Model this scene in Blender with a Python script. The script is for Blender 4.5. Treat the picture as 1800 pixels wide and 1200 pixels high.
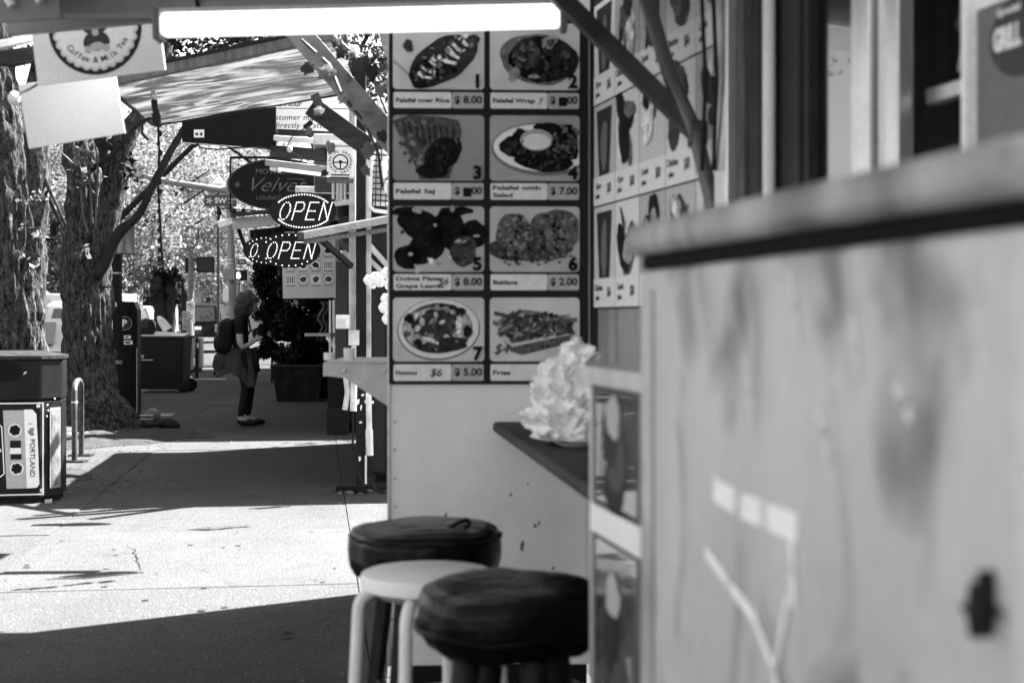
import bpy, math, random
import numpy as np
from mathutils import Vector, Matrix, noise
for _o in list(bpy.data.objects): bpy.data.objects.remove(_o)
SC = bpy.context.scene
COL = SC.collection
PI = math.pi
R = math.radians
# ------------------------------------------------------------------ camera
FPX, HZ, EYE = 2500.0, 560.0, 1.32          # focal length in pixels of an 1800 px wide frame, horizon row, eye height
cam = bpy.data.cameras.new('camera')
cam.sensor_width = 36; cam.lens = 50
cam.shift_y = (HZ-600)/1800.0
cam.clip_start = .05; cam.clip_end = 2000
cam.dof.use_dof = True; cam.dof.focus_distance = 13.5; cam.dof.aperture_fstop = 3.7
camo = bpy.data.objects.new('camera', cam); COL.objects.link(camo)
camo.location = (0, 0, EYE); camo.rotation_euler = (R(90), 0, 0)
SC.camera = camo
# ------------------------------------------------------------------ sky, sun, exposure
SUN_EL = R(52); AZ = math.atan2(.837, .547)
SUNV = Vector((math.sin(AZ)*math.cos(SUN_EL), math.cos(AZ)*math.cos(SUN_EL), math.sin(SUN_EL)))
w = bpy.data.worlds.new('World'); SC.world = w; w.use_nodes = True
nt = w.node_tree; bgn = nt.nodes['Background']
sky = nt.nodes.new('ShaderNodeTexSky'); sky.sky_type = 'NISHITA'; sky.sun_disc = False
sky.sun_elevation = SUN_EL; sky.sun_rotation = AZ; sky.dust_density = 2.0
bw = nt.nodes.new('ShaderNodeRGBToBW')
nt.links.new(sky.outputs[0], bw.inputs[0]); nt.links.new(bw.outputs[0], bgn.inputs[0])
bgn.inputs[1].default_value = .056
sl = bpy.data.lights.new('sun', 'SUN'); sl.energy = 5.0; sl.angle = R(.5); sl.color = (1, 1, 1)
so = bpy.data.objects.new('sun', sl); COL.objects.link(so)
so.rotation_euler = (-SUNV).to_track_quat('-Z', 'Y').to_euler(); so.location = (8, 6, 14)
SC.view_settings.view_transform = 'Standard'; SC.view_settings.look = 'None'
SC.view_settings.exposure = 3.42; SC.view_settings.gamma = 1
SC.render.engine = 'CYCLES'
SC.cycles.max_bounces = 8; SC.cycles.diffuse_bounces = 4; SC.cycles.transparent_max_bounces = 12
SC.cycles.caustics_reflective = False; SC.cycles.caustics_refractive = False
SC.cycles.sample_clamp_indirect = 6
# ------------------------------------------------------------------ helpers: places
HEAD = R(7.8)                                # the pavement runs 7.8 degrees to the left of the view
SD = Vector((-math.sin(HEAD), math.cos(HEAD), 0)); SP = Vector((math.cos(HEAD), math.sin(HEAD), 0))
def gz(v): return max(0.0, v-45)*.005
def S(u, v, z=0.0): return SP*u + SD*v + Vector((0, 0, z))
def P(px, py, d): return Vector(((px-900)/FPX*d, d, EYE+(HZ-py)/FPX*d))
def G(px, py):
    d = EYE*FPX/(py-HZ); return Vector(((px-900)/FPX*d, d, 0))
def face(p, yaw=0.0, roll=0.0, pitch=0.0):
    """frame of an upright sheet that looks back along the pavement: X right, Y up, Z towards the viewer"""
    m = Matrix(((1, 0, 0, 0), (0, 0, -1, 0), (0, 1, 0, 0), (0, 0, 0, 1)))
    return Matrix.Translation(p) @ Matrix.Rotation(yaw, 4, 'Z') @ m @ Matrix.Rotation(pitch, 4, 'X') @ Matrix.Rotation(roll, 4, 'Z')
def frame(o, ex, ey):
    ex = Vector(ex).normalized(); ey = Vector(ey); ez = ex.cross(ey).normalized(); ey = ez.cross(ex)
    m = Matrix.Identity(4)
    for i in range(3): m[i][0], m[i][1], m[i][2], m[i][3] = ex[i], ey[i], ez[i], o[i]
    return m
# ------------------------------------------------------------------ helpers: materials (all neutral: the photograph is black and white)
MATS = {}
def M(name, v, rough=.6, metal=0.0, var=.18, scale=6.0, bump=0.0, bscale=60.0, spec=.12, stretch=(1, 1, 1), rnd=0.0, fine=.1, emit=0.0,
      specks=0.0, coat=0.0, streak=0.0, agg=0.0, blotch=0.0):
    if name in MATS: return MATS[name]
    m = bpy.data.materials.new(name); m.use_nodes = True; t = m.node_tree; N = t.nodes; L = t.links
    b = N['Principled BSDF']
    b.inputs['Roughness'].default_value = rough; b.inputs['Metallic'].default_value = metal
    b.inputs['Specular IOR Level'].default_value = spec; b.inputs['Coat Weight'].default_value = coat
    tc = N.new('ShaderNodeTexCoord'); mp = N.new('ShaderNodeMapping'); mp.inputs['Scale'].default_value = stretch
    L.new(tc.outputs['Object'], mp.inputs['Vector'])
    src = mp.outputs[0]
    if rnd:
        oi = N.new('ShaderNodeObjectInfo'); va = N.new('ShaderNodeVectorMath'); va.operation = 'MULTIPLY_ADD'
        L.new(src, va.inputs[0]); va.inputs[1].default_value = (1, 1, 1)
        ml = N.new('ShaderNodeMath'); ml.operation = 'MULTIPLY'; ml.inputs[1].default_value = 37.0
        L.new(oi.outputs['Random'], ml.inputs[0]); L.new(ml.outputs[0], va.inputs[2]); src = va.outputs[0]
    n1 = N.new('ShaderNodeTexNoise'); n1.inputs['Scale'].default_value = scale; n1.inputs['Detail'].default_value = 6; n1.inputs['Roughness'].default_value = .6
    L.new(src, n1.inputs['Vector'])
    r1 = N.new('ShaderNodeMapRange'); r1.inputs[1].default_value = .3; r1.inputs[2].default_value = .7
    r1.inputs[3].default_value = v*(1-var); r1.inputs[4].default_value = v*(1+var)
    L.new(n1.outputs[0], r1.inputs[0]); out = r1.outputs[0]
    def mul(a, bsock):
        k = N.new('ShaderNodeMath'); k.operation = 'MULTIPLY'; L.new(a, k.inputs[0]); L.new(bsock, k.inputs[1]); return k.outputs[0]
    if fine:
        n2 = N.new('ShaderNodeTexNoise'); n2.inputs['Scale'].default_value = bscale*2; n2.inputs['Detail'].default_value = 3
        L.new(src, n2.inputs['Vector']); r2 = N.new('ShaderNodeMapRange'); r2.inputs[1].default_value = .3; r2.inputs[2].default_value = .7
        r2.inputs[3].default_value = 1-fine; r2.inputs[4].default_value = 1+fine
        L.new(n2.outputs[0], r2.inputs[0]); out = mul(out, r2.outputs[0])
    if streak:
        m3 = N.new('ShaderNodeMapping'); m3.inputs['Scale'].default_value = (9, 9, .7); L.new(tc.outputs['Object'], m3.inputs['Vector'])
        n3 = N.new('ShaderNodeTexNoise'); n3.inputs['Scale'].default_value = 1.3; n3.inputs['Detail'].default_value = 5
        L.new(m3.outputs[0], n3.inputs['Vector']); r3 = N.new('ShaderNodeMapRange'); r3.inputs[1].default_value = .35; r3.inputs[2].default_value = .65
        r3.inputs[3].default_value = 1-streak; r3.inputs[4].default_value = 1+streak*.4
        L.new(n3.outputs[0], r3.inputs[0]); out = mul(out, r3.outputs[0])
    if agg:
        vo = N.new('ShaderNodeTexVoronoi'); vo.inputs['Scale'].default_value = 48; L.new(src, vo.inputs['Vector'])
        wn = N.new('ShaderNodeMath'); wn.operation = 'LESS_THAN'; wn.inputs[1].default_value = .23; L.new(vo.outputs['Distance'], wn.inputs[0])
        sp_ = N.new('ShaderNodeSeparateColor'); L.new(vo.outputs['Color'], sp_.inputs[0])
        gt = N.new('ShaderNodeMapRange'); gt.inputs[1].default_value = .8; gt.inputs[2].default_value = 1.0; gt.inputs[3].default_value = 0; gt.inputs[4].default_value = agg; L.new(sp_.outputs[0], gt.inputs[0])
        pm = mul(wn.outputs[0], gt.outputs[0]); ad = N.new('ShaderNodeMath'); ad.inputs[1].default_value = 1; L.new(pm, ad.inputs[0]); out = mul(out, ad.outputs[0])
        n7 = N.new('ShaderNodeTexNoise'); n7.inputs['Scale'].default_value = 5.5; n7.inputs['Detail'].default_value = 8; n7.inputs['Roughness'].default_value = .75; L.new(src, n7.inputs['Vector'])
        r7 = N.new('ShaderNodeMapRange'); r7.inputs[1].default_value = .55; r7.inputs[2].default_value = .7; r7.inputs[3].default_value = 1; r7.inputs[4].default_value = .78; L.new(n7.outputs[0], r7.inputs[0]); out = mul(out, r7.outputs[0])
    if blotch:
        n8 = N.new('ShaderNodeTexNoise'); n8.inputs['Scale'].default_value = 5.0; n8.inputs['Detail'].default_value = 3; n8.inputs['Distortion'].default_value = .6
        m8 = N.new('ShaderNodeMapping'); m8.inputs['Scale'].default_value = (1.3, 1.3, .8); L.new(tc.outputs['Object'], m8.inputs['Vector']); L.new(m8.outputs[0], n8.inputs['Vector'])
        r8 = N.new('ShaderNodeMapRange'); r8.inputs[1].default_value = .5; r8.inputs[2].default_value = .68; r8.inputs[3].default_value = 1; r8.inputs[4].default_value = 1-blotch; L.new(n8.outputs[0], r8.inputs[0]); out = mul(out, r8.outputs[0])
    if specks:
        vo = N.new('ShaderNodeTexVoronoi'); vo.inputs['Scale'].default_value = 11; L.new(src, vo.inputs['Vector'])
        n4 = N.new('ShaderNodeTexNoise'); n4.inputs['Scale'].default_value = 5; L.new(src, n4.inputs['Vector'])
        r5 = N.new('ShaderNodeMapRange'); r5.inputs[1].default_value = .43; r5.inputs[2].default_value = .75; r5.inputs[3].default_value = 0; r5.inputs[4].default_value = .17
        L.new(n4.outputs[0], r5.inputs[0])
        lt = N.new('ShaderNodeMath'); lt.operation = 'LESS_THAN'; L.new(vo.outputs['Distance'], lt.inputs[0]); L.new(r5.outputs[0], lt.inputs[1])
        r4 = N.new('ShaderNodeMapRange'); r4.inputs[3].default_value = 1; r4.inputs[4].default_value = 1-specks
        L.new(lt.outputs[0], r4.inputs[0]); out = mul(out, r4.outputs[0])
    if rnd:
        r6 = N.new('ShaderNodeMapRange'); r6.inputs[3].default_value = 1-rnd; r6.inputs[4].default_value = 1+rnd
        L.new(oi.outputs['Random'], r6.inputs[0]); out = mul(out, r6.outputs[0])
    L.new(out, b.inputs['Base Color'])
    if bump:
        nb = N.new('ShaderNodeTexNoise'); nb.inputs['Scale'].default_value = bscale; nb.inputs['Detail'].default_value = 5
        L.new(src, nb.inputs['Vector']); bm = N.new('ShaderNodeBump'); bm.inputs['Strength'].default_value = bump; bm.inputs['Distance'].default_value = .02
        L.new(nb.outputs[0], bm.inputs['Height']); L.new(bm.outputs[0], b.inputs['Normal'])
    if emit:
        b.inputs['Emission Color'].default_value = (1, 1, 1, 1); b.inputs['Emission Strength'].default_value = emit
    MATS[name] = m
    return m
def leafmat(name, v, tr=.5, rough=.5):
    m = bpy.data.materials.new(name); m.use_nodes = True; t = m.node_tree; N = t.nodes; L = t.links
    b = N['Principled BSDF']; b.inputs['Roughness'].default_value = rough; b.inputs['Specular IOR Level'].default_value = .08
    g = N.new('ShaderNodeNewGeometry'); r = N.new('ShaderNodeMapRange'); r.inputs[3].default_value = v*.55; r.inputs[4].default_value = v*1.5
    L.new(g.outputs['Random Per Island'], r.inputs[0]); L.new(r.outputs[0], b.inputs['Base Color'])
    tl = N.new('ShaderNodeBsdfTranslucent'); L.new(r.outputs[0], tl.inputs[0])
    mx = N.new('ShaderNodeMixShader'); mx.inputs[0].default_value = tr
    L.new(b.outputs[0], mx.inputs[1]); L.new(tl.outputs[0], mx.inputs[2]); L.new(mx.outputs[0], N['Material Output'].inputs[0])
    MATS[name] = m; return m
def glassmat(name, v=.015, refl=.35, rough=.02):
    m = bpy.data.materials.new(name); m.use_nodes = True; t = m.node_tree; N = t.nodes; L = t.links
    b = N['Principled BSDF']; b.inputs['Base Color'].default_value = (v, v, v, 1); b.inputs['Roughness'].default_value = .2
    n = N.new('ShaderNodeTexNoise'); n.inputs['Scale'].default_value = 3; rr = N.new('ShaderNodeMapRange'); rr.inputs[3].default_value = rough*.6; rr.inputs[4].default_value = rough*1.6
    L.new(n.outputs[0], rr.inputs[0])
    gl = N.new('ShaderNodeBsdfGlossy'); gl.inputs[0].default_value = (.9, .9, .9, 1); L.new(rr.outputs[0], gl.inputs['Roughness'])
    mx = N.new('ShaderNodeMixShader'); mx.inputs[0].default_value = refl
    L.new(b.outputs[0], mx.inputs[1]); L.new(gl.outputs[0], mx.inputs[2]); L.new(mx.outputs[0], N['Material Output'].inputs[0])
    MATS[name] = m; return m
def g(v, **k):
    """printed ink / plain paint of grey value v"""
    v = min(.85, v*1.35) if v > .25 else v*(.5+2.0*v)
    return M('print_%03d' % round(v*1000), v, rough=.5, var=.1, scale=60, fine=.05, bscale=300, spec=.05, **k)
def gd(v):
    v2 = v*(.42+1.5*v)
    return M('photo_ink_%03d' % round(v*1000), v2, rough=.5, var=.6, scale=38, fine=.3, bscale=70, spec=.04)
# ------------------------------------------------------------------ helpers: mesh
class MB:
    def __init__(s): s.v = []; s.f = []; s.m = []; s.T = Matrix.Identity(4); s.slot = 0
    def add(s, vs, fs, T=None):
        T = s.T if T is None else s.T @ T
        n = len(s.v); s.v += [T @ Vector(p) for p in vs]
        for f in fs: s.f.append([i+n for i in f]); s.m.append(s.slot)
        return s
    def box(s, c, d, T=None):
        x, y, z = c; a, b, e = d[0]/2, d[1]/2, d[2]/2
        vs = [(x+i*a, y+j*b, z+k*e) for i in (-1, 1) for j in (-1, 1) for k in (-1, 1)]
        return s.add(vs, [(0, 1, 3, 2), (4, 6, 7, 5), (0, 4, 5, 1), (2, 3, 7, 6), (0, 2, 6, 4), (1, 5, 7, 3)], T)
    def bx(s, x0, x1, y0, y1, z0, z1, T=None): return s.box(((x0+x1)/2, (y0+y1)/2, (z0+z1)/2), (x1-x0, y1-y0, z1-z0), T)
    def prism(s, pts, z0, z1, T=None):
        n = len(pts); vs = [(p[0], p[1], z0) for p in pts]+[(p[0], p[1], z1) for p in pts]
        fs = [list(range(n))[::-1], list(range(n, 2*n))]+[(i, (i+1) % n, n+(i+1) % n, n+i) for i in range(n)]
        return s.add(vs, fs, T)
    def sheet(s, pts, z=0.0, T=None): return s.add([(p[0], p[1], z) for p in pts], [list(range(len(pts)))], T)
    def tube(s, pts, r, n=10, caps=True, T=None, sq=1.0):
        pts = [Vector(p) for p in pts]; k = len(pts); rs = r if isinstance(r, (list, tuple)) else [r]*k
        vs = []; up = None
        for i in range(k):
            d = (pts[min(i+1, k-1)]-pts[max(i-1, 0)])
            d = d.normalized() if d.length > 1e-9 else Vector((0, 0, 1))
            if up is None:
                up = Vector((0, 0, 1)) if abs(d.z) < .9 else Vector((0, 1, 0))
            a = d.cross(up)
            if a.length < 1e-6: a = d.orthogonal()
            a.normalize(); b = a.cross(d).normalized(); up = b
            for j in range(n):
                t = 2*PI*j/n+PI/n; vs.append(pts[i]+(a*math.cos(t)+b*math.sin(t)*sq)*rs[i])
        fs = [(i*n+j, i*n+(j+1) % n, (i+1)*n+(j+1) % n, (i+1)*n+j) for i in range(k-1) for j in range(n)]
        if caps: fs += [list(range(n))[::-1], list(range((k-1)*n, k*n))]
        return s.add(vs, fs, T)
    def bar(s, a, b, wd, th, side=(0, 0, 1), T=None):
        """rectangular bar from a to b, th measured along side, wd across"""
        a = Vector(a); b = Vector(b); d = (b-a).normalized(); sd = Vector(side); wv = d.cross(sd)
        if wv.length < 1e-6: wv = d.orthogonal()
        wv.normalize(); sd = wv.cross(d).normalized()
        vs = [p+wv*i*wd/2+sd*j*th/2 for p in (a, b) for i, j in ((-1, -1), (1, -1), (1, 1), (-1, 1))]
        return s.add(vs, [(3, 2, 1, 0), (4, 5, 6, 7), (0, 1, 5, 4), (1, 2, 6, 5), (2, 3, 7, 6), (3, 0, 4, 7)], T)
    def lathe(s, prof, n=24, T=None, wob=None):
        vs = []
        for i, (r, z) in enumerate(prof):
            for j in range(n):
                t = 2*PI*j/n; q = wob(t, r, z) if wob else 1.0
                vs.append((r*q*math.cos(t), r*q*math.sin(t), z))
        k = len(prof)
        fs = [(i*n+j, i*n+(j+1) % n, (i+1)*n+(j+1) % n, (i+1)*n+j) for i in range(k-1) for j in range(n)]
        fs += [list(range(n))[::-1], list(range((k-1)*n, k*n))]
        return s.add(vs, fs, T)
    def ball(s, c, r, n=10, T=None, sc=(1, 1, 1)):
        pr = [(max(1e-4, math.sin(PI*i/n)), -math.cos(PI*i/n)) for i in range(n+1)]
        Q = Matrix.Translation(c) @ Matrix.Diagonal((r*sc[0], r*sc[1], r*sc[2], 1))
        return s.lathe(pr, n*2, Q if T is None else T @ Q)
WM = {}
def root_of(o):
    while o.parent: o = o.parent
    return o
def build(name, mb, mat, parent=None, world=True, smooth=False, bevel=0.0, kind=None, label=None, tagv=None, seg=2):
    """one mesh object; vertices given in world space (world=True) or in the thing's own space"""
    me = bpy.data.meshes.new(name)
    vs = mb.v
    loc = Vector((0, 0, 0))
    if parent is not None:
        if world:
            I = WM[root_of(parent)].inverted(); vs = [I @ p for p in vs]
    elif vs:
        a = np.array([tuple(p) for p in vs]); loc = Vector(((a[:, 0].min()+a[:, 0].max())/2, (a[:, 1].min()+a[:, 1].max())/2, a[:, 2].min()))
        vs = [p-loc for p in vs]
    me.from_pydata([tuple(p) for p in vs], [], mb.f)
    for mm in (mat if isinstance(mat, (list, tuple)) else [mat]): me.materials.append(mm)
    if isinstance(mat, (list, tuple)): me.polygons.foreach_set('material_index', mb.m)
    me.update()
    o = bpy.data.objects.new(name, me); COL.objects.link(o)
    if parent is not None: o.parent = parent
    else: o.location = loc; WM[o] = Matrix.Translation(loc)
    if smooth:
        me.polygons.foreach_set('use_smooth', [True]*len(me.polygons))
        if smooth != 'all': me.set_sharp_from_angle(angle=R(40))
    if bevel:
        bv = o.modifiers.new('bevel', 'BEVEL'); bv.width = bevel; bv.segments = seg; bv.limit_method = 'ANGLE'; bv.angle_limit = R(35)
    if kind: o['kind'] = kind
    if label: o['label'] = label
    if tagv: tag(o, *tagv)
    return o
def tag(o, label, cat, group=None):
    o['label'] = label; o['category'] = cat
    if group: o['group'] = group
    return o
def thing(name, label, cat, loc, rz=0.0, group=None):
    o = bpy.data.objects.new(name, None); COL.objects.link(o); o.empty_display_size = .1
    o.location = loc; o.rotation_euler = (0, 0, rz)
    WM[o] = Matrix.Translation(Vector(loc)) @ Matrix.Rotation(rz, 4, 'Z')
    return tag(o, label, cat, group)
def shared(name, src, parent, M4=None):
    o = bpy.data.objects.new(name, src.data); COL.objects.link(o); o.parent = parent
    if M4 is not None: o.matrix_basis = M4
    return o
def copy_tree(o, parent=None):
    c = o.copy(); COL.objects.link(c); c.parent = parent
    for ch in list(o.children): copy_tree(ch, c)
    return c
def copy_thing(o, loc, rz, label, sc=1.0):
    c = copy_tree(o); c.location = loc; c.rotation_euler = (0, 0, rz); c.scale = (sc, sc, sc); c['label'] = label; return c
TXT = {}
def textpts(s, shear=0.0, bold=0.0, space=1.0):
    k = (s, shear, bold, space)
    if k not in TXT:
        cu = bpy.data.curves.new('lettering', 'FONT'); cu.body = s; cu.size = 1; cu.shear = shear; cu.offset = bold; cu.space_character = space
        cu.align_x = 'CENTER'; cu.align_y = 'CENTER'; cu.resolution_u = 3; cu.extrude = .01
        ob = bpy.data.objects.new('lettering', cu); me = ob.to_mesh()
        TXT[k] = ([v.co.copy() for v in me.vertices], [list(p.vertices) for p in me.polygons])
        ob.to_mesh_clear(); bpy.data.objects.remove(ob); bpy.data.curves.remove(cu)
    return TXT[k]
def txt(mb, s, x, y, size, T, z=.001, shear=0.0, bold=0.0, rot=0.0, width=None, space=1.0, hs=1.0):
    vs, fs = textpts(s, shear, bold, space)
    sx = size*hs
    if width:
        xs = [v.x for v in vs]; sx = width/(max(xs)-min(xs))
    mb.add(vs, fs, T @ Matrix.Translation((x, y, z)) @ Matrix.Rotation(rot, 4, 'Z') @ Matrix.Diagonal((sx, size, .04, 1)))
def arctext(mb, s, cx, cy, r, a0, a1, size, T, z=.001, inward=False, bold=0.0):
    """letters set round a circle from angle a0 to a1 (degrees)"""
    n = len(s)
    for i, ch in enumerate(s):
        if ch == ' ': continue
        a = R(a0+(a1-a0)*(i/(n-1) if n > 1 else .5))
        txt(mb, ch, cx+r*math.cos(a), cy+r*math.sin(a), size, T, z=z, rot=a+PI/2 if inward else a-PI/2, bold=bold)
def ell(cx, cy, rx, ry, rot=0.0, n=28, wob=0.0, seed=0, sc=1.0):
    rr = random.Random(seed); ph = [rr.uniform(0, 2*PI) for _ in range(4)]; c, s_ = math.cos(R(rot)), math.sin(R(rot)); out = []
    for i in range(n):
        t = 2*PI*i/n; q = 1+wob*(math.sin(2*t+ph[0])+.7*math.sin(3*t+ph[1])+.6*math.sin(5*t+ph[2])+.4*math.sin(9*t+ph[3]))
        x, y = rx*q*math.cos(t), ry*q*math.sin(t); out.append((cx+x*c-y*s_, cy+x*s_+y*c))
    return out
def rrect(x0, y0, x1, y1, r, n=5):
    out = []
    for cx, cy, a in ((x1-r, y1-r, 0), (x0+r, y1-r, 90), (x0+r, y0+r, 180), (x1-r, y0+r, 270)):
        for i in range(n+1):
            t = R(a+90*i/n); out.append((cx+r*math.cos(t), cy+r*math.sin(t)))
    return out
def ring(mb, cx, cy, r0, r1, z0, z1, T, n=40, ry=1.0):
    vs = []
    for r, z in ((r0, z0), (r1, z0), (r1, z1), (r0, z1)):
        vs += [(cx+r*math.cos(2*PI*i/n), cy+r*ry*math.sin(2*PI*i/n), z) for i in range(n)]
    fs = [(k*n+i, k*n+(i+1) % n, ((k+1) % 4)*n+(i+1) % n, ((k+1) % 4)*n+i) for k in range(4) for i in range(n)]
    mb.add(vs, fs, T)
def stroke(mb, pts, wd, z0, z1, T):
    for a, b in zip(pts[:-1], pts[1:]):
        dx, dy = b[0]-a[0], b[1]-a[1]; l = math.hypot(dx, dy) or 1; nx, ny = -dy/l*wd/2, dx/l*wd/2; ex, ey = dx/l*wd*.42, dy/l*wd*.42
        mb.prism([(a[0]+nx-ex, a[1]+ny-ey), (a[0]-nx-ex, a[1]-ny-ey), (b[0]-nx+ex, b[1]-ny+ey), (b[0]+nx+ex, b[1]+ny+ey)], z0, z1, T)
# ------------------------------------------------------------------ common materials
asphalt = M('asphalt', .04, spec=.03, rough=.95, var=.3, scale=2.2, bump=.5, bscale=120, fine=.35)
concrete = M('pavement_concrete', .057, rough=.95, var=.1, scale=1.7, bump=.5, bscale=75, fine=.5, rnd=.1, spec=.03, agg=2.2)
kerbm = M('kerb_concrete', .1, rough=.8, var=.2, scale=3, bump=.3, bscale=90)
soil = M('soil', .03, rough=.95, var=.45, scale=9, bump=.9, bscale=45, fine=.4)
paint = M('road_paint', .3, rough=.6, var=.15, scale=5)
black = M('black_paint', .012, rough=.4, var=.25, scale=7)
blackm = M('black_matte', .012, rough=.8, var=.25, scale=9, bump=.15)
vinyl = M('black_vinyl', .004, rough=.25, var=.3, scale=12, bump=.2, bscale=20, spec=.13)
white = M('white_paint', .8, rough=.5, var=.08, scale=4, streak=.12)
whitep = M('white_print', .82, rough=.4, var=.04, scale=5, fine=.03)
offw = M('offwhite_paint', .6, rough=.55, var=.12, scale=4, streak=.25)
steel = M('steel', .55, rough=.32, metal=.9, var=.15, scale=8, bump=.05)
galv = M('galvanised', .5, rough=.45, metal=.7, var=.25, scale=14, bump=.08)
alu = M('aluminium', .62, rough=.35, metal=.75, var=.12, scale=5, streak=.2)
darkmetal = M('dark_metal', .03, rough=.4, metal=.5, var=.3, scale=12, bump=.08)
wood = M('weathered_wood', .13, rough=.75, var=.4, scale=5, stretch=(6, 6, 1), bump=.3, bscale=30)
woodl = M('pale_wood', .07, rough=.7, var=.3, scale=5, stretch=(2, 2, 2), bump=.2, bscale=30)
wooddk = M('dark_wood', .03, rough=.6, var=.45, scale=6, stretch=(1, 5, 5), bump=.25, bscale=40)
greyp = M('grey_paint', .2, rough=.5, var=.15, scale=5)
rubber = M('rubber', .012, rough=.8, var=.2)
cardb = M('grey_board', .6, rough=.6, var=.06, scale=3)
glass = glassmat('window_glass', .008, .11)
carglass = glassmat('car_glass', .012, .1)
led = M('led', .9, emit=.13, var=0, fine=0)
ledoff = M('led_dim', .7, emit=.12, var=0, fine=0)
tubeglow = M('lamp_tube', .9, emit=.12, var=0, fine=0, rough=.4)
# ================================================================== THE SETTING
def strip(name, u0, u1, v0, v1, z, mat, du=2.0, dv=4.0):
    nu = max(1, int((u1-u0)/du)); nv = max(1, int((v1-v0)/dv)); mb = MB()
    vs = [S(u0+(u1-u0)*i/nu, v0+(v1-v0)*j/nv, z+gz(v0+(v1-v0)*j/nv)) for j in range(nv+1) for i in range(nu+1)]
    mb.add(vs, [(j*(nu+1)+i, j*(nu+1)+i+1, (j+1)*(nu+1)+i+1, (j+1)*(nu+1)+i) for j in range(nv) for i in range(nu)])
    return build(name, mb, mat, kind='structure')
strip('ground', -400, 400, -60, 900, -.16, asphalt, 100, 20)
strip('road', -14, -3.26, -20, 40, -.13, asphalt, 4, 4)
strip('cross_street', -60, 60, 40.004, 58, -.128, asphalt, 20, 3)
strip('parking_lot', 1.0, 40, -12, 39, -.012, asphalt, 10, 10)
side = strip('pavement', -3.1, 1.0, -6, 39, -.02, M('joint', .04, rough=.9), 4.1, 9)
WM[side] = Matrix.Translation(side.location)
def slab_mesh(wu, lv):
    mb = MB(); mb.bx(-wu/2, wu/2, -lv/2, lv/2, -.10, 0); return mb
cols = [(-3.1, -1.62), (-1.62, .2), (.2, 1.0)]
for ci, (a, b) in enumerate(cols):
    proto = None; L_ = 1.875
    for k in range(24):
        v0 = -6+k*L_; c = S((a+b)/2, v0+L_/2, random.Random(k*3+ci).uniform(-.004, .004))
        if proto is None:
            proto = build('slab', slab_mesh(b-a-.004, L_-.004), concrete, side, world=False, bevel=.004); o = proto
        else:
            o = shared('slab', proto, side); bv = o.modifiers.new('bevel', 'BEVEL'); bv.width = .004; bv.segments = 2; bv.limit_method = 'ANGLE'
        o.matrix_basis = WM[side].inverted() @ Matrix.Translation(c) @ Matrix.Rotation(HEAD, 4, 'Z')
kerb = thing('kerb', 'concrete kerb along the left edge of the pavement', 'kerb', S(-3.18, 0, 0)); kerb['kind'] = 'structure'; del kerb['category']
kp = None
for k in range(24):
    Mk = WM[kerb].inverted() @ Matrix.Translation(S(-3.18, -5+k*1.83, -.01)) @ Matrix.Rotation(HEAD, 4, 'Z')
    if kp is None:
        mb = MB(); mb.bx(-.075, .075, -.91, .91, -.15, .012); kp = build('kerb_stone', mb, kerbm, kerb, world=False, bevel=.012); kp.matrix_basis = Mk
    else: o = shared('kerb_stone', kp, kerb, Mk)
# painted lines of the crossing
for i in range(7):
    mb = MB(); u = -9+i*1.6
    mb.add([S(u, 41.0, -.123), S(u+.6, 41.0, -.123), S(u+.6, 44.0, -.123), S(u, 44.0, -.123)], [(0, 1, 2, 3)])
    build('crossing_stripe', mb, paint, kind='structure')
# tactile pads let into the pavement
for i, (px, py, wd) in enumerate(((362, 667, .85), (290, 730, .22))):
    p = G(px, py); t = thing('tactile_pad', ['pale ribbed tactile strip in the pavement behind the wheeled bin', 'small pale slotted drain cover in the pavement by the round weight'][i], ['tactile strip', 'drain cover'][i], (p.x, p.y, .006), HEAD)
    mb = MB(); mb.bx(-wd/2, wd/2, -.3, .3, -.004, .002); build('plate', mb, M('pale_tile', .2, rough=.7), t, world=False)
    for k in range(12):
        mb = MB(); x = -wd/2+wd*(k+.5)/12; mb.bx(x-wd/48, x+wd/48, -.28, .28, .002, .008); build('rib', mb, M('pale_tile2', .25, rough=.7), t, world=False)
# soil round the street trees, dirt patch beside the litter bin
def dirt(name, c, ru, rv, h, mat, seed, flat=.3):
    mb = MB(); n = 44; rr = random.Random(seed); vs = [c+Vector((0, 0, h))]; fs = []
    rings = 10
    for i in range(1, rings+1):
        q = i/rings
        for j in range(n):
            t = 2*PI*j/n; wob = 1+.16*math.sin(3*t+seed)+.1*math.sin(7*t+2*seed)+.05*rr.uniform(-1, 1)
            p = c+SP*math.cos(t)*ru*q*wob+SD*math.sin(t)*rv*q*wob
            p.z = (h*(1-q**2)*(1+.5*noise.noise(p*4))+.02*noise.noise(p*9)*(1-q) if q < 1 else 0)+.004; vs.append(p)
    for j in range(n): fs.append((0, 1+j, 1+(j+1) % n))
    for i in range(rings-1):
        for j in range(n): fs.append((1+i*n+j, 1+(i+1)*n+j, 1+(i+1)*n+(j+1) % n, 1+i*n+(j+1) % n))
    mb.add(vs, fs); return build(name, mb, mat, smooth='all', kind='structure')
dirt('tree_pit_soil', G(205, 768), .9, 1.3, .07, soil, 1)
dirt('tree_pit_soil', S(-2.5, 12.4), .55, .9, .06, soil, 2)
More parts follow.
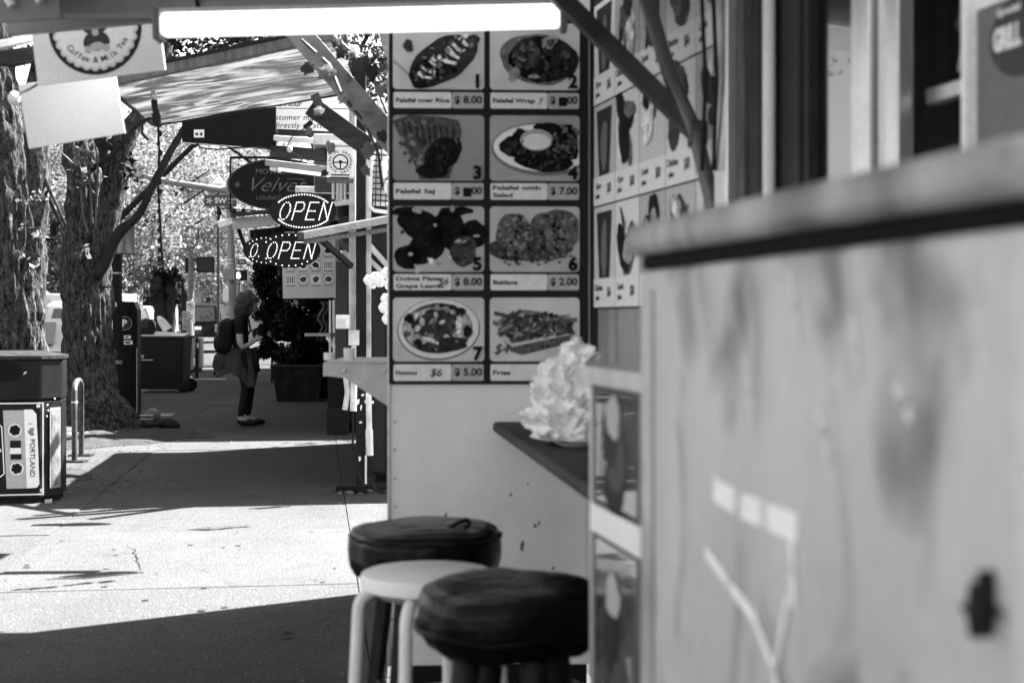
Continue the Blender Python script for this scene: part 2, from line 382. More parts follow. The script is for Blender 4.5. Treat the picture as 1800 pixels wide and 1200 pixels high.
def litter(name, label, spots, n, seed, size, mat):
    r = np.random.default_rng(seed); V = []; F = []
    for k in range(n):
        c, ru, rv = spots[int(r.integers(len(spots)))]; p = c+SP*float(r.normal()*ru)+SD*float(r.normal()*rv); s_ = size*float(r.uniform(.4, 1.3)); a = float(r.uniform(0, 2*PI)); b = float(r.uniform(.3, .9))
        d1 = Vector((math.cos(a), math.sin(a), float(r.uniform(-.25, .25))))*s_; d2 = Vector((-math.sin(a), math.cos(a), float(r.uniform(-.25, .25))))*s_*b; q = p+Vector((0, 0, .010+float(r.uniform(0, .006))+abs(d1.z)+abs(d2.z)))
        V += [tuple(q-d1), tuple(q-d2), tuple(q+d1), tuple(q+d2)]; F.append(list(range(4*k, 4*k+4)))
    o = leafobj(name, np.array(V), np.array(F), mat); o['kind'] = 'stuff'; o['label'] = label; o['category'] = 'litter'
dirt('soil_mound', G(232, 751), .5, .35, .09, soil, 4)
# ---------------------------------------------------------------- trees
bark = M('bark', .045, rough=.95, var=.95, scale=13, stretch=(1.9, 1.9, .75), bump=1.0, bscale=24, fine=.75, spec=.05)
bark2 = M('bark_dark', .022, rough=.9, var=.4, scale=7, stretch=(2, 2, .6), bump=.8, bscale=35)
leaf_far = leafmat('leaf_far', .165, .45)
leaf_far2 = leafmat('leaf_far_backlit', .05, .35)  # backlit look of the nearer crowns put into a darker leaf colour
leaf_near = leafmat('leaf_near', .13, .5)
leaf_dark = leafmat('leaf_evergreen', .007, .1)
def trunk(mb, pts, rs, n=72, sub=14, amp=.07, flare=None, seed=0):
    pts = [Vector(p) for p in pts]; path = []; rad = []
    for i in range(len(pts)-1):
        p0 = pts[max(0, i-1)]; p1 = pts[i]; p2 = pts[i+1]; p3 = pts[min(len(pts)-1, i+2)]
        for k in range(sub):
            t = k/sub; t2, t3 = t*t, t*t*t
            path.append(.5*((2*p1)+(p2-p0)*t+(2*p0-5*p1+4*p2-p3)*t2+(3*p1-p0-3*p2+p3)*t3)); rad.append(rs[i]*(1-t)+rs[i+1]*t)
    path.append(pts[-1]); rad.append(rs[-1])
    vs = []; up = Vector((0, 1, 0)); K = len(path)
    for i, p in enumerate(path):
        d = (path[min(i+1, K-1)]-path[max(i-1, 0)]).normalized(); a = d.cross(up).normalized(); b = a.cross(d).normalized()
        for j in range(n):
            t = 2*PI*j/n; o = a*math.cos(t)+b*math.sin(t); r = rad[i]
            if flare: r *= 1+flare(p.z)*(1+.5*math.sin(3*t+seed)+.3*math.sin(5*t+seed*2))
            q = p+o*r
            k1 = noise.noise(Vector((q.x*9, q.y*9, q.z*1.6+seed))); k2 = abs(noise.noise(Vector((q.x*24, q.y*24, q.z*4+seed))))
            k3 = noise.noise(q*2.2)
            vs.append(p+o*r*(1+amp*1.2*k1+amp*2.2*(k2-.3)+amp*1.5*k3))
    fs = [(i*n+j, i*n+(j+1) % n, (i+1)*n+(j+1) % n, (i+1)*n+j) for i in range(K-1) for j in range(n)]
    fs += [list(range((K-1)*n, K*n))]
    mb.add(vs, fs)
def leaves(centers, rads, per, size, seed, flat=.6):
    """leaf-shaped faces spread through clumps: returns verts, faces"""
    r = np.random.default_rng(seed); C = np.repeat(np.array(centers), per, axis=0); Q = np.repeat(np.array(rads), per)
    n = len(C); d = r.normal(size=(n, 3)); d /= np.linalg.norm(d, axis=1)[:, None]
    c = C+d*(Q*r.random(n)**.45)[:, None]*np.array([1, 1, .8])
    a = r.normal(size=(n, 3)); a /= np.linalg.norm(a, axis=1)[:, None]
    b = np.cross(a, r.normal(size=(n, 3))); b /= np.linalg.norm(b, axis=1)[:, None]
    s = (size*r.uniform(.6, 1.3, n))[:, None]
    V = np.stack([c-a*s, c+b*s*flat*.9-a*s*.1, c+a*s, c-b*s*flat*.9-a*s*.1], 1).reshape(-1, 3)
    return V, np.arange(4*n).reshape(n, 4)
def leafobj(name, V, F, mat, parent=None, world=True):
    me = bpy.data.meshes.new(name)
    if parent is not None and world:
        I = np.array(WM[root_of(parent)].inverted()); V = V @ I[:3, :3].T+I[:3, 3]
    me.vertices.add(len(V)); me.vertices.foreach_set('co', V.astype(np.float32).ravel())
    me.loops.add(F.size); me.loops.foreach_set('vertex_index', F.ravel().astype(np.int32))
    me.polygons.add(len(F)); me.polygons.foreach_set('loop_start', np.arange(0, F.size, 4, dtype=np.int32)); me.polygons.foreach_set('loop_total', np.full(len(F), 4, np.int32))
    me.update(calc_edges=True); me.materials.append(mat)
    o = bpy.data.objects.new(name, me); COL.objects.link(o)
    if parent is not None: o.parent = parent; o['kind'] = 'stuff'
    return o
# two street trees whose trunks stand in the picture
def W(px, py, d): return P(px, py, d)
b1 = G(30, 828)
t1 = thing('street_tree', 'thick furrowed tree trunk at the left edge behind the litter bin', 'tree', b1, group='street trees on the kerb side')
mb = MB(); d = b1.y
trunk(mb, [(b1.x-.05, d, -.05), (b1.x, d, .7), W(26, 480, d), W(16, 330, d), W(-6, 160, d), W(-25, 0, d), W(-60, -300, d+.3), W(-40, -700, d+.5)],
      [.36, .27, .245, .24, .215, .2, .18, .12], flare=lambda z: max(0, .35-z)*1.0, seed=3, n=112, sub=22, amp=.12)
build('trunk', mb, bark, t1, smooth='all')
mb = MB(); trunk(mb, [W(40, 470, d), W(62, 330, d+.05), W(62, 200, d+.1), W(90, 60, d+.2), W(140, -120, d+.4)], [.14, .13, .12, .1, .08], n=40, sub=14, seed=8)
build('limb', mb, bark, t1, smooth='all')
mb = MB()
for (a, bq, c) in (((72, 300), (92, 345), (116, 395)), ((78, 330), (95, 370), (110, 398))):
    mb.tube([W(*a, d), W(*bq, d), W(*c, d)], [.02, .014, .008], 6)
build('twig', mb, bark2, t1, smooth=True)
cl = [W(60, 405, d-.2)+Vector((random.Random(i).uniform(-.1, .1), -.05, random.Random(i+50).uniform(-.35, .3))) for i in range(7)]
V, F = leaves([tuple(c) for c in cl], [.09]*7, 9, .035, 5); leafobj('sprout', V, F, leaf_near, t1)
rr = random.Random(4)
cl = [(b1.x-1.5+rr.uniform(-2.4, 1.6), b1.y+rr.uniform(-2, 2.2), rr.uniform(4.6, 9)) for i in range(45)]+[(rr.uniform(-4.8, -.9), rr.uniform(2.2, 9.6), rr.uniform(5.2, 7.6)) for i in range(95)]  # second set of clumps is unseen, added to block sky light from above
V, F = leaves(cl, [.85]*140, 120, .085, 6); leafobj('crown', V, F, leaf_near, t1)

b2 = G(160, 762); d = b2.y
t2 = thing('street_tree', 'forked street tree with flared roots beside the parking pay station', 'tree', b2, group='street trees on the kerb side')
mb = MB()
trunk(mb, [(b2.x+.03, d, -.06), (b2.x+.02, d, .45), W(156, 600, d), W(150, 500, d), W(150, 420, d), W(147, 330, d+.05), W(138, 250, d+.1), W(128, 120, d+.2), W(110, -60, d+.3), W(100, -350, d+.5)],
      [.35, .29, .265, .27, .25, .2, .17, .15, .13, .09], flare=lambda z: max(0, .5-z)*.9, seed=1, n=112, sub=22, amp=.13)
build('trunk', mb, bark, t2, smooth='all')
mb = MB(); trunk(mb, [W(168, 500, d-.1), W(182, 420, d-.1), W(200, 330, d-.12), W(222, 240, d-.15), W(245, 200, d-.1), W(285, 120, d), W(310, -40, d+.2), W(330, -300, d+.4)], [.13, .15, .14, .12, .09, .07, .06, .04], n=48, sub=14, seed=5)
build('limb', mb, bark, t2, smooth='all')
mb = MB(); trunk(mb, [W(175, 480, d-.25), W(208, 412, d-.3), W(245, 375, d-.3), W(268, 328, d-.3), W(298, 270, d-.3), W(335, 205, d-.25), W(372, 120, d-.2)], [.07, .058, .05, .046, .04, .034, .03], n=20, sub=10, amp=.12, seed=9)
build('limb', mb, bark2, t2, smooth='all', label='thin dark limb leaning out over the pavement')
mb = MB(); trunk(mb, [W(158, 300, d-.35), W(190, 278, d-.4), W(215, 252, d-.4), W(240, 222, d-.4), W(262, 205, d-.4), W(300, 190, d-.35)], [.035, .033, .03, .026, .02, .015], n=14, sub=8, amp=.1, seed=2)
build('limb', mb, bark2, t2, smooth='all')
mb = MB()
for a in ([(155, 410), (146, 380), (142, 330), (140, 300), (128, 255), (134, 235)], [(162, 395), (160, 340), (156, 290), (148, 250)], [(168, 400), (170, 350), (172, 300), (168, 255)], [(132, 292), (118, 278), (104, 265)]):
    mb.tube([W(x, y, d-.42) for x, y in a], [.014]*(len(a)-1)+[.006], 6)
build('shoot', mb, woodl, t2, smooth=True)
rr = random.Random(11)
cl = [tuple(W(rr.choice((140, 150, 158, 132, 145)), rr.uniform(262, 335), d-.45+rr.uniform(-.1, .1))) for _ in range(26)]+[tuple(W(rr.uniform(140, 165), rr.uniform(430, 455), d-.4)) for _ in range(5)]
V, F = leaves(cl, [.07]*len(cl), 7, .045, 7, .8); leafobj('sprout', V, F, leaf_near, t2)
cl = [tuple(W(rr.uniform(205, 235), rr.uniform(225, 320), d-.3)) for _ in range(3)]+[tuple(W(rr.uniform(280, 420), rr.uniform(60, 150), d+rr.uniform(-.5, 1.5))) for _ in range(26)]
V, F = leaves(cl, [.2]*len(cl), 20, .05, 9); leafobj('foliage', V, F, leaf_dark, t2)  # hanging leaves get a near-black colour for their backlit look
cl = [(b2.x-2+rr.uniform(-3, 2.2), b2.y+rr.uniform(-2.5, 3), rr.uniform(4.8, 10)) for i in range(55)]
V, F = leaves(cl, [.8]*55, 110, .075, 8); leafobj('crown', V, F, leaf_near, t2)
mb = MB()
for k, (px, py, r) in enumerate(((150, 772, .1), (123, 772, .09), (172, 768, .08), (137, 778, .05))):
    q = G(px, py); mb.ball((q.x, q.y, .02), r, 7, sc=(1.2, .9, .6))
for i in range(len(mb.v)): mb.v[i] = mb.v[i]+Vector((0, 0, 1))*.03*noise.noise(mb.v[i]*14)
build('root_burl', mb, M('pale_bark', .12, rough=.9, var=.4, scale=14, bump=.6), t2, smooth='all')
# distant trees beyond the crossing: one crown mesh per shape
def far_tree(name, label, base, H, Rr, seed, per, size, mat, low=.22, n=70):
    t = thing(name, label, 'tree', base, group='trees beyond the crossing')
    r = random.Random(seed); mb = MB(); mb.tube([(0, 0, -.2), (.05, 0, H*.25), (-.1, .1, H*.6)], [.28, .22, .1], 10)
    for k in range(9):
        a = r.uniform(0, 2*PI); z = H*r.uniform(.2, .55); mb.tube([(0, 0, z), (math.cos(a)*Rr*.4, math.sin(a)*Rr*.4, z+H*.14), (math.cos(a)*Rr*.8, math.sin(a)*Rr*.8, z+H*.22)], [.1, .07, .03], 6)
    build('trunk', mb, bark2, t, world=False, smooth=True)
    cs = []; rs = []
    while len(cs) < n:
        x, y, z = r.uniform(-1, 1), r.uniform(-1, 1), r.uniform(-1, 1)
        if x*x+y*y+z*z < 1 and x*x+y*y+z*z > .12: cs.append((x*Rr, y*Rr, H*(low+(1-low)*(z+1)/2))); rs.append(Rr*r.uniform(.16, .3))
    V, F = leaves(cs, rs, per, size, seed)
    leafobj('crown', V, F, mat, t, world=False); return t
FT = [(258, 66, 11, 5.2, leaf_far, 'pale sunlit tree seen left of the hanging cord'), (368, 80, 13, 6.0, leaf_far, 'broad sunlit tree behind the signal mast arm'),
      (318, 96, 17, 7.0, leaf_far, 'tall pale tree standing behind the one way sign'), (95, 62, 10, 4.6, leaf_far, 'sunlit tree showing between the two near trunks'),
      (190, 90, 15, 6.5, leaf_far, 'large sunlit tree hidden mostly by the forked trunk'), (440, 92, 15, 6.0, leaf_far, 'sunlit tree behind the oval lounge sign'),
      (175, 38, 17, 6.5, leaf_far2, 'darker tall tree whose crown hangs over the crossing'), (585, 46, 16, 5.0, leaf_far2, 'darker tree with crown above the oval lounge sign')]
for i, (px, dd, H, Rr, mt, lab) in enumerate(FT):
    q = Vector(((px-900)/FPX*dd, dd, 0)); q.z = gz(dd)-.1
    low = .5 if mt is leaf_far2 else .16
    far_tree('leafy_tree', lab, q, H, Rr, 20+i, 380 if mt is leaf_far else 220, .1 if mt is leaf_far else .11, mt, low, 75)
# dark broken trunk by the crossing
q = G(288, 640); q = Vector(((290-900)/FPX*48, 48, 0))
t = thing('broken_tree', 'dark leafless double trunk with ivy beside the crossing', 'tree', q)
mb = MB(); D_ = 48
trunk(mb, [q+Vector((-.15, 0, -.1)), P(283, 545, D_), P(278, 500, D_), P(288, 470, D_)], [.3, .24, .26, .14], n=24, sub=8, amp=.15, seed=4); build('trunk', mb, bark2, t, smooth='all')
mb = MB(); trunk(mb, [q+Vector((.25, 0, -.1)), P(300, 545, D_), P(304, 510, D_), P(300, 475, D_)], [.2, .18, .22, .1], n=24, sub=8, amp=.15, seed=6)
mb.tube([P(305, 500, D_), P(316, 487, D_), P(322, 480, D_)], [.12, .09, .06], 8); build('limb', mb, bark2, t, smooth='all')
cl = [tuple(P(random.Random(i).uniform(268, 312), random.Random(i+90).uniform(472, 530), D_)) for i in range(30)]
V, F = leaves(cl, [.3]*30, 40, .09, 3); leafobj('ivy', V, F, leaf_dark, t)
# sparse tree in the lot; only its thin shadow falls on the pavement strip
q = Vector((3.0, 18.6, 0)); t = thing('lot_tree', 'slim sparse tree in the car park behind the carts', 'tree', q)
mb = MB(); r = random.Random(3); trunk(mb, [q, q+Vector((.05, 0, 2.5)), q+Vector((0, .1, 5))], [.14, .11, .07], n=16, sub=6)
cs = []
for k in range(16):
    a = r.uniform(0, 2*PI); z = r.uniform(3, 5); e = q+Vector((math.cos(a)*1.9, math.sin(a)*1.9, z+1.6+r.uniform(-.4, .8))); mb.tube([q+Vector((0, 0, z)), q+Vector((math.cos(a)*.8, math.sin(a)*.8, z+.9)), e], [.05, .035, .012], 6); cs.append(tuple(e))
build('trunk', mb, bark2, t, smooth=True)
V, F = leaves(cs, [.55]*16, 16, .08, 12); leafobj('crown', V, F, leaf_near, t)
litter('leaf_litter', 'scattered dry leaves and bits on the pavement beside the litter bin and trees', [(G(185, 853), .22, .4), (G(185, 853), .25, .4), (G(220, 770), .5, .7), (G(260, 790), .8, 1.2), (G(120, 800), .3, 1.0)], 900, 5, .018, leafmat('litter_dry', .05, .1))
litter('leaf_litter', 'sparse specks of litter strewn over the sunny pavement', [(S(-1.5, 8.5), 1.2, 2.0), (S(-1.2, 13), 1.2, 3.0), (S(-.1, 10.5), .4, .6)], 220, 8, .009, MATS['litter_dry'])
mb = MB(); r = random.Random(21)
for k in range(90):
    p = S(r.uniform(-2.9, .1), r.uniform(5, 18)); rr_ = r.uniform(.008, .022); mb.add([(p.x+rr_*math.cos(i*PI/5)*r.uniform(.8, 1.2), p.y+rr_*math.sin(i*PI/5)*r.uniform(.8, 1.2), .0075) for i in range(10)], [tuple(range(10))])
o = build('gum_spots', mb, M('gum', .032, rough=.9, var=.3), kind='stuff'); o['label'] = 'dark chewing gum spots trodden into the pavement'
for k, (u, v, L2, a) in enumerate(((-2.2, 9.6, 1.1, .3), (-.9, 7.6, .9, 1.9), (-1.4, 14.6, 1.4, .1))):
    mb = MB(); p = S(u, v, .0072); L3 = []; R3 = []; n = 16; dx, dy = math.cos(a), math.sin(a)
    for i in range(n+1):
        t_ = i/n*L2; w_ = .004*(1-abs(2*i/n-1))+.0008; j = .05*noise.noise(Vector((t_*5, k*7, 0)))+.02*noise.noise(Vector((t_*17, k*3, 1))); c = p+Vector((dx*t_-dy*j, dy*t_+dx*j, 0)); L3.append(c+Vector((-dy*w_, dx*w_, 0))); R3.append(c-Vector((-dy*w_, dx*w_, 0)))
    mb.add(L3+R3, [(i, i+1, n+2+i, n+1+i) for i in range(n)]); build('crack', mb, M('crack_dark', .012, rough=1.0), kind='structure')
# ---------------------------------------------------------------- buildings
def windows_grid(t, T, wl, hl, cols_, rows_, x0, z0, ww, wh):
    for j in range(rows_):
        for i in range(cols_):
            x = x0+(wl-2*x0)*(i+.5)/cols_; z = z0+hl*j
            mb = MB(); mb.T = T
            for a in ((x-ww/2-.06, x+ww/2+.06, z-.08, z), (x-ww/2-.06, x+ww/2+.06, z+wh, z+wh+.08), (x-ww/2-.06, x-ww/2, z, z+wh), (x+ww/2, x+ww/2+.06, z, z+wh)):
                mb.bx(a[0], a[1], a[2], a[3], -.02, .06)
            f = build('window', mb, white, t)
            mb = MB(); mb.T = T; mb.bx(x-ww/2, x+ww/2, z, z+wh, .004, .012); build('pane', mb, carglass, f)
brick = M('brick', .16, rough=.85, var=.3, scale=9, bump=.3, bscale=30)
c0 = S(2.2, 20.1)  # hidden building, placed and sized to shade the far pavement
t = thing('shading_building', 'unseen three storey brick building added behind the food carts for shade', 'building', c0, HEAD)
mb = MB(); mb.bx(0, 12, 0, 20, -.1, 10.4); build('wall', mb, brick, t, world=False)
mb = MB(); mb.bx(-.25, 12.2, -.25, 20.2, 10.4, 10.8); build('cornice', mb, kerbm, t, world=False, bevel=.03)
windows_grid(t, frame(S(2.2, 40.1), -SD, (0, 0, 1)), 20, 3.2, 7, 3, .6, 1.2, 1.3, 1.8)
t = thing('corner_building', 'dark clapboard building across the street with a white panel wall beside it', 'building', Vector(((400-900)/FPX*88, 88, .1)), HEAD*.5)
mb = MB(); mb.bx(-1.6, 9, 0, 10, -.2, 3.3); build('wall', mb, M('clapboard', .16, rough=.8, var=.2, scale=3, stretch=(.5, .5, 14)), t, world=False)
for k in range(16):
    mb = MB(); mb.bx(-1.62, 9.02, -.05, 0, .2*k+.02, .2*k+.19); build('board', mb, M('clapboard', .16), t, world=False)
mb = MB(); mb.prism([(-1.9, 3.3), (9.3, 3.3), (7.5, 5.2), (1.2, 5.0)], -10.2, .3, Matrix.Rotation(PI/2, 4, 'X')); build('roof', mb, darkmetal, t, world=False)
t = thing('white_shed', 'plain white panel shed behind the low painted wall', 'shed', Vector(((357-900)/FPX*96, 96, .15)))
mb = MB(); mb.bx(-.9, .9, 0, 4, 0, 3.2); build('wall', mb, white, t, world=False, bevel=.02)
mb = MB(); mb.bx(-1.0, 1.0, -.15, 4.1, 3.2, 3.35); build('roof', mb, galv, t, world=False)
mb = MB(); mb.bx(-.55, .3, -.03, 0, .1, 2.2); build('door', mb, offw, t, world=False)
# low mural wall
q = Vector(((370-900)/FPX*85, 85, .1)); t = thing('mural_wall', 'low grey wall with painted dark leaf and arrow shapes across the street', 'wall', q)
mb = MB(); mb.bx(-4.2, 3.2, 0, .3, -.2, 1.95); build('wall', mb, M('mural_grey', .3, rough=.7), t, world=False, bevel=.02)
T = Matrix.Translation((0, 0, 0)) @ Matrix.Rotation(PI/2, 4, 'X')
mb = MB(); r = random.Random(6)
for k in range(9):
    x = -3.9+k*.85; z = .6+.5*(k % 3); n = 3 if k % 2 else 5
    pts = [(x+.24*math.cos(2*PI*i/(2*n))*(1 if i % 2 else .45), z+.24*math.sin(2*PI*i/(2*n))*(1 if i % 2 else .45)) for i in range(2*n)] if n == 5 else [(x-.2, z-.2), (x+.25, z), (x-.2, z+.2)]
    mb.prism(pts, .003, .01, T)
stroke(mb, [(-3.2, 1.1), (-2.9, 1.5), (-2.5, 1.2), (-2.3, .8)], .14, .003, .01, T); stroke(mb, [(.3, 1.7), (.9, 1.4), (1.3, 1.7)], .12, .003, .01, T)
build('painted_shape', mb, g(.05), t, world=False)
for k in range(12):
    pass
# ================================================================== CART A: end wall with the big menu
cA = P(683, 1170, 5.0); cA.z = 0
YA = R(2.2)                                   # its end wall is turned slightly
exA = Vector((math.cos(YA), math.sin(YA), 0))
tA = thing('food_cart', 'white food cart whose end wall carries the numbered food menu', 'food cart', cA)
TA = frame(cA, exA, (0, 0, 1))                # X along the wall, Y up, Z towards the viewer
wallm = M('cart_wall_white', .78, rough=.5, var=.1, scale=2.5, specks=.75, fine=.04)
mb = MB(); mb.T = TA; mb.bx(0, .72, .1, 2.62, -.06, 0); build('end_wall', mb, wallm, tA, bevel=.004)
sdir = (SD); exB = SD
mb = MB(); T2 = frame(cA, Vector((math.sin(R(4.4)), -math.cos(R(4.4)), 0)), (0, 0, 1)); mb.T = T2; mb.bx(-1.93, -.062, .1, 2.62, -.06, 0); build('side_wall', mb, offw, tA)
mb = MB(); mb.T = TA; mb.bx(.0, .72, .1, 2.62, -1.96, -1.9); build('back_wall', mb, offw, tA)
mb = MB(); mb.T = TA; mb.bx(-.12, 1.3, 2.622, 2.70, -2.1, .05); build('roof', mb, galv, tA, bevel=.01)
mb = MB(); mb.T = TA; mb.bx(.71, .765, .05, 2.5, -.05, .012); build('corner_post', mb, black, tA, bevel=.004)
mb = MB(); mb.T = TA; mb.bx(-.004, .004, .1, 2.6, .0, .008); build('edge_trim', mb, galv, tA)
mb = MB(); mb.T = TA; mb.bx(.02, .7, .03, .1, -.05, -.005); build('skirt', mb, blackm, tA)
for x, z in ((.1, -.5), (.6, -.5), (.1, -1.6), (.6, -1.6)):
    mb = MB(); mb.T = TA; mb.tube([(x, 0, z), (x, .12, z)], .05, 10); build('leg', mb, darkmetal, tA)
for k in range(9):
    mb = MB(); mb.ball(TA @ Vector((.022, .16+k*.1, .001)), .0055, 6, sc=(1, .5, 1)); build('rivet', mb, galv, tA, smooth='all')
mb = MB(); mb.T = TA; mb.bx(.006, .71, .262, .266, .0004, .0016); build('seam', mb, g(.12), tA)
for k, (x, y, a_, b_) in enumerate(((.2, .62, .006, .016), (.43, .7, .004, .007), (.47, .52, .007, .018), (.58, .44, .005, .006), (.53, .6, .003, .01), (.36, .42, .004, .005), (.62, .36, .009, .012), (.5, .33, .006, .02), (.14, .5, .004, .005))):
    mb = MB(); mb.T = TA; mb.prism(ell(x, y, a_, b_, wob=.18, seed=k, n=14), .0003, .0012); build('splash', mb, g(.2), tA)
# serving shelf on its pavement side: steel sheet with triangular brackets
tS = thing('serving_shelf', 'stainless serving shelf with triangular bracket behind the menu wall', 'shelf', P(683, 640, 6.0))
ex = Vector((-math.cos(HEAD), -math.sin(HEAD), 0)); q = P(690, 641, 6.0)
shelfm = M('brushed_steel', .34, rough=.35, metal=.3, var=.12, scale=9, stretch=(1, 8, 1), bump=.04)
TS = frame(P(690, 660, 5.95), (-1, 0, 0), (0, 0, 1))
mb = MB(); mb.T = TS; mb.prism([(0, -.14), (0, .048), (.285, .052), (.288, .0), (.2, -.01)], -.004, .004); build('bracket', mb, shelfm, tS)
mb = MB(); mb.T = TS; mb.prism([(0, -.135), (0, .048), (.285, .052), (.288, .0), (.2, -.01)], .7, .706); build('bracket', mb, shelfm, tS)
mb = MB(); mb.T = TS; mb.bx(0, .288, .05, .058, -.005, .71); build('top', mb, shelfm, tS, bevel=.003)
mb = MB(); mb.T = TS; mb.bx(.28, .29, -.004, .05, -.005, .71); build('lip', mb, shelfm, tS, bevel=.003)
for k, x in enumerate((.03, .2)):
    mb = MB(); mb.ball(TS @ Vector((x, .022, -.006)), .009, 5); build('bolt', mb, steel, tS, smooth=True)
for k, (px, lab) in enumerate(((579, 'small clear jar at the outer corner of the serving shelf'), (614, 'upright clear tumbler on the serving shelf by the junction box'))):
    q = P(px, 633, 6.2); q.z = TS.translation.z+.058
    mb = MB(); mb.lathe([(.018, 0), (.024, .0), (.026, .05 if k else .03), (.024, .052 if k else .032), (.02, .004)], 14, Matrix.Translation(q)); build(['jar', 'tumbler'][k], mb, M('frosted_plastic', .6, rough=.15, var=.1), smooth=True, tagv=(lab, ['jar', 'tumbler'][k]))
# ---- the big menu board: laid out at 2 mm per photo pixel on the wall
tM = thing('menu_board', 'numbered food menu board with eight dish photographs on the white wall', 'menu', TA @ Vector((.35, .99, .02)))
TM = TA @ Matrix.Translation((0, EYE+(HZ-675)/FPX*5-0.0, .004))
kx = .002
def q2(x, y): return ((x-683)*kx, (675-y)*kx)
mb = MB(); mb.T = TM; mb.prism(rrect(.002, 0, .703, 1.32, .008), 0, .008); build('backing', mb, g(.035), tM)
ROWS = [(40, 158, 163, 192), (202, 318, 322, 352), (362, 478, 482, 511), (522, 635, 640, 670)]
COLS = [(690, 852), (860, 1020)]
NAMES = [['Falafel over Rice', 'Falafel Wrap'], ['Falafel Saj', 'Falafel with\nSalad'], ['Dolma Plate\nGrape Leaves', 'Baklava'], ['Hummus', 'Fries']]
PRICE = [['$ 8.00', '$ \u2588 00'], ['$ \u25ae00', '$ 7.00'], ['$ 8.00', '$ 2.00'], ['$ 5.00', '']]
PRICE = [['$ 8.00', '$    00'], ['$    00', '$ 7.00'], ['$ 8.00', '$ 2.00'], ['$ 5.00', '']]
PBG = [[.62, .66], [.28, .36], [.42, .46], [.6, .6]]
def shp(name, par, pts, gv, layer, label=None):
    mb = MB(); mb.T = TM; mb.prism([q2(*p) for p in pts], .0105+layer*.0007, .011+layer*.0007); return build(name, mb, (g(gv) if name in ('plate', 'tray', 'tray_rim', 'sauce', 'sauce_cup') else gd(gv)) if isinstance(gv, float) else gv, par)
def multi(name, par, polys, gv, layer):
    if len(polys) <= 9:
        for pts in polys: o = shp(name, par, pts, gv, layer)
        return o
    mb = MB(); mb.T = TM
    for pts in polys: mb.prism([q2(*p) for p in pts], .0105+layer*.0007, .011+layer*.0007)
    return build(name, mb, gd(gv), par, kind='stuff')
def line_poly(a, b, wd):
    dx, dy = b[0]-a[0], b[1]-a[1]; l = math.hypot(dx, dy) or 1; nx, ny = -dy/l*wd/2, dx/l*wd/2
    return [(a[0]+nx, a[1]+ny), (a[0]-nx, a[1]-ny), (b[0]-nx, b[1]-ny), (b[0]+nx, b[1]+ny)]
PAN = {}
for ri, (y0, y1, y2, y3) in enumerate(ROWS):
    for ci, (x0, x1) in enumerate(COLS):
        mb = MB(); mb.T = TM; a = q2(x0, y3); b = q2(x1, y0); mb.prism(rrect(a[0], a[1], b[0], b[1], .016), .008, .0092); pan = build('photo_panel', mb, g(.03), tM)
        mb = MB(); mb.T = TM; a = q2(x0+1, y1); b = q2(x1-1, y0+1); mb.prism(rrect(a[0], a[1], b[0], b[1], .014), .0092, .0104)
        build('photo_ground', mb, M('photo_ground_%d%d' % (ri, ci), PBG[ri][ci], rough=.35, var=.22, scale=3.5, fine=.03), pan); PAN[ri, ci] = pan
        xm = x0+(x1-x0)*.64 if not (ri == 3 and ci == 1) else x1-1
        mb = MB(); mb.T = TM; a = q2(x0+2, y3-1); b = q2(xm, y2); mb.prism(rrect(a[0], a[1], b[0], b[1], .006), .0092, .0104); build('name_strip', mb, g(.56), pan)
        if PRICE[ri][ci]:
            mb = MB(); mb.T = TM; a = q2(xm+1, y3-1); b = q2(x1-2, y2); mb.prism(rrect(a[0], a[1], b[0], b[1], .006), .0092, .0104); build('price_strip', mb, g(.33), pan)
            mb = MB(); txt(mb, PRICE[ri][ci], *q2((xm+x1)/2, (y2+y3)/2-1), .036, TM, z=.0108, bold=.03, width=(x1-xm-10)*kx)
            if PRICE[ri][ci].count(' ') > 2: a = q2((xm+x1)/2-9, (y2+y3)/2+9); mb.prism([(a[0], a[1]), (a[0]+.03, a[1]), (a[0]+.03, a[1]+.032), (a[0], a[1]+.032)], .0105, .0112, TM)
            build('price_lettering', mb, g(.02), pan)
        nm = NAMES[ri][ci]; mb = MB(); ln = nm.split('\n')
        for li, s in enumerate(ln):
            wd = min((xm-x0-10), len(s)*(6.2 if len(ln) == 1 else 7.0)); yy = (y2+y3)/2+(li-.5*(len(ln)-1))*13
            txt(mb, s, *q2(x0+6+wd/2, yy), .021 if len(ln) == 1 else .02, TM, z=.0108, bold=.03, width=wd*kx)
        build('name_lettering', mb, g(.02), pan)
        if ri*2+ci < 7:
            mb = MB(); txt(mb, str(ri*2+ci+1), *q2(x1-13, y1-13), .062, TM, z=.019, bold=.05); build('numeral', mb, g(.015), pan)
# handwriting in marker
for (ri, ci, s, x, y, sz) in ((0, 1, '7', 948, 179, .03), (2, 0, '$6', 778, 495, .036), (3, 0, '$6', 765, 655, .04), (3, 1, '$4', 880, 614, .05)):
    mb = MB(); txt(mb, s, *q2(x, y), sz, TM, z=.0135, shear=.3); build('marker_note', mb, g(.03), PAN[ri, ci])
rr = random.Random(2)
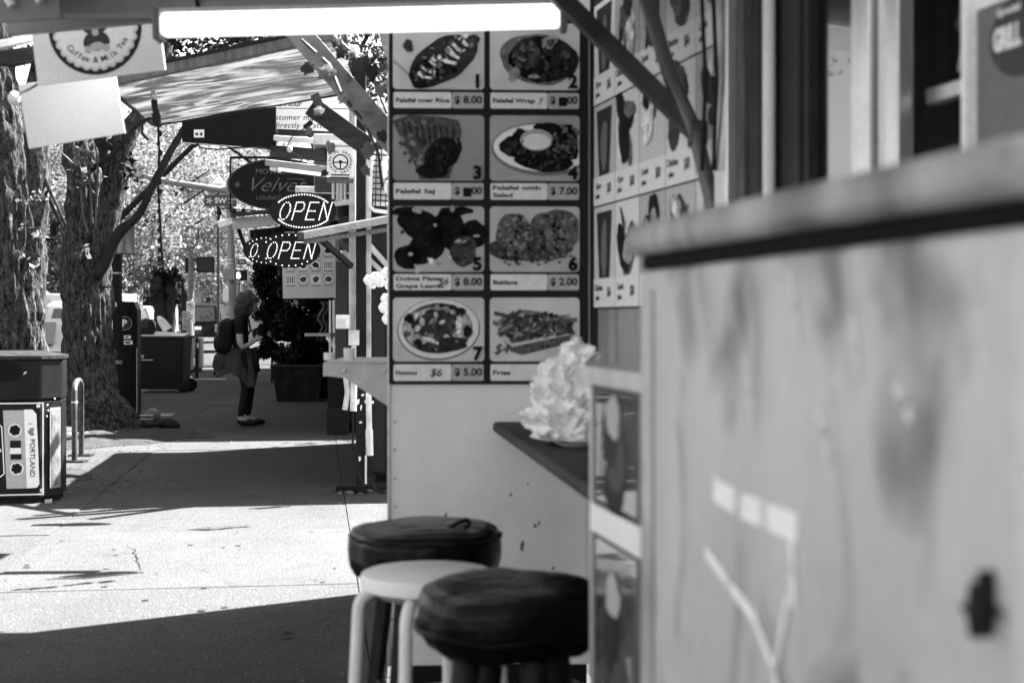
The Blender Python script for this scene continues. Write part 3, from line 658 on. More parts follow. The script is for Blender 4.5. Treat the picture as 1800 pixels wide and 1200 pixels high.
# 1 falafel over rice
p = PAN[0, 0]; multi('tray', p, [line_poly((692, 108), (745, 156), 5), line_poly((745, 157), (800, 157), 3)], .3, 0)
shp('dish', p, ell(778, 108, 68, 36, -36, wob=.05, seed=2), .07, 1); shp('dish', p, ell(755, 128, 36, 24, -25, wob=.09, seed=4), .035, 2)
pol = []
for k in range(9):
    x = 735+k*11+rr.uniform(-5, 5); y = 128-k*7+rr.uniform(-6, 6); pol += [line_poly((x-rr.uniform(4, 12), y-rr.uniform(4, 12)), (x+6, y+3), rr.uniform(4, 8)), line_poly((x+6, y+3), (x+rr.uniform(12, 26), y+rr.uniform(-2, 10)), rr.uniform(3, 6))]
multi('sauce', p, pol, .66, 3); multi('garnish', p, [ell(718, 82, 8, 12, wob=.1, seed=1), ell(832, 72, 10, 12, wob=.1, seed=3), ell(825, 95, 9, 14, wob=.1, seed=9)], .09, 4)
# 2 wrap
p = PAN[0, 1]; shp('dish', p, ell(948, 104, 68, 46, 6, wob=.03, seed=3), .22, 0); shp('dish', p, ell(952, 104, 58, 40, 5, wob=.04, seed=5), .028, 1)
shp('dish', p, ell(925, 95, 26, 26, wob=.06, seed=6), .06, 2); shp('dish', p, ell(985, 108, 30, 34, wob=.05, seed=7), .045, 3)
multi('lettuce', p, [ell(965, 75, 12, 14, 30, wob=.15, seed=5), ell(938, 134, 8, 5, wob=.2, seed=8), ell(902, 128, 6, 11, 40, wob=.1, seed=2)], .33, 4)
# 3 saj
p = PAN[1, 0]; shp('dish', p, [(690, 214), (720, 203), (775, 206), (806, 212), (812, 232), (806, 262), (790, 314), (738, 316), (728, 288), (705, 245)], .13, 0)
multi('grill_mark', p, [line_poly((708+k*11, 212+k*1.5), (714+k*11, 238+k*6), 4) for k in range(9)], .06, 1)
shp('filling', p, ell(778, 272, 38, 26, -50, wob=.06, seed=2), .025, 2); shp('filling', p, ell(762, 300, 30, 14, 0, wob=.08, seed=5), .02, 3)
# 4 falafel with salad
p = PAN[1, 1]; shp('plate', p, [(min(x, 1018), y) for x, y in ell(955, 262, 92, 47, 2)], .2, 0); shp('plate', p, [(min(x, 1018), y) for x, y in ell(955, 260, 88, 42, 2)], .68, 1)
multi('dish', p, [ell(905, 258, 26, 20, wob=.05, seed=1), ell(955, 280, 52, 22, 4, wob=.05, seed=2), ell(962, 226, 22, 12, wob=.1, seed=3), [(min(x, 1016), y) for x, y in ell(995, 252, 30, 34, wob=.08, seed=4)], ell(915, 240, 14, 15, wob=.1, seed=7)], .022, 2)
shp('sauce_cup', p, ell(943, 246, 29, 19), .3, 3); shp('sauce', p, ell(943, 249, 25, 14), .55, 4); multi('salad', p, [ell(985+8*k, 228+5*(k % 3), 5, 4, wob=.2, seed=k) for k in range(5)], .14, 4)
# 5 dolma
p = PAN[2, 0]; multi('dish', p, [ell(742, 398, 42, 28, 20, wob=.06, seed=1), ell(790, 405, 32, 34, wob=.06, seed=2), ell(718, 452, 24, 22, wob=.04, seed=3), ell(832, 412, 24, 26, wob=.05, seed=4), ell(748, 436, 36, 26, -30, wob=.05, seed=6), ell(715, 372, 24, 9, wob=.1, seed=8), ell(800, 372, 30, 9, wob=.1, seed=9)], .018, 0)
shp('dish', p, ell(815, 442, 24, 26, wob=.06, seed=5), .09, 1); multi('highlight', p, [ell(722, 447, 4, 3), ell(795, 367, 4, 6), ell(733, 371, 9, 4, 20), ell(808, 424, 12, 3), ell(765, 396, 3, 3), ell(838, 415, 6, 2)], .4, 2)
# 6 baklava
p = PAN[2, 1]; nut = M('print_nut', .1, rough=.5, var=.75, scale=45, fine=.3, bscale=80); nut2 = M('print_nut_dark', .05, rough=.5, var=.7, scale=60, fine=.3, bscale=80)
shp('dish', p, ell(930, 437, 70, 24, wob=.06, seed=4), nut2, 0); shp('dish', p, ell(905, 410, 34, 34, wob=.07, seed=2), nut, 1); shp('dish', p, [(min(x, 1017), y) for x, y in ell(978, 405, 44, 40, wob=.06, seed=3)], nut, 2)
shp('dish', p, ell(938, 424, 26, 22, wob=.1, seed=6), nut2, 3); multi('crumb', p, [ell(885+rr.uniform(0, 120), 452+rr.uniform(-5, 14), 3, 2, wob=.2, seed=k) for k in range(26)], .1, 4)
# 7 hummus
p = PAN[3, 0]; shp('plate', p, ell(771, 579, 73, 54, -4), .12, 0); shp('plate', p, ell(771, 578, 71, 52, -4), .55, 1); shp('plate', p, ell(769, 577, 62, 44, -4, wob=.01), .1, 2)
shp('dish', p, ell(768, 577, 58, 40, -4, wob=.03, seed=3), .42, 3); shp('dish', p, ell(766, 570, 40, 26, wob=.08, seed=5), .08, 4); shp('dish', p, ell(780, 606, 48, 12, -8, wob=.1, seed=6), .06, 4)
multi('garnish', p, [ell(720, 560, 8, 10, wob=.15, seed=1), ell(770, 537, 12, 4, wob=.15, seed=2), ell(808, 548, 9, 9, wob=.15, seed=3), ell(822, 582, 7, 12, wob=.15, seed=4), ell(735, 602, 10, 6, wob=.15, seed=6), ell(795, 540, 6, 5, wob=.1, seed=7)], .03, 5)
multi('highlight', p, [ell(758, 598, 14, 4, 20, wob=.1, seed=1), ell(806, 572, 6, 14, 10, wob=.15, seed=2), ell(738, 552, 12, 4, -30, wob=.1, seed=5)], .6, 6)
# 8 fries
p = PAN[3, 1]; shp('tray', p, [(885, 598), (1008, 580), (1000, 604), (918, 624), (898, 618)], .13, 0); multi('tray_rim', p, [line_poly((880, 588), (898, 606), 6), line_poly((898, 607), (1010, 584), 6)], .4, 2)
shp('dish', p, ell(945, 575, 58, 24, -8, wob=.06, seed=4), .07, 0)
for lay, gv in ((3, .16), (4, .24), (5, .11)):
    pol = []
    for k in range(12):
        x = rr.uniform(885, 1000); y = rr.uniform(553, 590)-(8 if 930 < x < 980 else 0); a = rr.uniform(-.9, .5); l = rr.uniform(14, 26); pol.append(line_poly((x-math.cos(a)*l, y-math.sin(a)*l*.7), (x+math.cos(a)*l, y+math.sin(a)*l*.7), 7))
    multi('chips', p, pol, gv, lay)

def scatter(cell, cx, cy, rx, ry, rot, n, s0, s1, greys, layer, seed):
    """small mottles that make up the printed photograph of a dish"""
    r = random.Random(seed); c_, s_ = math.cos(R(rot)), math.sin(R(rot)); x0, x1 = COLS[cell[1]]
    for gi, gv in enumerate(greys):
        mb = MB(); mb.T = TM
        for k in range(n):
            q = math.sqrt(r.random()); a = r.uniform(0, 2*PI); x, y = q*rx*math.cos(a), q*ry*math.sin(a); X, Y = cx+x*c_-y*s_, cy+x*s_+y*c_
            w_ = r.uniform(s0, s1)
            mb.prism([q2(min(max(p[0], x0+2), x1-3), p[1]) for p in ell(X, Y, w_, w_*r.uniform(.4, .9), r.uniform(0, 180), n=8, wob=.1, seed=k+gi*50)], .0105+(layer+gi*.4)*.0007+.00001*k, .0108+(layer+gi*.4)*.0007+.00001*k)
        build('mottle', mb, gd(gv), PAN[cell], kind='stuff')
scatter((0, 0), 778, 108, 62, 30, -36, 13, 2, 6, [.02, .14, .3], 5, 1); scatter((0, 0), 755, 130, 30, 18, -25, 10, 2, 6, [.015, .2], 6, 2)
scatter((0, 1), 950, 104, 52, 34, 5, 24, 3, 9, [.015, .06, .12], 5, 3); scatter((0, 1), 925, 92, 20, 18, 0, 8, 2, 5, [.2, .1], 6, 4); scatter((0, 1), 905, 120, 10, 26, 25, 8, 2, 5, [.3], 6, 5)
scatter((1, 0), 755, 235, 58, 22, 14, 7, 2, 6, [.09, .2], 4, 6); scatter((1, 0), 775, 280, 30, 24, -40, 14, 2, 6, [.012, .05], 5, 7); scatter((1, 0), 720, 265, 14, 30, -30, 8, 3, 7, [.1, .25], 5, 8)
scatter((1, 1), 905, 258, 22, 16, 0, 12, 2, 5, [.05, .1], 6, 9); scatter((1, 1), 958, 282, 46, 16, 4, 18, 2, 6, [.045, .09, .012], 6, 10); scatter((1, 1), 995, 250, 26, 30, 0, 20, 2, 6, [.1, .2, .012], 6, 11)
scatter((2, 0), 755, 410, 50, 30, 0, 12, 3, 8, [.03, .01], 3, 12); scatter((2, 0), 815, 440, 22, 24, 0, 10, 2, 6, [.16, .05], 4, 13); scatter((2, 0), 770, 455, 44, 16, -20, 6, 3, 8, [.4, .5], 0, 14)
scatter((2, 1), 905, 410, 30, 30, 0, 26, 2, 6, [.03, .16, .26], 5, 15); scatter((2, 1), 980, 405, 38, 34, 0, 30, 2, 6, [.03, .16, .24], 5, 16); scatter((2, 1), 935, 445, 64, 14, 0, 26, 2, 5, [.02, .12, .2], 6, 17)
scatter((3, 0), 768, 577, 54, 38, -4, 13, 2, 7, [.05, .3, .5, .14], 7, 18)
scatter((3, 1), 945, 574, 54, 20, -8, 20, 2, 6, [.05, .3, .14], 7, 19); scatter((3, 1), 945, 606, 46, 8, -10, 10, 2, 6, [.08, .2], 2, 20)
# ================================================================== CART R: the long cart on the right
cR = Vector((.27, 5.0, 0)); rzR = math.atan2(-.9747, .2234)
def sR(px): return (5-3540.0/(px-327))/.9747
tR = thing('food_cart', 'long food cart on the right with picture menu, posts and window', 'food cart', cR, rzR)
def rpart(name, boxes, mat, par=None, bevel=.003, label=None):
    mb = MB()
    for b in boxes: mb.bx(*b)
    return build(name, mb, mat, par or tR, world=False, bevel=bevel, label=label)
wr = M('cart_wall_grey', .34, rough=.45, var=.15, scale=3, streak=.3)
rpart('wall', [(.012, 1.30, .03, .08, .35, 2.75)], wr)
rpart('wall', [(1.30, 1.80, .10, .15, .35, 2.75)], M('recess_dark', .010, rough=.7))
rpart('wall', [(1.80, 3.9, .06, .10, .35, 1.30)], wr)
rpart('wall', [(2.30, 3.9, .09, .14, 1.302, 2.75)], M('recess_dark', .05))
rpart('floor_skirt', [(.02, 3.9, .1, .2, .06, .348)], blackm)
rpart('roof', [(-.1, 4.0, -.1, 2.2, 2.752, 2.85)], galv)
rpart('end_wall', [(.02, .07, .082, 2.1, .35, 2.75)], wr)
rpart('end_wall', [(3.85, 3.9, .142, 2.1, .35, 2.75)], wr)
rpart('back_wall', [(.02, 3.9, 2.1, 2.15, .35, 2.75)], wr)
rpart('corner_post', [(1.295, 1.385, -.03, .03, 1.0, 2.7)], alu)
rpart('post', [(1.395, 1.435, -.005, .06, 1.0, 2.7)], wood); rpart('post', [(1.535, 1.60, -.03, .05, 1.0, 2.7)], M('dark_post', .035, rough=.6, var=.3))
rpart('post', [(1.70, 1.80, -.02, .055, 1.0, 2.7)], M('dark_post', .1))
mb = MB(); mb.tube([(1.69, -.045, .05), (1.69, -.045, 2.74)], .015, 12); build('pole', mb, white, tR, world=False, smooth=True)
for z in (1.5, 2.3): rpart('hinge', [(1.42, 1.445, -.02, 0, z, z+.07)], steel)
# window with frame
rpart('window_frame', [(1.80, 1.83, -.01, .05, 1.32, 2.7), (2.08, 2.11, -.01, .05, 1.32, 2.7), (1.83, 2.08, -.01, .05, 1.32, 1.36), (1.83, 2.08, -.01, .05, 2.62, 2.7)], M('dark_post', .1))
rpart('window_pane', [(1.83, 2.08, .015, .02, 1.36, 2.62)], glass, bevel=0)
rpart('mullion', [(2.112, 2.19, -.045, .03, 1.0, 2.74)], alu); rpart('mullion', [(2.20, 2.235, -.03, .03, 1.0, 2.74)], white); rpart('mullion', [(2.25, 2.30, -.04, -.01, 1.0, 2.74)], alu)
rpart('rail', [(2.30, 2.52, .02, .05, 1.735, 1.765)], alu)
# dark drinks board behind the rail
tB = thing('picture_board', 'dark dish board between the aluminium posts above the metal cabinet', 'menu', cR+Vector((.2234*2.41, -.9747*2.41, 1.9)), rzR)
TRW = frame(cR, (.2234, -.9747, 0), (0, 0, 1))       # X along the wall towards the viewer, Y up, Z out of the wall
mb = MB(); mb.T = TRW; mb.bx(2.305, 2.515, 1.78, 2.6, -.085, -.075); build('backing', mb, g(.02), tB)
for i in range(2):
    for j in range(3):
        mb = MB(); mb.T = TRW; x = 2.36+.1*i; y = 1.82+.075*j; mb.prism(ell(x, y, .035, .026, wob=.15, seed=i+3*j), -.0745, -.0735); build('dish', mb, g([.07, .12, .05][j]), tB)
mb = MB(); mb.T = TRW
for k in range(3): stroke(mb, [(2.33+.06*k, 1.80), (2.34+.06*k, 1.83), (2.35+.06*k, 1.79)], .008, -.0735, -.0725, TRW if False else Matrix.Identity(4))
build('highlight', mb, g(.3), tB)
# poster at the right edge
tP = thing('drinks_poster', 'grey poster with white top and disc at the right edge', 'poster', cR+Vector((.2234*2.6, -.9747*2.6, 1.9)), rzR)
mb = MB(); mb.T = TRW; mb.bx(2.525, 2.88, 1.3, 2.24, .0, .006); build('sheet', mb, g(.2), tP)
mb = MB(); mb.T = TRW; mb.bx(2.525, 2.88, 1.868, 2.238, .0065, .0075); build('header', mb, g(.62), tP)
mb = MB(); mb.T = TRW; mb.prism(ell(2.67, 1.80, .10, .07), .0065, .0072); build('disc', mb, g(.1), tP)
mb = MB(); txt(mb, 'Special', 2.63, 1.848, .018, TRW, z=.008, bold=.02, width=.07); build('small_lettering', mb, g(.6), tP); mb = MB(); txt(mb, 'GRILL', 2.625, 1.80, .052, TRW, z=.008, bold=.06, width=.085); build('lettering', mb, g(.6), tP)
rpart('poster_trim', [(2.512, 2.528, -.03, .0, 1.3, 2.7)], white)
# ---- picture menu on its side
tN = thing('picture_menu', 'grid of dish pictures on the side of the right hand cart', 'menu', cR+Vector((.2234*.64, -.9747*.64, 1.36)), rzR)
mb = MB(); mb.T = TRW; mb.bx(.0, 1.285, 1.355, 2.5, -.028, -.02); build('backing', mb, g(.05), tN)
rr = random.Random(9); CW = .2565
for j in range(3):
    for i in range(5):
        x0 = .004+i*CW; x1 = x0+CW-.006; z0 = 1.36+j*.353; z1 = z0+.347
        mb = MB(); mb.T = TRW; mb.bx(x0, x1, z0, z1, -.02, -.0185); pan = build('picture_panel', mb, g([.5, .42, .6, .55, .38][(i*2+j) % 5]), tN)
        mb = MB(); mb.T = TRW; mb.bx(x0, x1, z0, z0+.098, -.018, -.017); build('name_strip', mb, g(.66), pan)
        mb = MB(); mb.T = TRW
        txt(mb, rr.choice(['Gyro', 'Kebab', 'Lamb', 'Shawarma', 'Chicken']), x0+.065, z0+.068, .026, TRW, z=-.0165, width=.085) if False else None
        for s, xx, zz, sz in ((rr.choice(['Gyro', 'Kebab', 'Lamb', 'Chicken']), .06, .066, .03), ('plate', .05, .032, .024), (rr.choice(['$7', '$8', '$6']), .185, .05, .045)):
            txt(mb, s, x0+xx, z0+zz, sz, Matrix.Identity(4), z=-.0165, bold=.02)
        build('lettering', mb, g(.04), pan)
        cx, cz = (x0+x1)/2, z0+.225
        if i == 0:
            mb = MB(); mb.T = TRW; mb.prism([(cx-.06, z0+.10), (cx+.06, z0+.10), (cx+.09, z1-.02), (cx-.09, z1-.02)], -.018, -.0172); build('dish', mb, g(.07), pan)
            mb = MB(); mb.T = TRW; mb.prism(ell(cx, z0+.2, .035, .09, wob=.1, seed=j), -.017, -.0166); build('dish', mb, g(.2), pan)
        else:
            for k in range(8):
                mb = MB(); mb.T = TRW; mb.prism(ell(cx+rr.uniform(-.05, .05), cz+rr.uniform(-.07, .07), rr.uniform(.015, .06), rr.uniform(.02, .1), rr.uniform(-40, 40), wob=.08, seed=rr.randint(0, 99)), -.018+.0006*k, -.0176+.0006*k)
                build('dish', mb, gd(rr.choice([.04, .07, .12, .2, .35, .6])), pan)
mb = MB(); mb.T = TRW
# awning struts and the beam with the lamp
tW = thing('steel_awning', 'grey awning beam with steel struts above the stools', 'awning', P(900, 0, 4.4))
strut = M('strut_metal', .06, rough=.38, metal=.4, var=.3, scale=8)
mb = MB(); mb.bar(P(930, -60, 4.05), P(1222, 232, 3.86), .05, .05, (0, 1, 0)); build('strut', mb, strut, tW, bevel=.003)
mb = MB(); mb.tube([P(1118, -60, 4.0), P(1180, 140, 3.9), P(1222, 232, 3.84), P(1254, 362, 3.80)], .021, 12); build('strut', mb, M('strut_pipe', .13, rough=.4, metal=.4), tW, smooth=True)
mb = MB(); mb.box(tuple(P(1226, 236, 3.85)), (.05, .06, .07)); build('bracket', mb, strut, tW, bevel=.008)
for px, py in ((1238, 60), (1258, 90)):
    mb = MB(); mb.tube([P(px-6, -40, 3.7), P(px+2, 140, 3.68), P(px-4, 300, 3.72)], .006, 6); build('cable', mb, black, tW, smooth=True)
beamm = M('beam_grey', .3, rough=.55, var=.15, scale=4, streak=.1)
mb = MB(); mb.bar(P(100, 2, 4.42), P(1010, -12, 4.42), .09, .10); build('beam', mb, beamm, tW, bevel=.006)
mb = MB(); mb.bx(-1.62, .45, 2.2, 4.6, 2.42, 2.45); build('canopy', mb, M('canopy_sheet', .3, rough=.6), tW)
mb = MB(); mb.bar(P(14, 52, 4.5), P(281, 28, 4.5), .03, .042); build('batten', mb, M('batten_grey', .3, rough=.5), tW, bevel=.004)
mb = MB(); mb.bar(P(-20, 84, 5.0), P(62, 66, 5.0), .03, .025); build('batten', mb, white, tW, bevel=.003)
mb = MB(); mb.bar(P(-30, 107, 5.05), P(70, 94, 5.05), .06, .045); build('batten', mb, wooddk, tW, bevel=.003)
mb = MB(); mb.tube([P(-20, 113, 5.0), P(25, 116, 5.0), P(62, 108, 5.0)], .006, 6); mb.tube([P(33, 165, 5.15), P(50, 158, 5.0), P(70, 146, 4.9)], .005, 6); build('wire', mb, black, tW, smooth=True)
mb = MB(); mb.bar(P(345, -4, 4.36), P(349, 14, 4.36), .01, .012); build('hook', mb, black, tW)
mb = MB(); mb.ball(P(25, 173, 5.1), .022, 6, sc=(1, 1, 1.2)); bl = build('clear_bulb', mb, M('bulb_glass', .6, rough=.1), tW, smooth=True)
# fluorescent fixture
tF = thing('tube_light', 'long lit tube light hanging across the top of the picture', 'light', P(640, 66, 4.3))
ax = P(283, 46, 4.3); bx_ = P(985, 30, 4.3)
mb = MB(); mb.bar(ax, bx_, .065, .066); d0 = (bx_-ax).normalized()
build('diffuser', mb, tubeglow, tF, bevel=.016, seg=4)
mb = MB(); mb.bar(ax-d0*.018, ax+d0*.002, .08, .094); build('end_cap', mb, greyp, tF, bevel=.006)
mb = MB(); mb.bar(bx_-d0*.002, bx_+d0*.02, .08, .09); build('end_cap', mb, greyp, tF, bevel=.006)
mb = MB(); mb.bar(ax+Vector((0, .0, .041)), bx_+Vector((0, 0, .041)), .06, .012); build('housing', mb, white, tF)
# ---- counter shelf along the right cart
tC = thing('counter_shelf', 'dark wooden counter shelf under the menu corner', 'shelf', Vector((.1, 4, 0)))
zc = .96; th = .035
mb = MB(); pts = [P(866, 742, 5.0), Vector((.27, 4.99, 0)), Vector((.70, 3.05, 0)), P(1035, 850, 3.1)]
pl = [(-.058, 4.98), (.255, 4.98), (.70, 3.02), (.168, 3.02)]
pl = [(-.068, 4.97), (-.05, 4.985), (.255, 4.985), (.70, 3.02), (.168, 3.02)]
mb.prism(pl, zc-th, zc); build('top', mb, wooddk, tC, bevel=.014, seg=3)
mb = MB(); mb.bar((.27, 4.5, .93), (.27, 4.5, .55), .03, .03); build('brace', mb, darkmetal, tC)
# crumpled plastic bag and plate on it
q = P(1000, 782, 4.08); q.z = zc
mb = MB(); n = 150; K = 110; vs = []
def pr(z):
    return (.085*(1-z)**.55+.012)*(1.0 if z > .25 else .8+.8*z) if z < .7 else .06*(1-z)**.8+.006
for i in range(K+1):
    z = i/K; r = .128*math.sin(PI*min(1, .12+z*.88))**.55*(1-.42*z) if z < .97 else .01
    for j in range(n):
        t = 2*PI*j/n; p = Vector((math.cos(t)*r, math.sin(t)*r, z*.3))
        a = abs(noise.noise(p*16+Vector((7, 3, 1)))); b = abs(noise.noise(p*34)); c = noise.noise(p*7+Vector((2, 9, 4)))
        p *= 1; off = Vector((math.cos(t), math.sin(t), .25))
        p += off*(-.085*a-.045*b+.05*c+.03-.02*abs(noise.noise(p*70)))
        p.z = max(.0, p.z+.02*c)+.002
        if z > .75: p.x += (z-.75)*.12
        vs.append(q+p)
fs = [(i*n+j, i*n+(j+1) % n, (i+1)*n+(j+1) % n, (i+1)*n+j) for i in range(K) for j in range(n)]+[list(range(n))[::-1], list(range(K*n, K*n+n))]
mb.add(vs, fs); tBg = build('plastic_bag', mb, M('crumpled_plastic', .85, rough=.16, var=.12, scale=30, spec=.8), smooth='all', tagv=('crumpled white plastic bag standing on the counter shelf', 'plastic bag'))
mb = MB(); q2_ = P(1022, 778, 4.0); q2_.z = zc; mb.lathe([(.05, 0), (.075, .012), (.078, .014), (.06, .006), (.0005, .004)], 28, Matrix.Translation(q2_)); build('plate', mb, whitep, smooth=True, tagv=('white paper plate under the plastic bag on the counter', 'plate'))
# ---- glossy picture stand in front of the counter
T0 = Vector((.148, 2.6, 0)); exS = Vector((.19, -.98, 0)).normalized()
tG = thing('picture_stand', 'upright board with metal edge and dish photos beside the stools', 'sign board', T0, math.atan2(exS.y, exS.x))
def gp(name, b, mat, par=None, bevel=.002): mb = MB(); mb.bx(*b); return build(name, mb, mat, par or tG, world=False, bevel=bevel)
gp('board', (.0, .62, .004, .035, .03, 1.20), M('board_dark', .05, rough=.25)); gp('edge_strip', (-.012, .0, -.004, .04, .02, 1.235), alu); gp('top_rail', (.0, .63, -.03, .06, 1.205, 1.235), alu)
for k, (z0, z1) in enumerate(((.995, 1.19), (.52, .925), (.06, .48))):
    pan = gp('photo_panel', (.03, .30, -.003, .004, z0, z1), M('gloss_photo', .1, rough=.06, var=.7, scale=9, coat=1.0))
    for j in range(4):
        mb = MB(); mb.prism(ell(.16+.03*math.sin(j*2.1), z0+(z1-z0)*(.2+.2*j), .07-.012*j, .05, 30*j, wob=.1, seed=j+k), -.0042-.0006*j, -.0038-.0006*j, Matrix(((1, 0, 0, 0), (0, 0, 1, 0), (0, 1, 0, 0), (0, 0, 0, 1)))); build('dish', mb, g([.04, .1, .05, .3][j]), pan, world=False)
gp('white_band', (.0, .35, -.006, .003, .935, .985), whitep)
mb = MB(); mb.tube([(.05, -.02, .2), (.05, -.045, .5), (.07, -.05, .56), (.1, -.045, .5), (.1, -.02, .25)], .012, 10); build('handle', mb, white, tG, world=False, smooth=True)
# ================================================================== the metal cabinet in front
c0 = Vector((.182, 2.05, 0)); exC = Vector((.192, -1.0, 0)).normalized()
tK = thing('metal_cabinet', 'large blurred grey metal cabinet with overhanging lid at the right', 'cabinet', c0, math.atan2(exC.y, exC.x))
cabm = M('cabinet_paint', .46, blotch=.62, rough=.5, var=.2, scale=2.4, stretch=(1.6, 1.6, .9), bump=.04, bscale=20, fine=.05)
def kp_(name, b, mat, bevel=.006, par=None): mb = MB(); mb.bx(*b); return build(name, mb, mat, par or tK, world=False, bevel=bevel, seg=3)
def cs(px): D = (.182+2.05*.192)/((px-900)/FPX+.192); return (2.05-D)*1.0183
kp_('body', (.0, 1.02, .0, .55, .04, 1.389), cabm, .012)
kp_('lid_gap_shade', (.005, 1.015, .004, .54, 1.390, 1.408), M('lid_gap_shade', .006, rough=.9), .001)  # near-black band paints the shaded gap under the lid
mb = MB(); mb.bx(-.012, 1.04, -.016, .58, 1.409, 1.455); build('lid', mb, M('lid_paint', .27, rough=.35, var=.4, scale=9, blotch=.5), tK, world=False, bevel=.014, seg=4)
kp_('plinth', (.02, 1.0, .02, .53, 0, .04), blackm)
kp_('door_seam', (.075, .079, -.002, .002, .1, 1.36), M('seam', .16), 0); 
Tk = Matrix(((1, 0, 0, 0), (0, 0, -1, 0), (0, 1, 0, 0), (0, 0, 0, 1)))
def ck(px, py):
    D = (.182+2.05*.192)/((px-900)/FPX+.192); return (cs(px), EYE+(HZ-py)/FPX*D)
mb = MB()
stroke(mb, [ck(1262, 862), ck(1300, 885), ck(1345, 905), ck(1395, 925)], .03, .001, .0016, Tk); stroke(mb, [ck(1392, 915), ck(1396, 1000), ck(1398, 1060)], .013, .0018, .0022, Tk)
stroke(mb, [ck(1246, 970), ck(1285, 1025), ck(1330, 1085)], .015, .0024, .0028, Tk); stroke(mb, [ck(1330, 1085), ck(1365, 1175), ck(1372, 1230)], .012, .0030, .0034, Tk); stroke(mb, [ck(1390, 1050), ck(1370, 1160)], .008, .0036, .004, Tk)
build('tape_residue', mb, g(.7), tK, world=False)
for a, b_, wd in (((1310, 630), (1325, 740), .008), ((1390, 480), (1405, 600), .009), ((1440, 720), (1455, 800), .012), ((1500, 560), (1510, 660), .009), ((1580, 680), (1600, 730), .014)):
    mb = MB(); stroke(mb, [ck(*a), ck((a[0]+b_[0])/2+4, (a[1]+b_[1])/2), ck(*b_)], wd, .001, .0016, Tk); build('scratch', mb, g(.45), tK, world=False)
mb = MB(); x, z = ck(1748, 1070); pts = []
for i in range(8):
    t = 2*PI*i/8; r = .006 if i % 2 else .019; pts.append((x+r*math.cos(t), z+r*1.2*math.sin(t)))
mb.prism(pts, 0, .022, Tk); mb.prism([(x-.004, z), (x+.004, z), (x+.003, z+.03), (x-.003, z+.03)], 0, .014, Tk); build('latch', mb, black, tK, world=False, bevel=.002)
# ================================================================== STOOLS
def cushion(r, h, seed, skirt):
    mb = MB(); n = 120
    P_ = [(.001, h), (r*.3, h*.995), (r*.6, h*.98), (r*.82, h*.94), (r*.94, h*.85), (r*.99, h*.66), (r*1.0, h*.45), (r*.99, h*.25), (r*.96, h*.08), (r*.9, -.01), (r*.8, -skirt), (r*.55, -skirt-.012), (.001, -skirt-.012)]
    Q = []
    for (r0, z0), (r1, z1) in zip(P_[:-1], P_[1:]):
        for k in range(5): Q.append((r0+(r1-r0)*k/5, z0+(z1-z0)*k/5))
    Q.append(P_[-1])
    def wob(t, rr_, z):
        lo = max(0, min(1, 1-z/(h*.75)))
        return 1+.02*math.sin(5*t+seed)+.02*noise.noise(Vector((math.cos(t)*3+seed, math.sin(t)*3, z*9)))+lo*(.025*abs(noise.noise(Vector((math.cos(t)*7+seed, math.sin(t)*7, z*3))))-.018*abs(math.sin(8*t+seed+1.5*math.sin(3*t))))
    mb.lathe(Q[::-1], n, wob=wob)
    for i, p in enumerate(mb.v):
        c1 = abs(noise.noise(Vector((p.x*11+seed, p.y*16, 1)))); c2 = abs(noise.noise(Vector((p.x*24+seed, p.y*30, p.z*20))))
        mb.v[i] = p+Vector((0, 0, .014*noise.noise(Vector((p.x*5+seed, p.y*5, 1)))-.012*max(0, .12-c1)+.002*c2))
    return mb
# back stool
q = P(748, 930, 3.95); b0 = Vector((q.x, q.y, 0))
t = thing('bar_stool', 'black vinyl covered bar stool farthest back, against the white wall', 'stool', b0, R(20), group='stools at the counter')
mb = cushion(.215, .132, 1.0, .010); mb.v = [p+Vector((0, 0, .625)) for p in mb.v]; cu = build('cushion', mb, vinyl, t, world=False, smooth='all')
mb = MB(); mb.tube([(.03, -.1, .752), (.1, -.05, .764), (.13, 0, .757)], [.004, .014, .006], 8, sq=.5); build('fold', mb, vinyl, cu, world=False, smooth='all')
mb = MB(); mb.tube([(math.cos(2*PI*i/48)*.211, math.sin(2*PI*i/48)*.211, .722+.003*math.sin(i*1.7)) for i in range(49)], .0045, 6, caps=False); build('piping', mb, vinyl, cu, world=False, smooth=True)
legm = M('leg_wood', .018, rough=.5, var=.4, scale=6, stretch=(5, 5, 1))
for i in range(4):
    a = R(45+90*i); mb = MB(); mb.bar((math.cos(a)*.12, math.sin(a)*.12, .615), (math.cos(a)*.2, math.sin(a)*.2, 0), .036, .036, (math.cos(a+PI/2), math.sin(a+PI/2), 0)); build('leg', mb, legm, t, world=False, bevel=.004)
for i in range(4):
    a = R(45+90*i); b = R(135+90*i); mb = MB(); z = .30 if i % 2 else .26; r = .16; mb.bar((math.cos(a)*r, math.sin(a)*r, z), (math.cos(b)*r, math.sin(b)*r, z), .02, .028); build('stretcher', mb, legm if i else galv, t, world=False, bevel=.003)
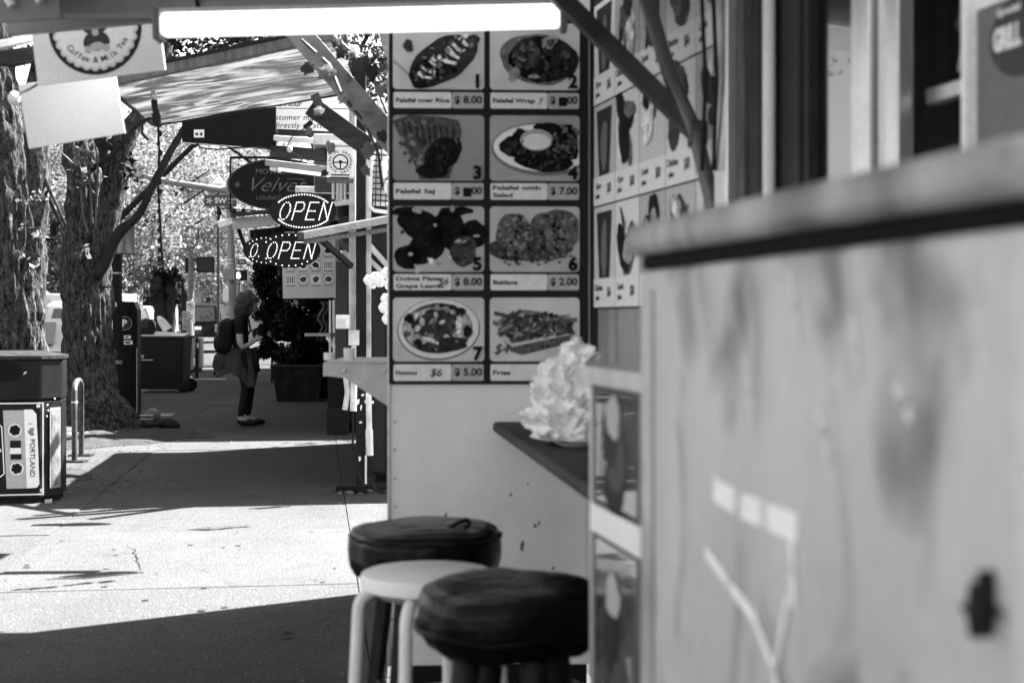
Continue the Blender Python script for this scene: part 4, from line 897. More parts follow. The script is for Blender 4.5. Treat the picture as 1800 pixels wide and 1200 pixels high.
# white stool
q = P(752, 1003, 3.5); b0 = Vector((q.x, q.y, 0)); zs = q.z
t = thing('round_stool', 'white round stool with bent tube legs between the two black stools', 'stool', b0, R(27), group='stools at the counter')
mb = MB(); mb.lathe([(.001, zs-.042), (.155, zs-.042), (.164, zs-.036), (.166, zs-.012), (.162, zs-.003), (.155, zs), (.001, zs)], 48); build('seat', mb, M('stool_white', .8, rough=.35, var=.06, scale=6), t, world=False, smooth=True)
mb = MB(); mb.lathe([(.001, zs-.06), (.12, zs-.06), (.125, zs-.0425), (.001, zs-.0425)], 40); build('seat_ring', mb, greyp, t, world=False, smooth=True)
for i in range(4):
    a = R(50+90*i); pts = []; c_, s_ = math.cos(a), math.sin(a)
    for k in range(7):
        w_ = R(90*k/6); rr_ = .125+.055*math.sin(w_); z = zs-.052-.055*(1-math.cos(w_)); pts.append((c_*rr_, s_*rr_, z))
    pts = [(c_*.05, s_*.05, zs-.052)]+pts+[(c_*.195, s_*.195, .3), (c_*.205, s_*.205, 0)]
    mb = MB(); mb.tube(pts, .0155, 14); build('leg', mb, M('white_tube', .75, rough=.35, var=.05), t, world=False, smooth=True)
mb = MB(); mb.tube([(math.cos(2*PI*i/24)*.178, math.sin(2*PI*i/24)*.178, .22) for i in range(25)], .009, 8, caps=False); build('foot_ring', mb, M('white_tube', .7), t, world=False, smooth=True)
# front stool
q = P(900, 1020, 3.05); b0 = Vector((q.x, q.y, 0))
t = thing('bar_stool', 'black cushioned bar stool nearest the viewer, beside the picture stand', 'stool', b0, R(-14), group='stools at the counter')
mb = cushion(.203, .118, 4.0, .024); mb.v = [p+Vector((0, 0, .642)) for p in mb.v]; cu = build('cushion', mb, vinyl, t, world=False, smooth='all')
mb = MB(); mb.tube([(math.cos(2*PI*i/40)*.206, math.sin(2*PI*i/40)*.206, .668+.004*math.sin(i)) for i in range(41)], .006, 6, caps=False); build('piping', mb, vinyl, cu, world=False, smooth=True)
for i in range(4):
    a = R(40+90*i); mb = MB(); mb.tube([(math.cos(a)*.10, math.sin(a)*.10, .63), (math.cos(a)*.15, math.sin(a)*.15, .3), (math.cos(a)*.2, math.sin(a)*.2, 0)], [.03, .025, .02], 12); build('leg', mb, legm, t, world=False, smooth=True)
for i in range(4):
    a = R(40+90*i); b = R(130+90*i); z = .2+.04*(i % 2); r = .165; mb = MB(); mb.tube([(math.cos(a)*r, math.sin(a)*r, z), (math.cos(b)*r, math.sin(b)*r, z)], .011, 8); build('stretcher', mb, legm, t, world=False, smooth=True)
# scraps of wrapping on the ground under the stools
mb = MB(); r = random.Random(5)
for k in range(7):
    c = Vector((.02+r.uniform(-.12, .22), 4.6+r.uniform(-.25, .2), .05)); vs = []
    for i in range(9):
        for j in range(9):
            p = Vector(((i-4)*.022, (j-4)*.022, 0)); n_ = noise.noise(p*22+c*9); vs.append(c+Vector((p.x+.02*n_, p.y, .06*abs(n_)+.02*noise.noise(p*50+c))))
    mb.add(vs, [(i*9+j, i*9+j+1, i*9+j+10, i*9+j+9) for i in range(8) for j in range(8)])
build('wrapping_heap', mb, M('wrap_dark', .12, rough=.3, var=.5, scale=15), smooth='all', tagv=('heap of crumpled dark wrapping on the ground behind the stool legs', 'wrapping'))
# ================================================================== TOP LEFT: letter plate, logo sign, blank panel
t = thing('letter_plate', 'grey plate with thick white strokes cut by the top left corner', 'sign', P(50, 35, 4.2))
T = face(P(45, 10, 4.2), 0, R(4))
mb = MB(); mb.T = T; mb.bx(-.16, .103, -.045, .14, -.02, 0); build('plate', mb, M('plate_grey', .25, rough=.5, var=.2), t, bevel=.004)
mb = MB(); mb.tube([T @ Vector((-.085, .09, .012)), T @ Vector((-.05, .03, .012)), T @ Vector((-.034, .0, .012))], .014, 10); build('white_stroke', mb, whitep, t, smooth=True)
mb = MB(); mb.tube([T @ Vector((-.03, .1, .012)), T @ Vector((.02, .045, .012)), T @ Vector((.052, .008, .012))], .014, 10); build('white_stroke', mb, whitep, t, smooth=True)
mb = MB(); mb.tube([T @ Vector((-.025, .022, .008)), T @ Vector((.0, .035, .008)), T @ Vector((.035, .02, .008))], .004, 6); build('wire', mb, black, t, smooth=True)
# logo sign: round badge with scalloped edge and a sitting teddy bear
DL = 4.85; k = DL/FPX
t = thing('logo_sign', 'white hanging sign with round Coffee and Milk Tea badge', 'sign', P(170, 153, DL))
T = face(P(167, 50, DL), 0, R(7.0))
mb = MB(); mb.T = T; mb.bx(-112*k, 114*k, -88*k, 100*k, -.008, 0); build('panel', mb, M('sign_white', .8, rough=.4, var=.05, scale=3), t, bevel=.002)
mb = MB(); mb.T = T; mb.prism(ell(0, 0, 82*k, 82*k, n=64), .0, .0008); bd = build('badge', mb, g(.055), t)
sc_ = [((71+4.5*abs(math.sin(14*2*PI*i/168)))*k*math.cos(2*PI*i/168), (71+4.5*abs(math.sin(14*2*PI*i/168)))*k*math.sin(2*PI*i/168)) for i in range(168)]
mb = MB(); mb.T = T; mb.prism(sc_, .0009, .0014); build('scallop', mb, g(.5), bd)
mb = MB(); mb.T = T; mb.prism([(x*.93, y*.93) for x, y in sc_], .0015, .002); build('scallop', mb, g(.66), bd)
mb = MB(); arctext(mb, 'Coffee & Milk Tea', 0, 0, 56*k, 212, 332, 15*k, T, z=.0023, inward=True, bold=.01); build('lettering', mb, g(.06), bd)
mb = MB(); mb.T = T
for a in (ell(0, 8*k, 24*k, 20*k), ell(0, -22*k, 17*k, 18*k), ell(-16*k, -20*k, 6*k, 12*k, -25), ell(16*k, -20*k, 6*k, 12*k, 25)): mb.prism(a, .0021+.0001*len(mb.f)/40, .0026+.0001*len(mb.f)/40)
build('bear_body', mb, g(.09), bd)
mb = MB(); mb.T = T
for i, a in enumerate((ell(0, 4*k, 11*k, 8*k), ell(0, -8*k, 6*k, 6*k), ell(-16*k, -37*k, 6.5*k, 6*k), ell(16*k, -37*k, 6.5*k, 6*k), ell(0, -32*k, 13*k, 7*k))): mb.prism(a, .0030+.0001*i, .0034+.0001*i)
build('bear_detail', mb, g(.36), bd)
# blank panel
DB = 5.25; T = face(P(126, 192, DB), 0, R(9.3)); k = DB/FPX
t = thing('blank_panel', 'plain pale grey panel hanging below the badge sign', 'panel', P(126, 262, DB))
mb = MB(); mb.T = T; mb.bx(-86*k, 86*k, -57*k, 57*k, -.006, 0); build('sheet', mb, cardb, t, bevel=.002)
for x in (-70, 70):
    mb = MB(); mb.T = T; mb.tube([(x*k, 55*k, -.003), (x*k*1.02, 150*k, -.02)], .002, 5); build('cord', mb, black, t)
# ================================================================== AWNING OVER THE PAVEMENT with hook, cord and brace timbers
t = thing('awning', 'tilted awning with glossy pale underside over the pavement', 'awning', P(400, 150, 8.2))
a, b, c, d = P(178, 146, 7.5), P(590, 60, 7.15), P(630, 160, 9.2), P(272, 220, 9.2)
gl = M('awning_gloss', .35, rough=.16, metal=.25, var=.3, scale=2.4, stretch=(.6, 4, 1), bump=.3, bscale=3.0, fine=.05, spec=.6)
_t = gl.node_tree; _tl = _t.nodes.new('ShaderNodeBsdfTranslucent'); _n = _t.nodes.new('ShaderNodeTexNoise'); _n.inputs['Scale'].default_value = 1.9; _n.inputs['Detail'].default_value = 3; _n.inputs['Distortion'].default_value = 1.6
_mp = _t.nodes.new('ShaderNodeMapping'); _mp.inputs['Scale'].default_value = (1.3, 2.6, 1); _tc = _t.nodes.new('ShaderNodeTexCoord'); _t.links.new(_tc.outputs['Object'], _mp.inputs['Vector']); _t.links.new(_mp.outputs[0], _n.inputs['Vector'])
_r = _t.nodes.new('ShaderNodeMapRange'); _r.inputs[1].default_value = .42; _r.inputs[2].default_value = .62; _r.inputs[3].default_value = .015; _r.inputs[4].default_value = .13; _t.links.new(_n.outputs[0], _r.inputs[0]); _t.links.new(_r.outputs[0], _tl.inputs[0])  # noise in the colour imitates light streaks reflected on the underside
_mx = _t.nodes.new('ShaderNodeMixShader'); _mx.inputs[0].default_value = .5; _o = _t.nodes['Material Output']
_t.links.new(_t.nodes['Principled BSDF'].outputs[0], _mx.inputs[1]); _t.links.new(_tl.outputs[0], _mx.inputs[2]); _t.links.new(_mx.outputs[0], _o.inputs[0])
nrm = (b-a).cross(d-a).normalized(); nrm = nrm if nrm.z > 0 else -nrm
mb = MB(); n = 24; vs = []
for j in range(n+1):
    for i in range(n+1):
        u_, v_ = i/n, j/n; p = (a*(1-u_)+b*u_)*(1-v_)+(d*(1-u_)+c*u_)*v_; vs.append(p+nrm*.022*noise.noise(Vector((u_*2.2, v_*5, 3))))
fs = [(j*(n+1)+i, j*(n+1)+i+1, (j+1)*(n+1)+i+1, (j+1)*(n+1)+i) for j in range(n) for i in range(n)]
mb.add(vs, fs); sh = build('sheet', mb, gl, t, smooth='all')
mb = MB(); mb.bar(a, b, .05, .055); build('edge_rail', mb, wood, t, bevel=.004)
mb = MB(); mb.bar(a+nrm*.034, b+nrm*.034, .07, .014); build('edge_trim', mb, black, t)
mb = MB(); mb.bar(a, d, .02, .02); build('edge_rail', mb, darkmetal, t)
mb = MB(); mb.bar(d, c, .02, .02); build('edge_rail', mb, darkmetal, t)
mb = MB(); p = P(337, 204, 8.9); T = frame(p-nrm*.012, (b-a), (d-a)); mb.T = T; mb.bx(-.03, .03, -.02, .02, -.002, .002); build('sticker', mb, whitep, sh)
for (x0, y0, x1, y1) in ((262, 205, 290, 218), (430, 175, 470, 190)):
    mb = MB(); mb.bar(P(x0, y0, 8.8)-nrm*.01, P(x1, y0-6, 8.7)-nrm*.01, .1, .004); build('patch', mb, cardb, sh)
# bungee cord with hook and the long cord hanging from it
t = thing('bungee_cord', 'dark bungee cord with hook and long hanging tail below the awning', 'cord', P(283, 480, 7.9))
mb = MB(); d_ = 7.9
mb.tube([P(268, 158, d_), P(266, 170, d_), P(270, 178, d_), P(274, 168, d_), P(271, 160, d_)], .007, 8); build('hook', mb, galv, t, smooth=True)
mb = MB(); mb.tube([P(271, 176, d_), P(272, 190, d_), P(277, 205, d_), P(278, 222, d_), P(273, 215, d_), P(272, 200, d_)], .018, 8); build('knot', mb, black, t, smooth=True)
mb = MB(); mb.tube([P(276, 210, d_), P(262, 208, d_), P(250, 218, d_), P(250, 235, d_), P(261, 247, d_)], .008, 8); build('loop', mb, black, t, smooth=True)
mb = MB(); mb.ball(P(262, 249, d_), .012, 6); build('bead', mb, galv, t, smooth=True)
mb = MB(); mb.tube([P(278, 220, d_), P(280, 270, d_), P(278, 330, d_), P(282, 400, d_), P(284, 440, d_), P(287, 476, d_)], .0065, 8)
for k in range(14):
    q = P(279+random.Random(k).uniform(-1, 4), 235+k*17, d_); mb.ball(q, .011, 4, sc=(1, 1, 1.6))
build('tail', mb, blackm, t, smooth=True)
# timbers
t = thing('brace_timber', 'pale weathered timber brace slanting down behind the menu wall', 'timber', P(690, 255, 6.9), group='slanting brace timbers')
mb = MB(); mb.bar(P(510, 40, 6.95), P(702, 262, 6.85), .06, .115, (1, 0, .9)); build('beam', mb, M('brace_wood', .2, rough=.75, var=.25, scale=4, stretch=(3, 3, 3), bump=.2, bscale=30), t, bevel=.004)
t = thing('brace_timber', 'dark timber brace below the pale one, pointing at the steering wheel sign', 'timber', P(690, 285, 8.4), group='slanting brace timbers')
mb = MB(); mb.bar(P(548, 188, 8.45), P(690, 290, 8.35), .06, .115, (1, 0, 1.3)); build('beam', mb, wooddk, t, bevel=.004)
mb = MB(); mb.bar(P(552, 184, 8.4), P(566, 178, 8.4), .02, .11); build('cap', mb, woodl, t)
# ivy vine over the timbers
lv = M('vine_leaf', .13, rough=.5, var=.35, scale=14, bump=.2)
lv2 = M('vine_leaf_dark', .03, rough=.5, var=.4, scale=14)
t = thing('ivy_vine', 'ivy vine with large leaves twined round the brace timbers', 'vine', P(640, 200, 6.9))
mb = MB(); mb.tube([P(530, 70, 6.85), P(580, 115, 6.8), P(600, 165, 6.8), P(640, 215, 6.75), P(665, 270, 6.7), P(672, 330, 6.75)], .008, 6)
mb.tube([P(600, 75, 7), P(640, 110, 7), P(660, 150, 7), P(680, 200, 7)], .006, 6); build('stem', mb, darkmetal, t, smooth=True)
LP = [(541, 120, 26, 1), (574, 128, 30, 0), (600, 92, 24, 1), (633, 118, 34, 1), (604, 172, 24, 0), (636, 180, 36, 0), (651, 212, 26, 0), (580, 260, 22, 0), (560, 100, 20, 0), (648, 265, 26, 0), (672, 240, 20, 1), (560, 195, 18, 0),
      (625, 90, 22, 0), (655, 128, 26, 1), (590, 75, 18, 1), (610, 140, 18, 0), (668, 160, 20, 0), (644, 300, 18, 0), (542, 230, 14, 0), (570, 305, 13, 1)]
shape = [(0, -.5), (.28, -.62), (.5, -.3), (.42, .0), (.62, .12), (.3, .32), (0, .75), (-.3, .32), (-.62, .12), (-.42, 0), (-.5, -.3), (-.28, -.62)]
r = random.Random(8)
for i, (px, py, s, dk) in enumerate(LP):
    k = s*6.75/FPX*.95; T = face(P(px, py, 6.7+.02*(i % 5)), r.uniform(-.7, .7), R(180+r.uniform(-60, 60)), r.uniform(-.5, .5))
    mb = MB(); n = len(shape); vs = [(0, 0, .12*k)]+[(x*k, y*k, -.15*k*abs(x)) for x, y in shape]; mb.add(vs, [(0, 1+j, 1+(j+1) % n) for j in range(n)], T); build('leaf', mb, lv2 if dk else lv, t, smooth='all')
# ================================================================== FAIRY: white plastic bottles rack beside the menu edge
t = thing('wire_rack', 'white wire rack with pale bundles beside the upper menu edge', 'rack', P(668, 372, 8.2))
mb = MB(); D_ = 8.2
mb.tube([P(657, 238, D_), P(652, 300, D_), P(650, 362, D_), P(658, 370, D_), P(700, 376, D_)], .012, 8); mb.tube([P(700, 362, D_), P(660, 358, D_)], .01, 8); build('frame', mb, white, t, smooth=True)
mb = MB()
for k in range(10): mb.tube([P(655, 262+k*10, D_-.02), P(700, 264+k*10, D_-.02)], .0045, 6)
for k in range(4): mb.tube([P(662+k*9, 250, D_-.02), P(660+k*9, 362, D_-.02)], .0035, 6)
build('wire', mb, darkmetal, t, smooth=True)
mb = MB()
for k in range(10): mb.tube([P(656, 267+k*10, D_+.05), P(676, 268+k*10, D_+.05), P(700, 267+k*10, D_+.05)], .016, 8)
build('bundle', mb, offw, t, smooth='all')
for k, (px, py, s) in enumerate(((676, 200, 20), (682, 222, 17), (680, 262, 14), (676, 300, 18), (684, 330, 20), (676, 285, 12), (668, 180, 14))):
    mb = MB(); q = P(px, py, 8.0); mb.ball(q, s*8/FPX*.55, 8, sc=(.8, .8, 1.3))
    for i in range(len(mb.v)): mb.v[i] = mb.v[i]+Vector((1, 1, 1))*.015*noise.noise(mb.v[i]*25)
    build('white_bundle', mb, whitep, t, smooth='all')
# ================================================================== CART B and the row beyond
def cart(label, u0, u1, v0, v1, h, mat, over=.25, name='food_cart', boards=0, open_=None):
    t = thing(name, label, 'food cart', S(u0, v0), HEAD)
    L_ = v1-v0; W_ = u1-u0
    mb = MB(); mb.bx(0, W_, 0, .05, .12, h); build('end_wall', mb, mat, t, world=False)
    mb = MB(); mb.bx(0, W_, L_-.05, L_, .12, h); build('end_wall', mb, mat, t, world=False)
    mb = MB(); mb.bx(0, .05, .052, L_-.052, .12, h); build('side_wall', mb, mat, t, world=False)
    mb = MB(); mb.bx(W_-.05, W_, .052, L_-.052, .12, h); build('side_wall', mb, mat, t, world=False)
    mb = MB(); mb.bx(-over, W_+.1, -.1, L_+.1, h+.002, h+.09); build('roof', mb, galv, t, world=False, bevel=.01)
    for x in (.1, W_-.1):
        for y in (.2, L_-.2):
            mb = MB(); mb.bx(x-.06, x+.06, y-.06, y+.06, 0, .12); build('leg', mb, blackm, t, world=False)
    for k in range(boards):
        mb = MB(); wv = W_/boards; mb.bx(k*wv+.004, (k+1)*wv-.004, -.018, -.001, .12, h-.01); build('plank', mb, mat, t, world=False, bevel=.003)
    return t
cartm = M('cart_dark', .022, rough=.55, var=.35, scale=4, stretch=(3, 3, .6))
tBc = cart('dark food cart behind the black post and conduits', .42, 2.6, 11.2, 15.2, 2.66, cartm, .45, boards=14)
tCc = cart('dark food cart with the dish poster on its end', .25, 2.6, 16.6, 22.5, 2.75, cartm, .5, boards=14)
tDc = cart('farthest dark food cart behind the planters', .3, 2.6, 24.2, 31, 2.6, cartm, .4)
# frame in front of cart B: posts, gutter, cross beams
t = thing('porch_frame', 'timber porch frame of white and dark posts with sloping rails', 'porch', G(634, 868))
D_ = 10.7
def vpost(name, px, w_px, y0, y1, d, mat, dep=.06):
    mb = MB(); a = P(px, y1, d); b = P(px, y0, d); w_ = w_px*d/FPX
    mb.bx(a.x-w_/2, a.x+w_/2, a.y, a.y+dep, a.z, b.z); return build(name, mb, mat, t, bevel=.003)
pw = M('post_white', .55, rough=.6, var=.3, scale=9, streak=.35, specks=.5)
vpost('post', 634, 17, 120, 868, D_, M('post_black', .01, rough=.5, var=.3), .07)
r = random.Random(2)
for k in range(5):
    q = P(634+r.uniform(-6, 4), (694, 706, 716, 742, 806)[k], D_-.004); mb = MB(); mb.prism(ell(0, 0, r.uniform(.004, .014), r.uniform(.006, .028), wob=.2, seed=k), 0, .002, face(q)); build('paint_chip', mb, whitep, t)
vpost('post', 619, 11, 165, 600, 10.8, pw); vpost('post', 647, 9, 255, 640, 10.9, pw); vpost('post', 606, 5, 520, 640, 11.0, M('post_grey', .04, rough=.6), .05); vpost('post', 601, 22, 460, 660, 11.1, M('post_grey', .09), .05)
mb = MB(); mb.bar(P(486, 243, 12), P(580, 250, 11.2), .06, .045); build('gutter', mb, white, t, bevel=.006)
mb = MB(); mb.bar(P(486, 232, 12.1), P(640, 240, 11), .05, .05); build('rail', mb, darkmetal, t)
mb = MB(); mb.bar(P(484, 266, 12), P(580, 274, 11.2), .1, .1); build('beam', mb, wooddk, t, bevel=.006)
mb = MB(); mb.bar(P(528, 415, 10.2), P(690, 384, 10.9), .07, .06); build('rail', mb, woodl, t, bevel=.005)
mb = MB(); mb.bar(P(536, 425, 10.25), P(690, 402, 10.95), .04, .035); build('rail', mb, wood, t, bevel=.005)
mb = MB(); mb.bar(P(563, 420, 10.4), P(618, 468, 10.7), .03, .04); build('brace', mb, black, t)
mb = MB(); mb.bar(P(595, 424, 10.8), P(619, 442, 10.85), .03, .04); build('brace', mb, woodl, t)
mb = MB(); mb.bar(P(650, 432, 11.1), P(683, 470, 11.15), .03, .04); mb.bar(P(648, 455, 11), P(690, 495, 11), .03, .035); build('brace', mb, offw, t)
mb = MB(); mb.bar(P(590, 372, 10.8), P(690, 360, 11.2), .05, .08); build('rail', mb, black, t)
mb = MB(); mb.bar(P(590, 352, 11.6), P(622, 352, 11.6), .05, .012); mb.bar(P(580, 362, 11.5), P(622, 358, 11.5), .05, .06); build('roof_edge', mb, galv, t)
for k, px in enumerate((586, 594, 600, 607)):
    mb = MB(); mb.tube([P(px, 322, 11.9), P(px, 350, 11.9)], .014, 8); build('baluster', mb, white, t, smooth=True)
for k, px in enumerate((602, 608, 613)):
    mb = MB(); mb.tube([P(px, 440, 11.6), P(px, 548, 11.6)], .011 if k else .02, 8); build('conduit', mb, white, t, smooth=True)
# dark interior boards seen between posts
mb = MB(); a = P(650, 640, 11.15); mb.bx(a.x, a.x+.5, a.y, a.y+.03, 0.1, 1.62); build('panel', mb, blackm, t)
# electric boxes
t = thing('junction_box', 'small pale weatherproof box fixed below the conduits', 'electric box', P(601, 578, 10.7))
T = face(P(601, 566, 10.65), R(-6)); mb = MB(); mb.T = T; mb.bx(-.048, .05, -.05, .055, -.06, 0); b_ = build('case', mb, white, t, bevel=.006)
mb = MB(); mb.T = T; mb.bx(-.036, .028, -.042, .026, .0005, .012); build('cover', mb, cardb, b_, bevel=.004)
t = thing('switch_box', 'grey metal switch box on the white post beside the black post', 'electric box', P(622, 606, 10.6))
T = face(P(622, 594, 10.55), R(5)); mb = MB(); mb.T = T; mb.bx(-.04, .04, -.055, .055, -.06, 0); build('case', mb, galv, t, bevel=.005)
mb = MB(); mb.T = T; mb.bx(-.042, .042, .05, .058, -.062, .004); build('lid', mb, galv, t, bevel=.002)
mb = MB(); mb.tube([P(622, 606, 10.6), P(622, 640, 10.6)], .02, 10); build('pipe', mb, galv, t, smooth=True)
# standpipe bundle with hoses near the ground
t = thing('standpipe', 'white standpipes and black hoses at the foot of the black post', 'pipes', G(652, 866))
mb = MB(); mb.tube([P(607, 655, 10.3), P(611, 690, 10.3), P(606, 720, 10.3)], .02, 10); mb.tube([P(622, 650, 10.3), P(621, 722, 10.3)], .024, 10); build('pipe', mb, pw, t, smooth=True)
mb = MB(); mb.tube([P(648, 690, 10.5), P(649, 755, 10.5)], .022, 10); mb.tube([P(649, 755, 10.5), P(650, 800, 10.5)], .028, 10); mb.tube([P(641, 706, 10.5), P(657, 707, 10.5)], .012, 8); build('pipe', mb, pw, t, smooth=True)
mb = MB(); mb.tube([P(650, 800, 10.5), P(649, 840, 10.5), P(660, 860, 10.3), P(675, 866, 10.2), P(690, 850, 10.3)], .014, 8); build('hose', mb, rubber, t, smooth=True)
mb = MB(); mb.tube([P(621, 720, 10.4), P(620, 780, 10.4), P(626, 820, 10.4), P(640, 858, 10.3)], .008, 8); build('hose', mb, rubber, t, smooth=True)
mb = MB(); mb.tube([P(643, 800, 10.6), P(643, 850, 10.6)], .008, 8); build('rod', mb, white, t, smooth=True)
mb = MB(); r = random.Random(7)
for k in range(14):
    q = G(r.uniform(592, 690), r.uniform(862, 872)); mb.ball((q.x, q.y, .012), r.uniform(.012, .03), 4, sc=(1.4, 1, .6))
build('rubble', mb, kerbm, smooth='all', tagv=('pale rubble lying at the foot of the black post', 'rubble'))
mb = MB(); a = G(590, 866); mb.bx(a.x, a.x+.62, a.y, a.y+.28, .006, .05); build('kerb_block', mb, blackm, bevel=.01, tagv=('low dark block under the standpipes beside the sunny pavement', 'block'))
# white flowers by the post
t = thing('flower_bunch', 'white artificial flowers hanging beside the white post', 'flowers', P(668, 505, 9.6))
for k, (px, py, s) in enumerate(((648, 492, 9), (660, 488, 11), (668, 496, 9), (680, 480, 11), (684, 500, 9), (676, 540, 12), (682, 560, 12), (655, 500, 7), (678, 525, 9))):
    mb = MB(); q = P(px, py, 9.6)
    for j in range(6):
        a = 2*PI*j/6; mb.ball(q+Vector((math.cos(a)*.018, -.01*(j % 2), math.sin(a)*.018)), s*.0021, 5, sc=(1, .5, 1))
    build('blossom', mb, whitep, t, smooth='all')
mb = MB(); mb.tube([P(690, 470, 9.7), P(670, 492, 9.7), P(650, 496, 9.65)], .006, 6); mb.tube([P(690, 480, 9.7), P(682, 530, 9.7), P(680, 570, 9.65)], .006, 6); build('stem', mb, lv2, t, smooth=True)
# ---------------------------------------------------------------- signs of the row
def led_sign(label, px, py, d, wpx, hpx, full=True, dark=False):
    k = d/FPX; T = face(P(px, py, d), R(4)); rx, ry = wpx*k/2, hpx*k/2
    t = thing('open_sign', label, 'open sign', P(px, py+hpx/2, d), group='oval LED open signs')
    mb = MB(); mb.T = T; mb.prism(ell(0, 0, rx, ry, n=48), -.03, 0); build('panel', mb, M('led_panel', .008, rough=.3, var=.1), t, bevel=.005)
    mb = MB(); mb.T = T; ring(mb, 0, 0, rx*.955, rx*1.0, .0005, .006, Matrix.Identity(4), 48, ry/rx); build('rim', mb, black, t)
    LET = {'O': [[(.5+.42*math.cos(2*PI*i/14), .5+.5*math.sin(2*PI*i/14)) for i in range(15)]], 'P': [[(.1, 0), (.1, 1), (.7, 1), (.88, .85), (.88, .62), (.7, .48), (.1, .48)]],
           'E': [[(.85, 1), (.1, 1), (.1, 0), (.85, 0)], [(.1, .5), (.75, .5)]], 'N': [[(.1, 0), (.1, 1), (.85, 0), (.85, 1)]]}
    dots = []
    lw = rx*2*.165; lh = ry*2*.46
    for i, ch in enumerate('OPEN'):
        ox = -rx*.80+i*(rx*1.6)/4+lw*.1; 
        for pl in LET[ch]:
            for a, b in zip(pl[:-1], pl[1:]):
                A = Vector((a[0]*lw, a[1]*lh)); B = Vector((b[0]*lw, b[1]*lh)); m_ = max(1, int((B-A).length/(.0105)))
                for q in range(m_):
                    p = A.lerp(B, q/m_); dots.append((ox+p.x+p.y*.28, p.y-lh*.5))
            dots.append((ox+pl[-1][0]*lw+pl[-1][1]*lh*.28, (pl[-1][1]-.5)*lh))
    mb = MB(); mb.T = T
    for x, y in dots: mb.ball((x, y, .004), .0045, 4)
    o = build('lettering', mb, led, t); o['kind'] = 'stuff'
    mb = MB(); mb.T = T; nd = 22 if full else 9
    for sgn in (1, -1):
        for i in range(nd):
            a = (R(32)+R(116)*i/(nd-1))*sgn; mb.ball((rx*.85*math.cos(a), ry*.86*math.sin(a)*1.02, .005), .0056, 4)
    o = build('border_light', mb, led, t); o['kind'] = 'stuff'
    mb = MB(); mb.T = T
    for s in (-1, 1): mb.tube([(s*rx*.5, ry*.8, -.015), (s*rx*.5, ry*1.35, -.02)], .0025, 5)
    build('hanger', mb, black, t)
    return t
led_sign('upper oval LED open sign with a bright dotted border', 533, 371, 10.0, 118, 66)
led_sign('lower oval LED open sign with few border lights, over the dish poster', 508, 440, 10.9, 110, 62, False)
led_sign('oval LED open sign half hidden, at the left end of the three', 468, 440, 12.6, 80, 50, False)
# steering wheel parking sign
t = thing('parking_sign', 'small white Drive Green sign with a steering wheel', 'sign', P(598, 320, 10.2)); k = 10.2/FPX
T = face(P(598.5, 284, 10.2), R(3), R(-1)); mb = MB(); mb.T = T; mb.bx(-23.5*k, 23.5*k, -27*k, 36*k, -.004, 0); build('panel', mb, M('sign_white', .8), t, bevel=.001)
mb = MB(); mb.T = T; mb.bx(-23.5*k, 23.5*k, -38*k, -30*k, -.004, 0); build('lower_strip', mb, g(.14), t)
mb = MB(); mb.T = T; ring(mb, 0, -1*k, 11.5*k, 14*k, .0003, .001, Matrix.Identity(4), 36); mb.prism(ell(0, -1*k, 3.4*k, 3.4*k), .0004, .0012)
for a in (185, -5, 270): stroke(mb, [(0, -1*k), (12*k*math.cos(R(a)), -1*k+12*k*math.sin(R(a)))], 2.2*k, .0005, .0009, Matrix.Identity(4))
build('steering_wheel', mb, g(.04), t)
mb = MB(); arctext(mb, 'DRIVE GREEN', 0, -1*k, 18.5*k, 172, 8, 6.6*k, T, bold=.02); arctext(mb, 'SAVE GREEN', 0, -1*k, 18.5*k, 192, 348, 6.6*k, T, inward=True, bold=.02); txt(mb, 'CITY CENTER PARKING', 0, 27*k, 4*k, T, width=36*k, bold=.02)
mb.prism([(-16*k, -25*k), (16*k, -25*k), (16*k, -22.5*k), (-16*k, -22.5*k)], .0003, .001, T); build('lettering', mb, g(.05), t)
# second tube light under the porch
t = thing('tube_light', 'short bare tube light fixture above the LED open signs', 'light', P(525, 310, 10.9))
mb = MB(); mb.bar(P(471, 286, 11.2), P(580, 299, 10.6), .06, .05); build('housing', mb, M('fixture_grey', .3, rough=.4), t, bevel=.006)
mb = MB(); mb.tube([P(484, 296, 11.15), P(578, 308, 10.6)], .016, 10); build('tube', mb, M('tube_white', .8, emit=.08, rough=.3), t, smooth=True)
mb = MB(); mb.tube([P(478, 296, 11.17), P(492, 299, 11.1)], .022, 10); build('socket', mb, white, t, smooth=True)
mb = MB(); mb.tube([P(486, 298, 11), P(490, 330, 11), P(494, 350, 11)], .004, 6); build('pull_cord', mb, black, t)
# lot rules sign
k = 13/FPX; t = thing('lot_rules_sign', 'white car park sign with italic customer notice above the gutter', 'sign', P(545, 240, 13))
T = face(P(552, 195, 13), R(3)); mb = MB(); mb.T = T; mb.bx(-105*k, 66*k, -40*k, 52*k, -.02, 0); build('panel', mb, whitep, t)
mb = MB(); mb.bx(-105*k, 62*k, 3.2*k, 4.4*k, .0005, .0015, T)
txt(mb, '1/2 Hour', -48*k, 12*k, 14*k, T, z=.002, shear=.2, bold=.01); txt(mb, 'Customer must', -38*k, -12*k, 14*k, T, z=.002, shear=.2, space=1.1, hs=.98); txt(mb, 'directly to attendant', -8*k, -26*k, 13.5*k, T, z=.002, shear=.2, space=1.1); build('lettering', mb, g(.08), t)
mb = MB(); mb.T = T; mb.bx(-105*k, 66*k, -44*k, -40.5*k, -.05, .01); build('mounting_rail', mb, galv, t)
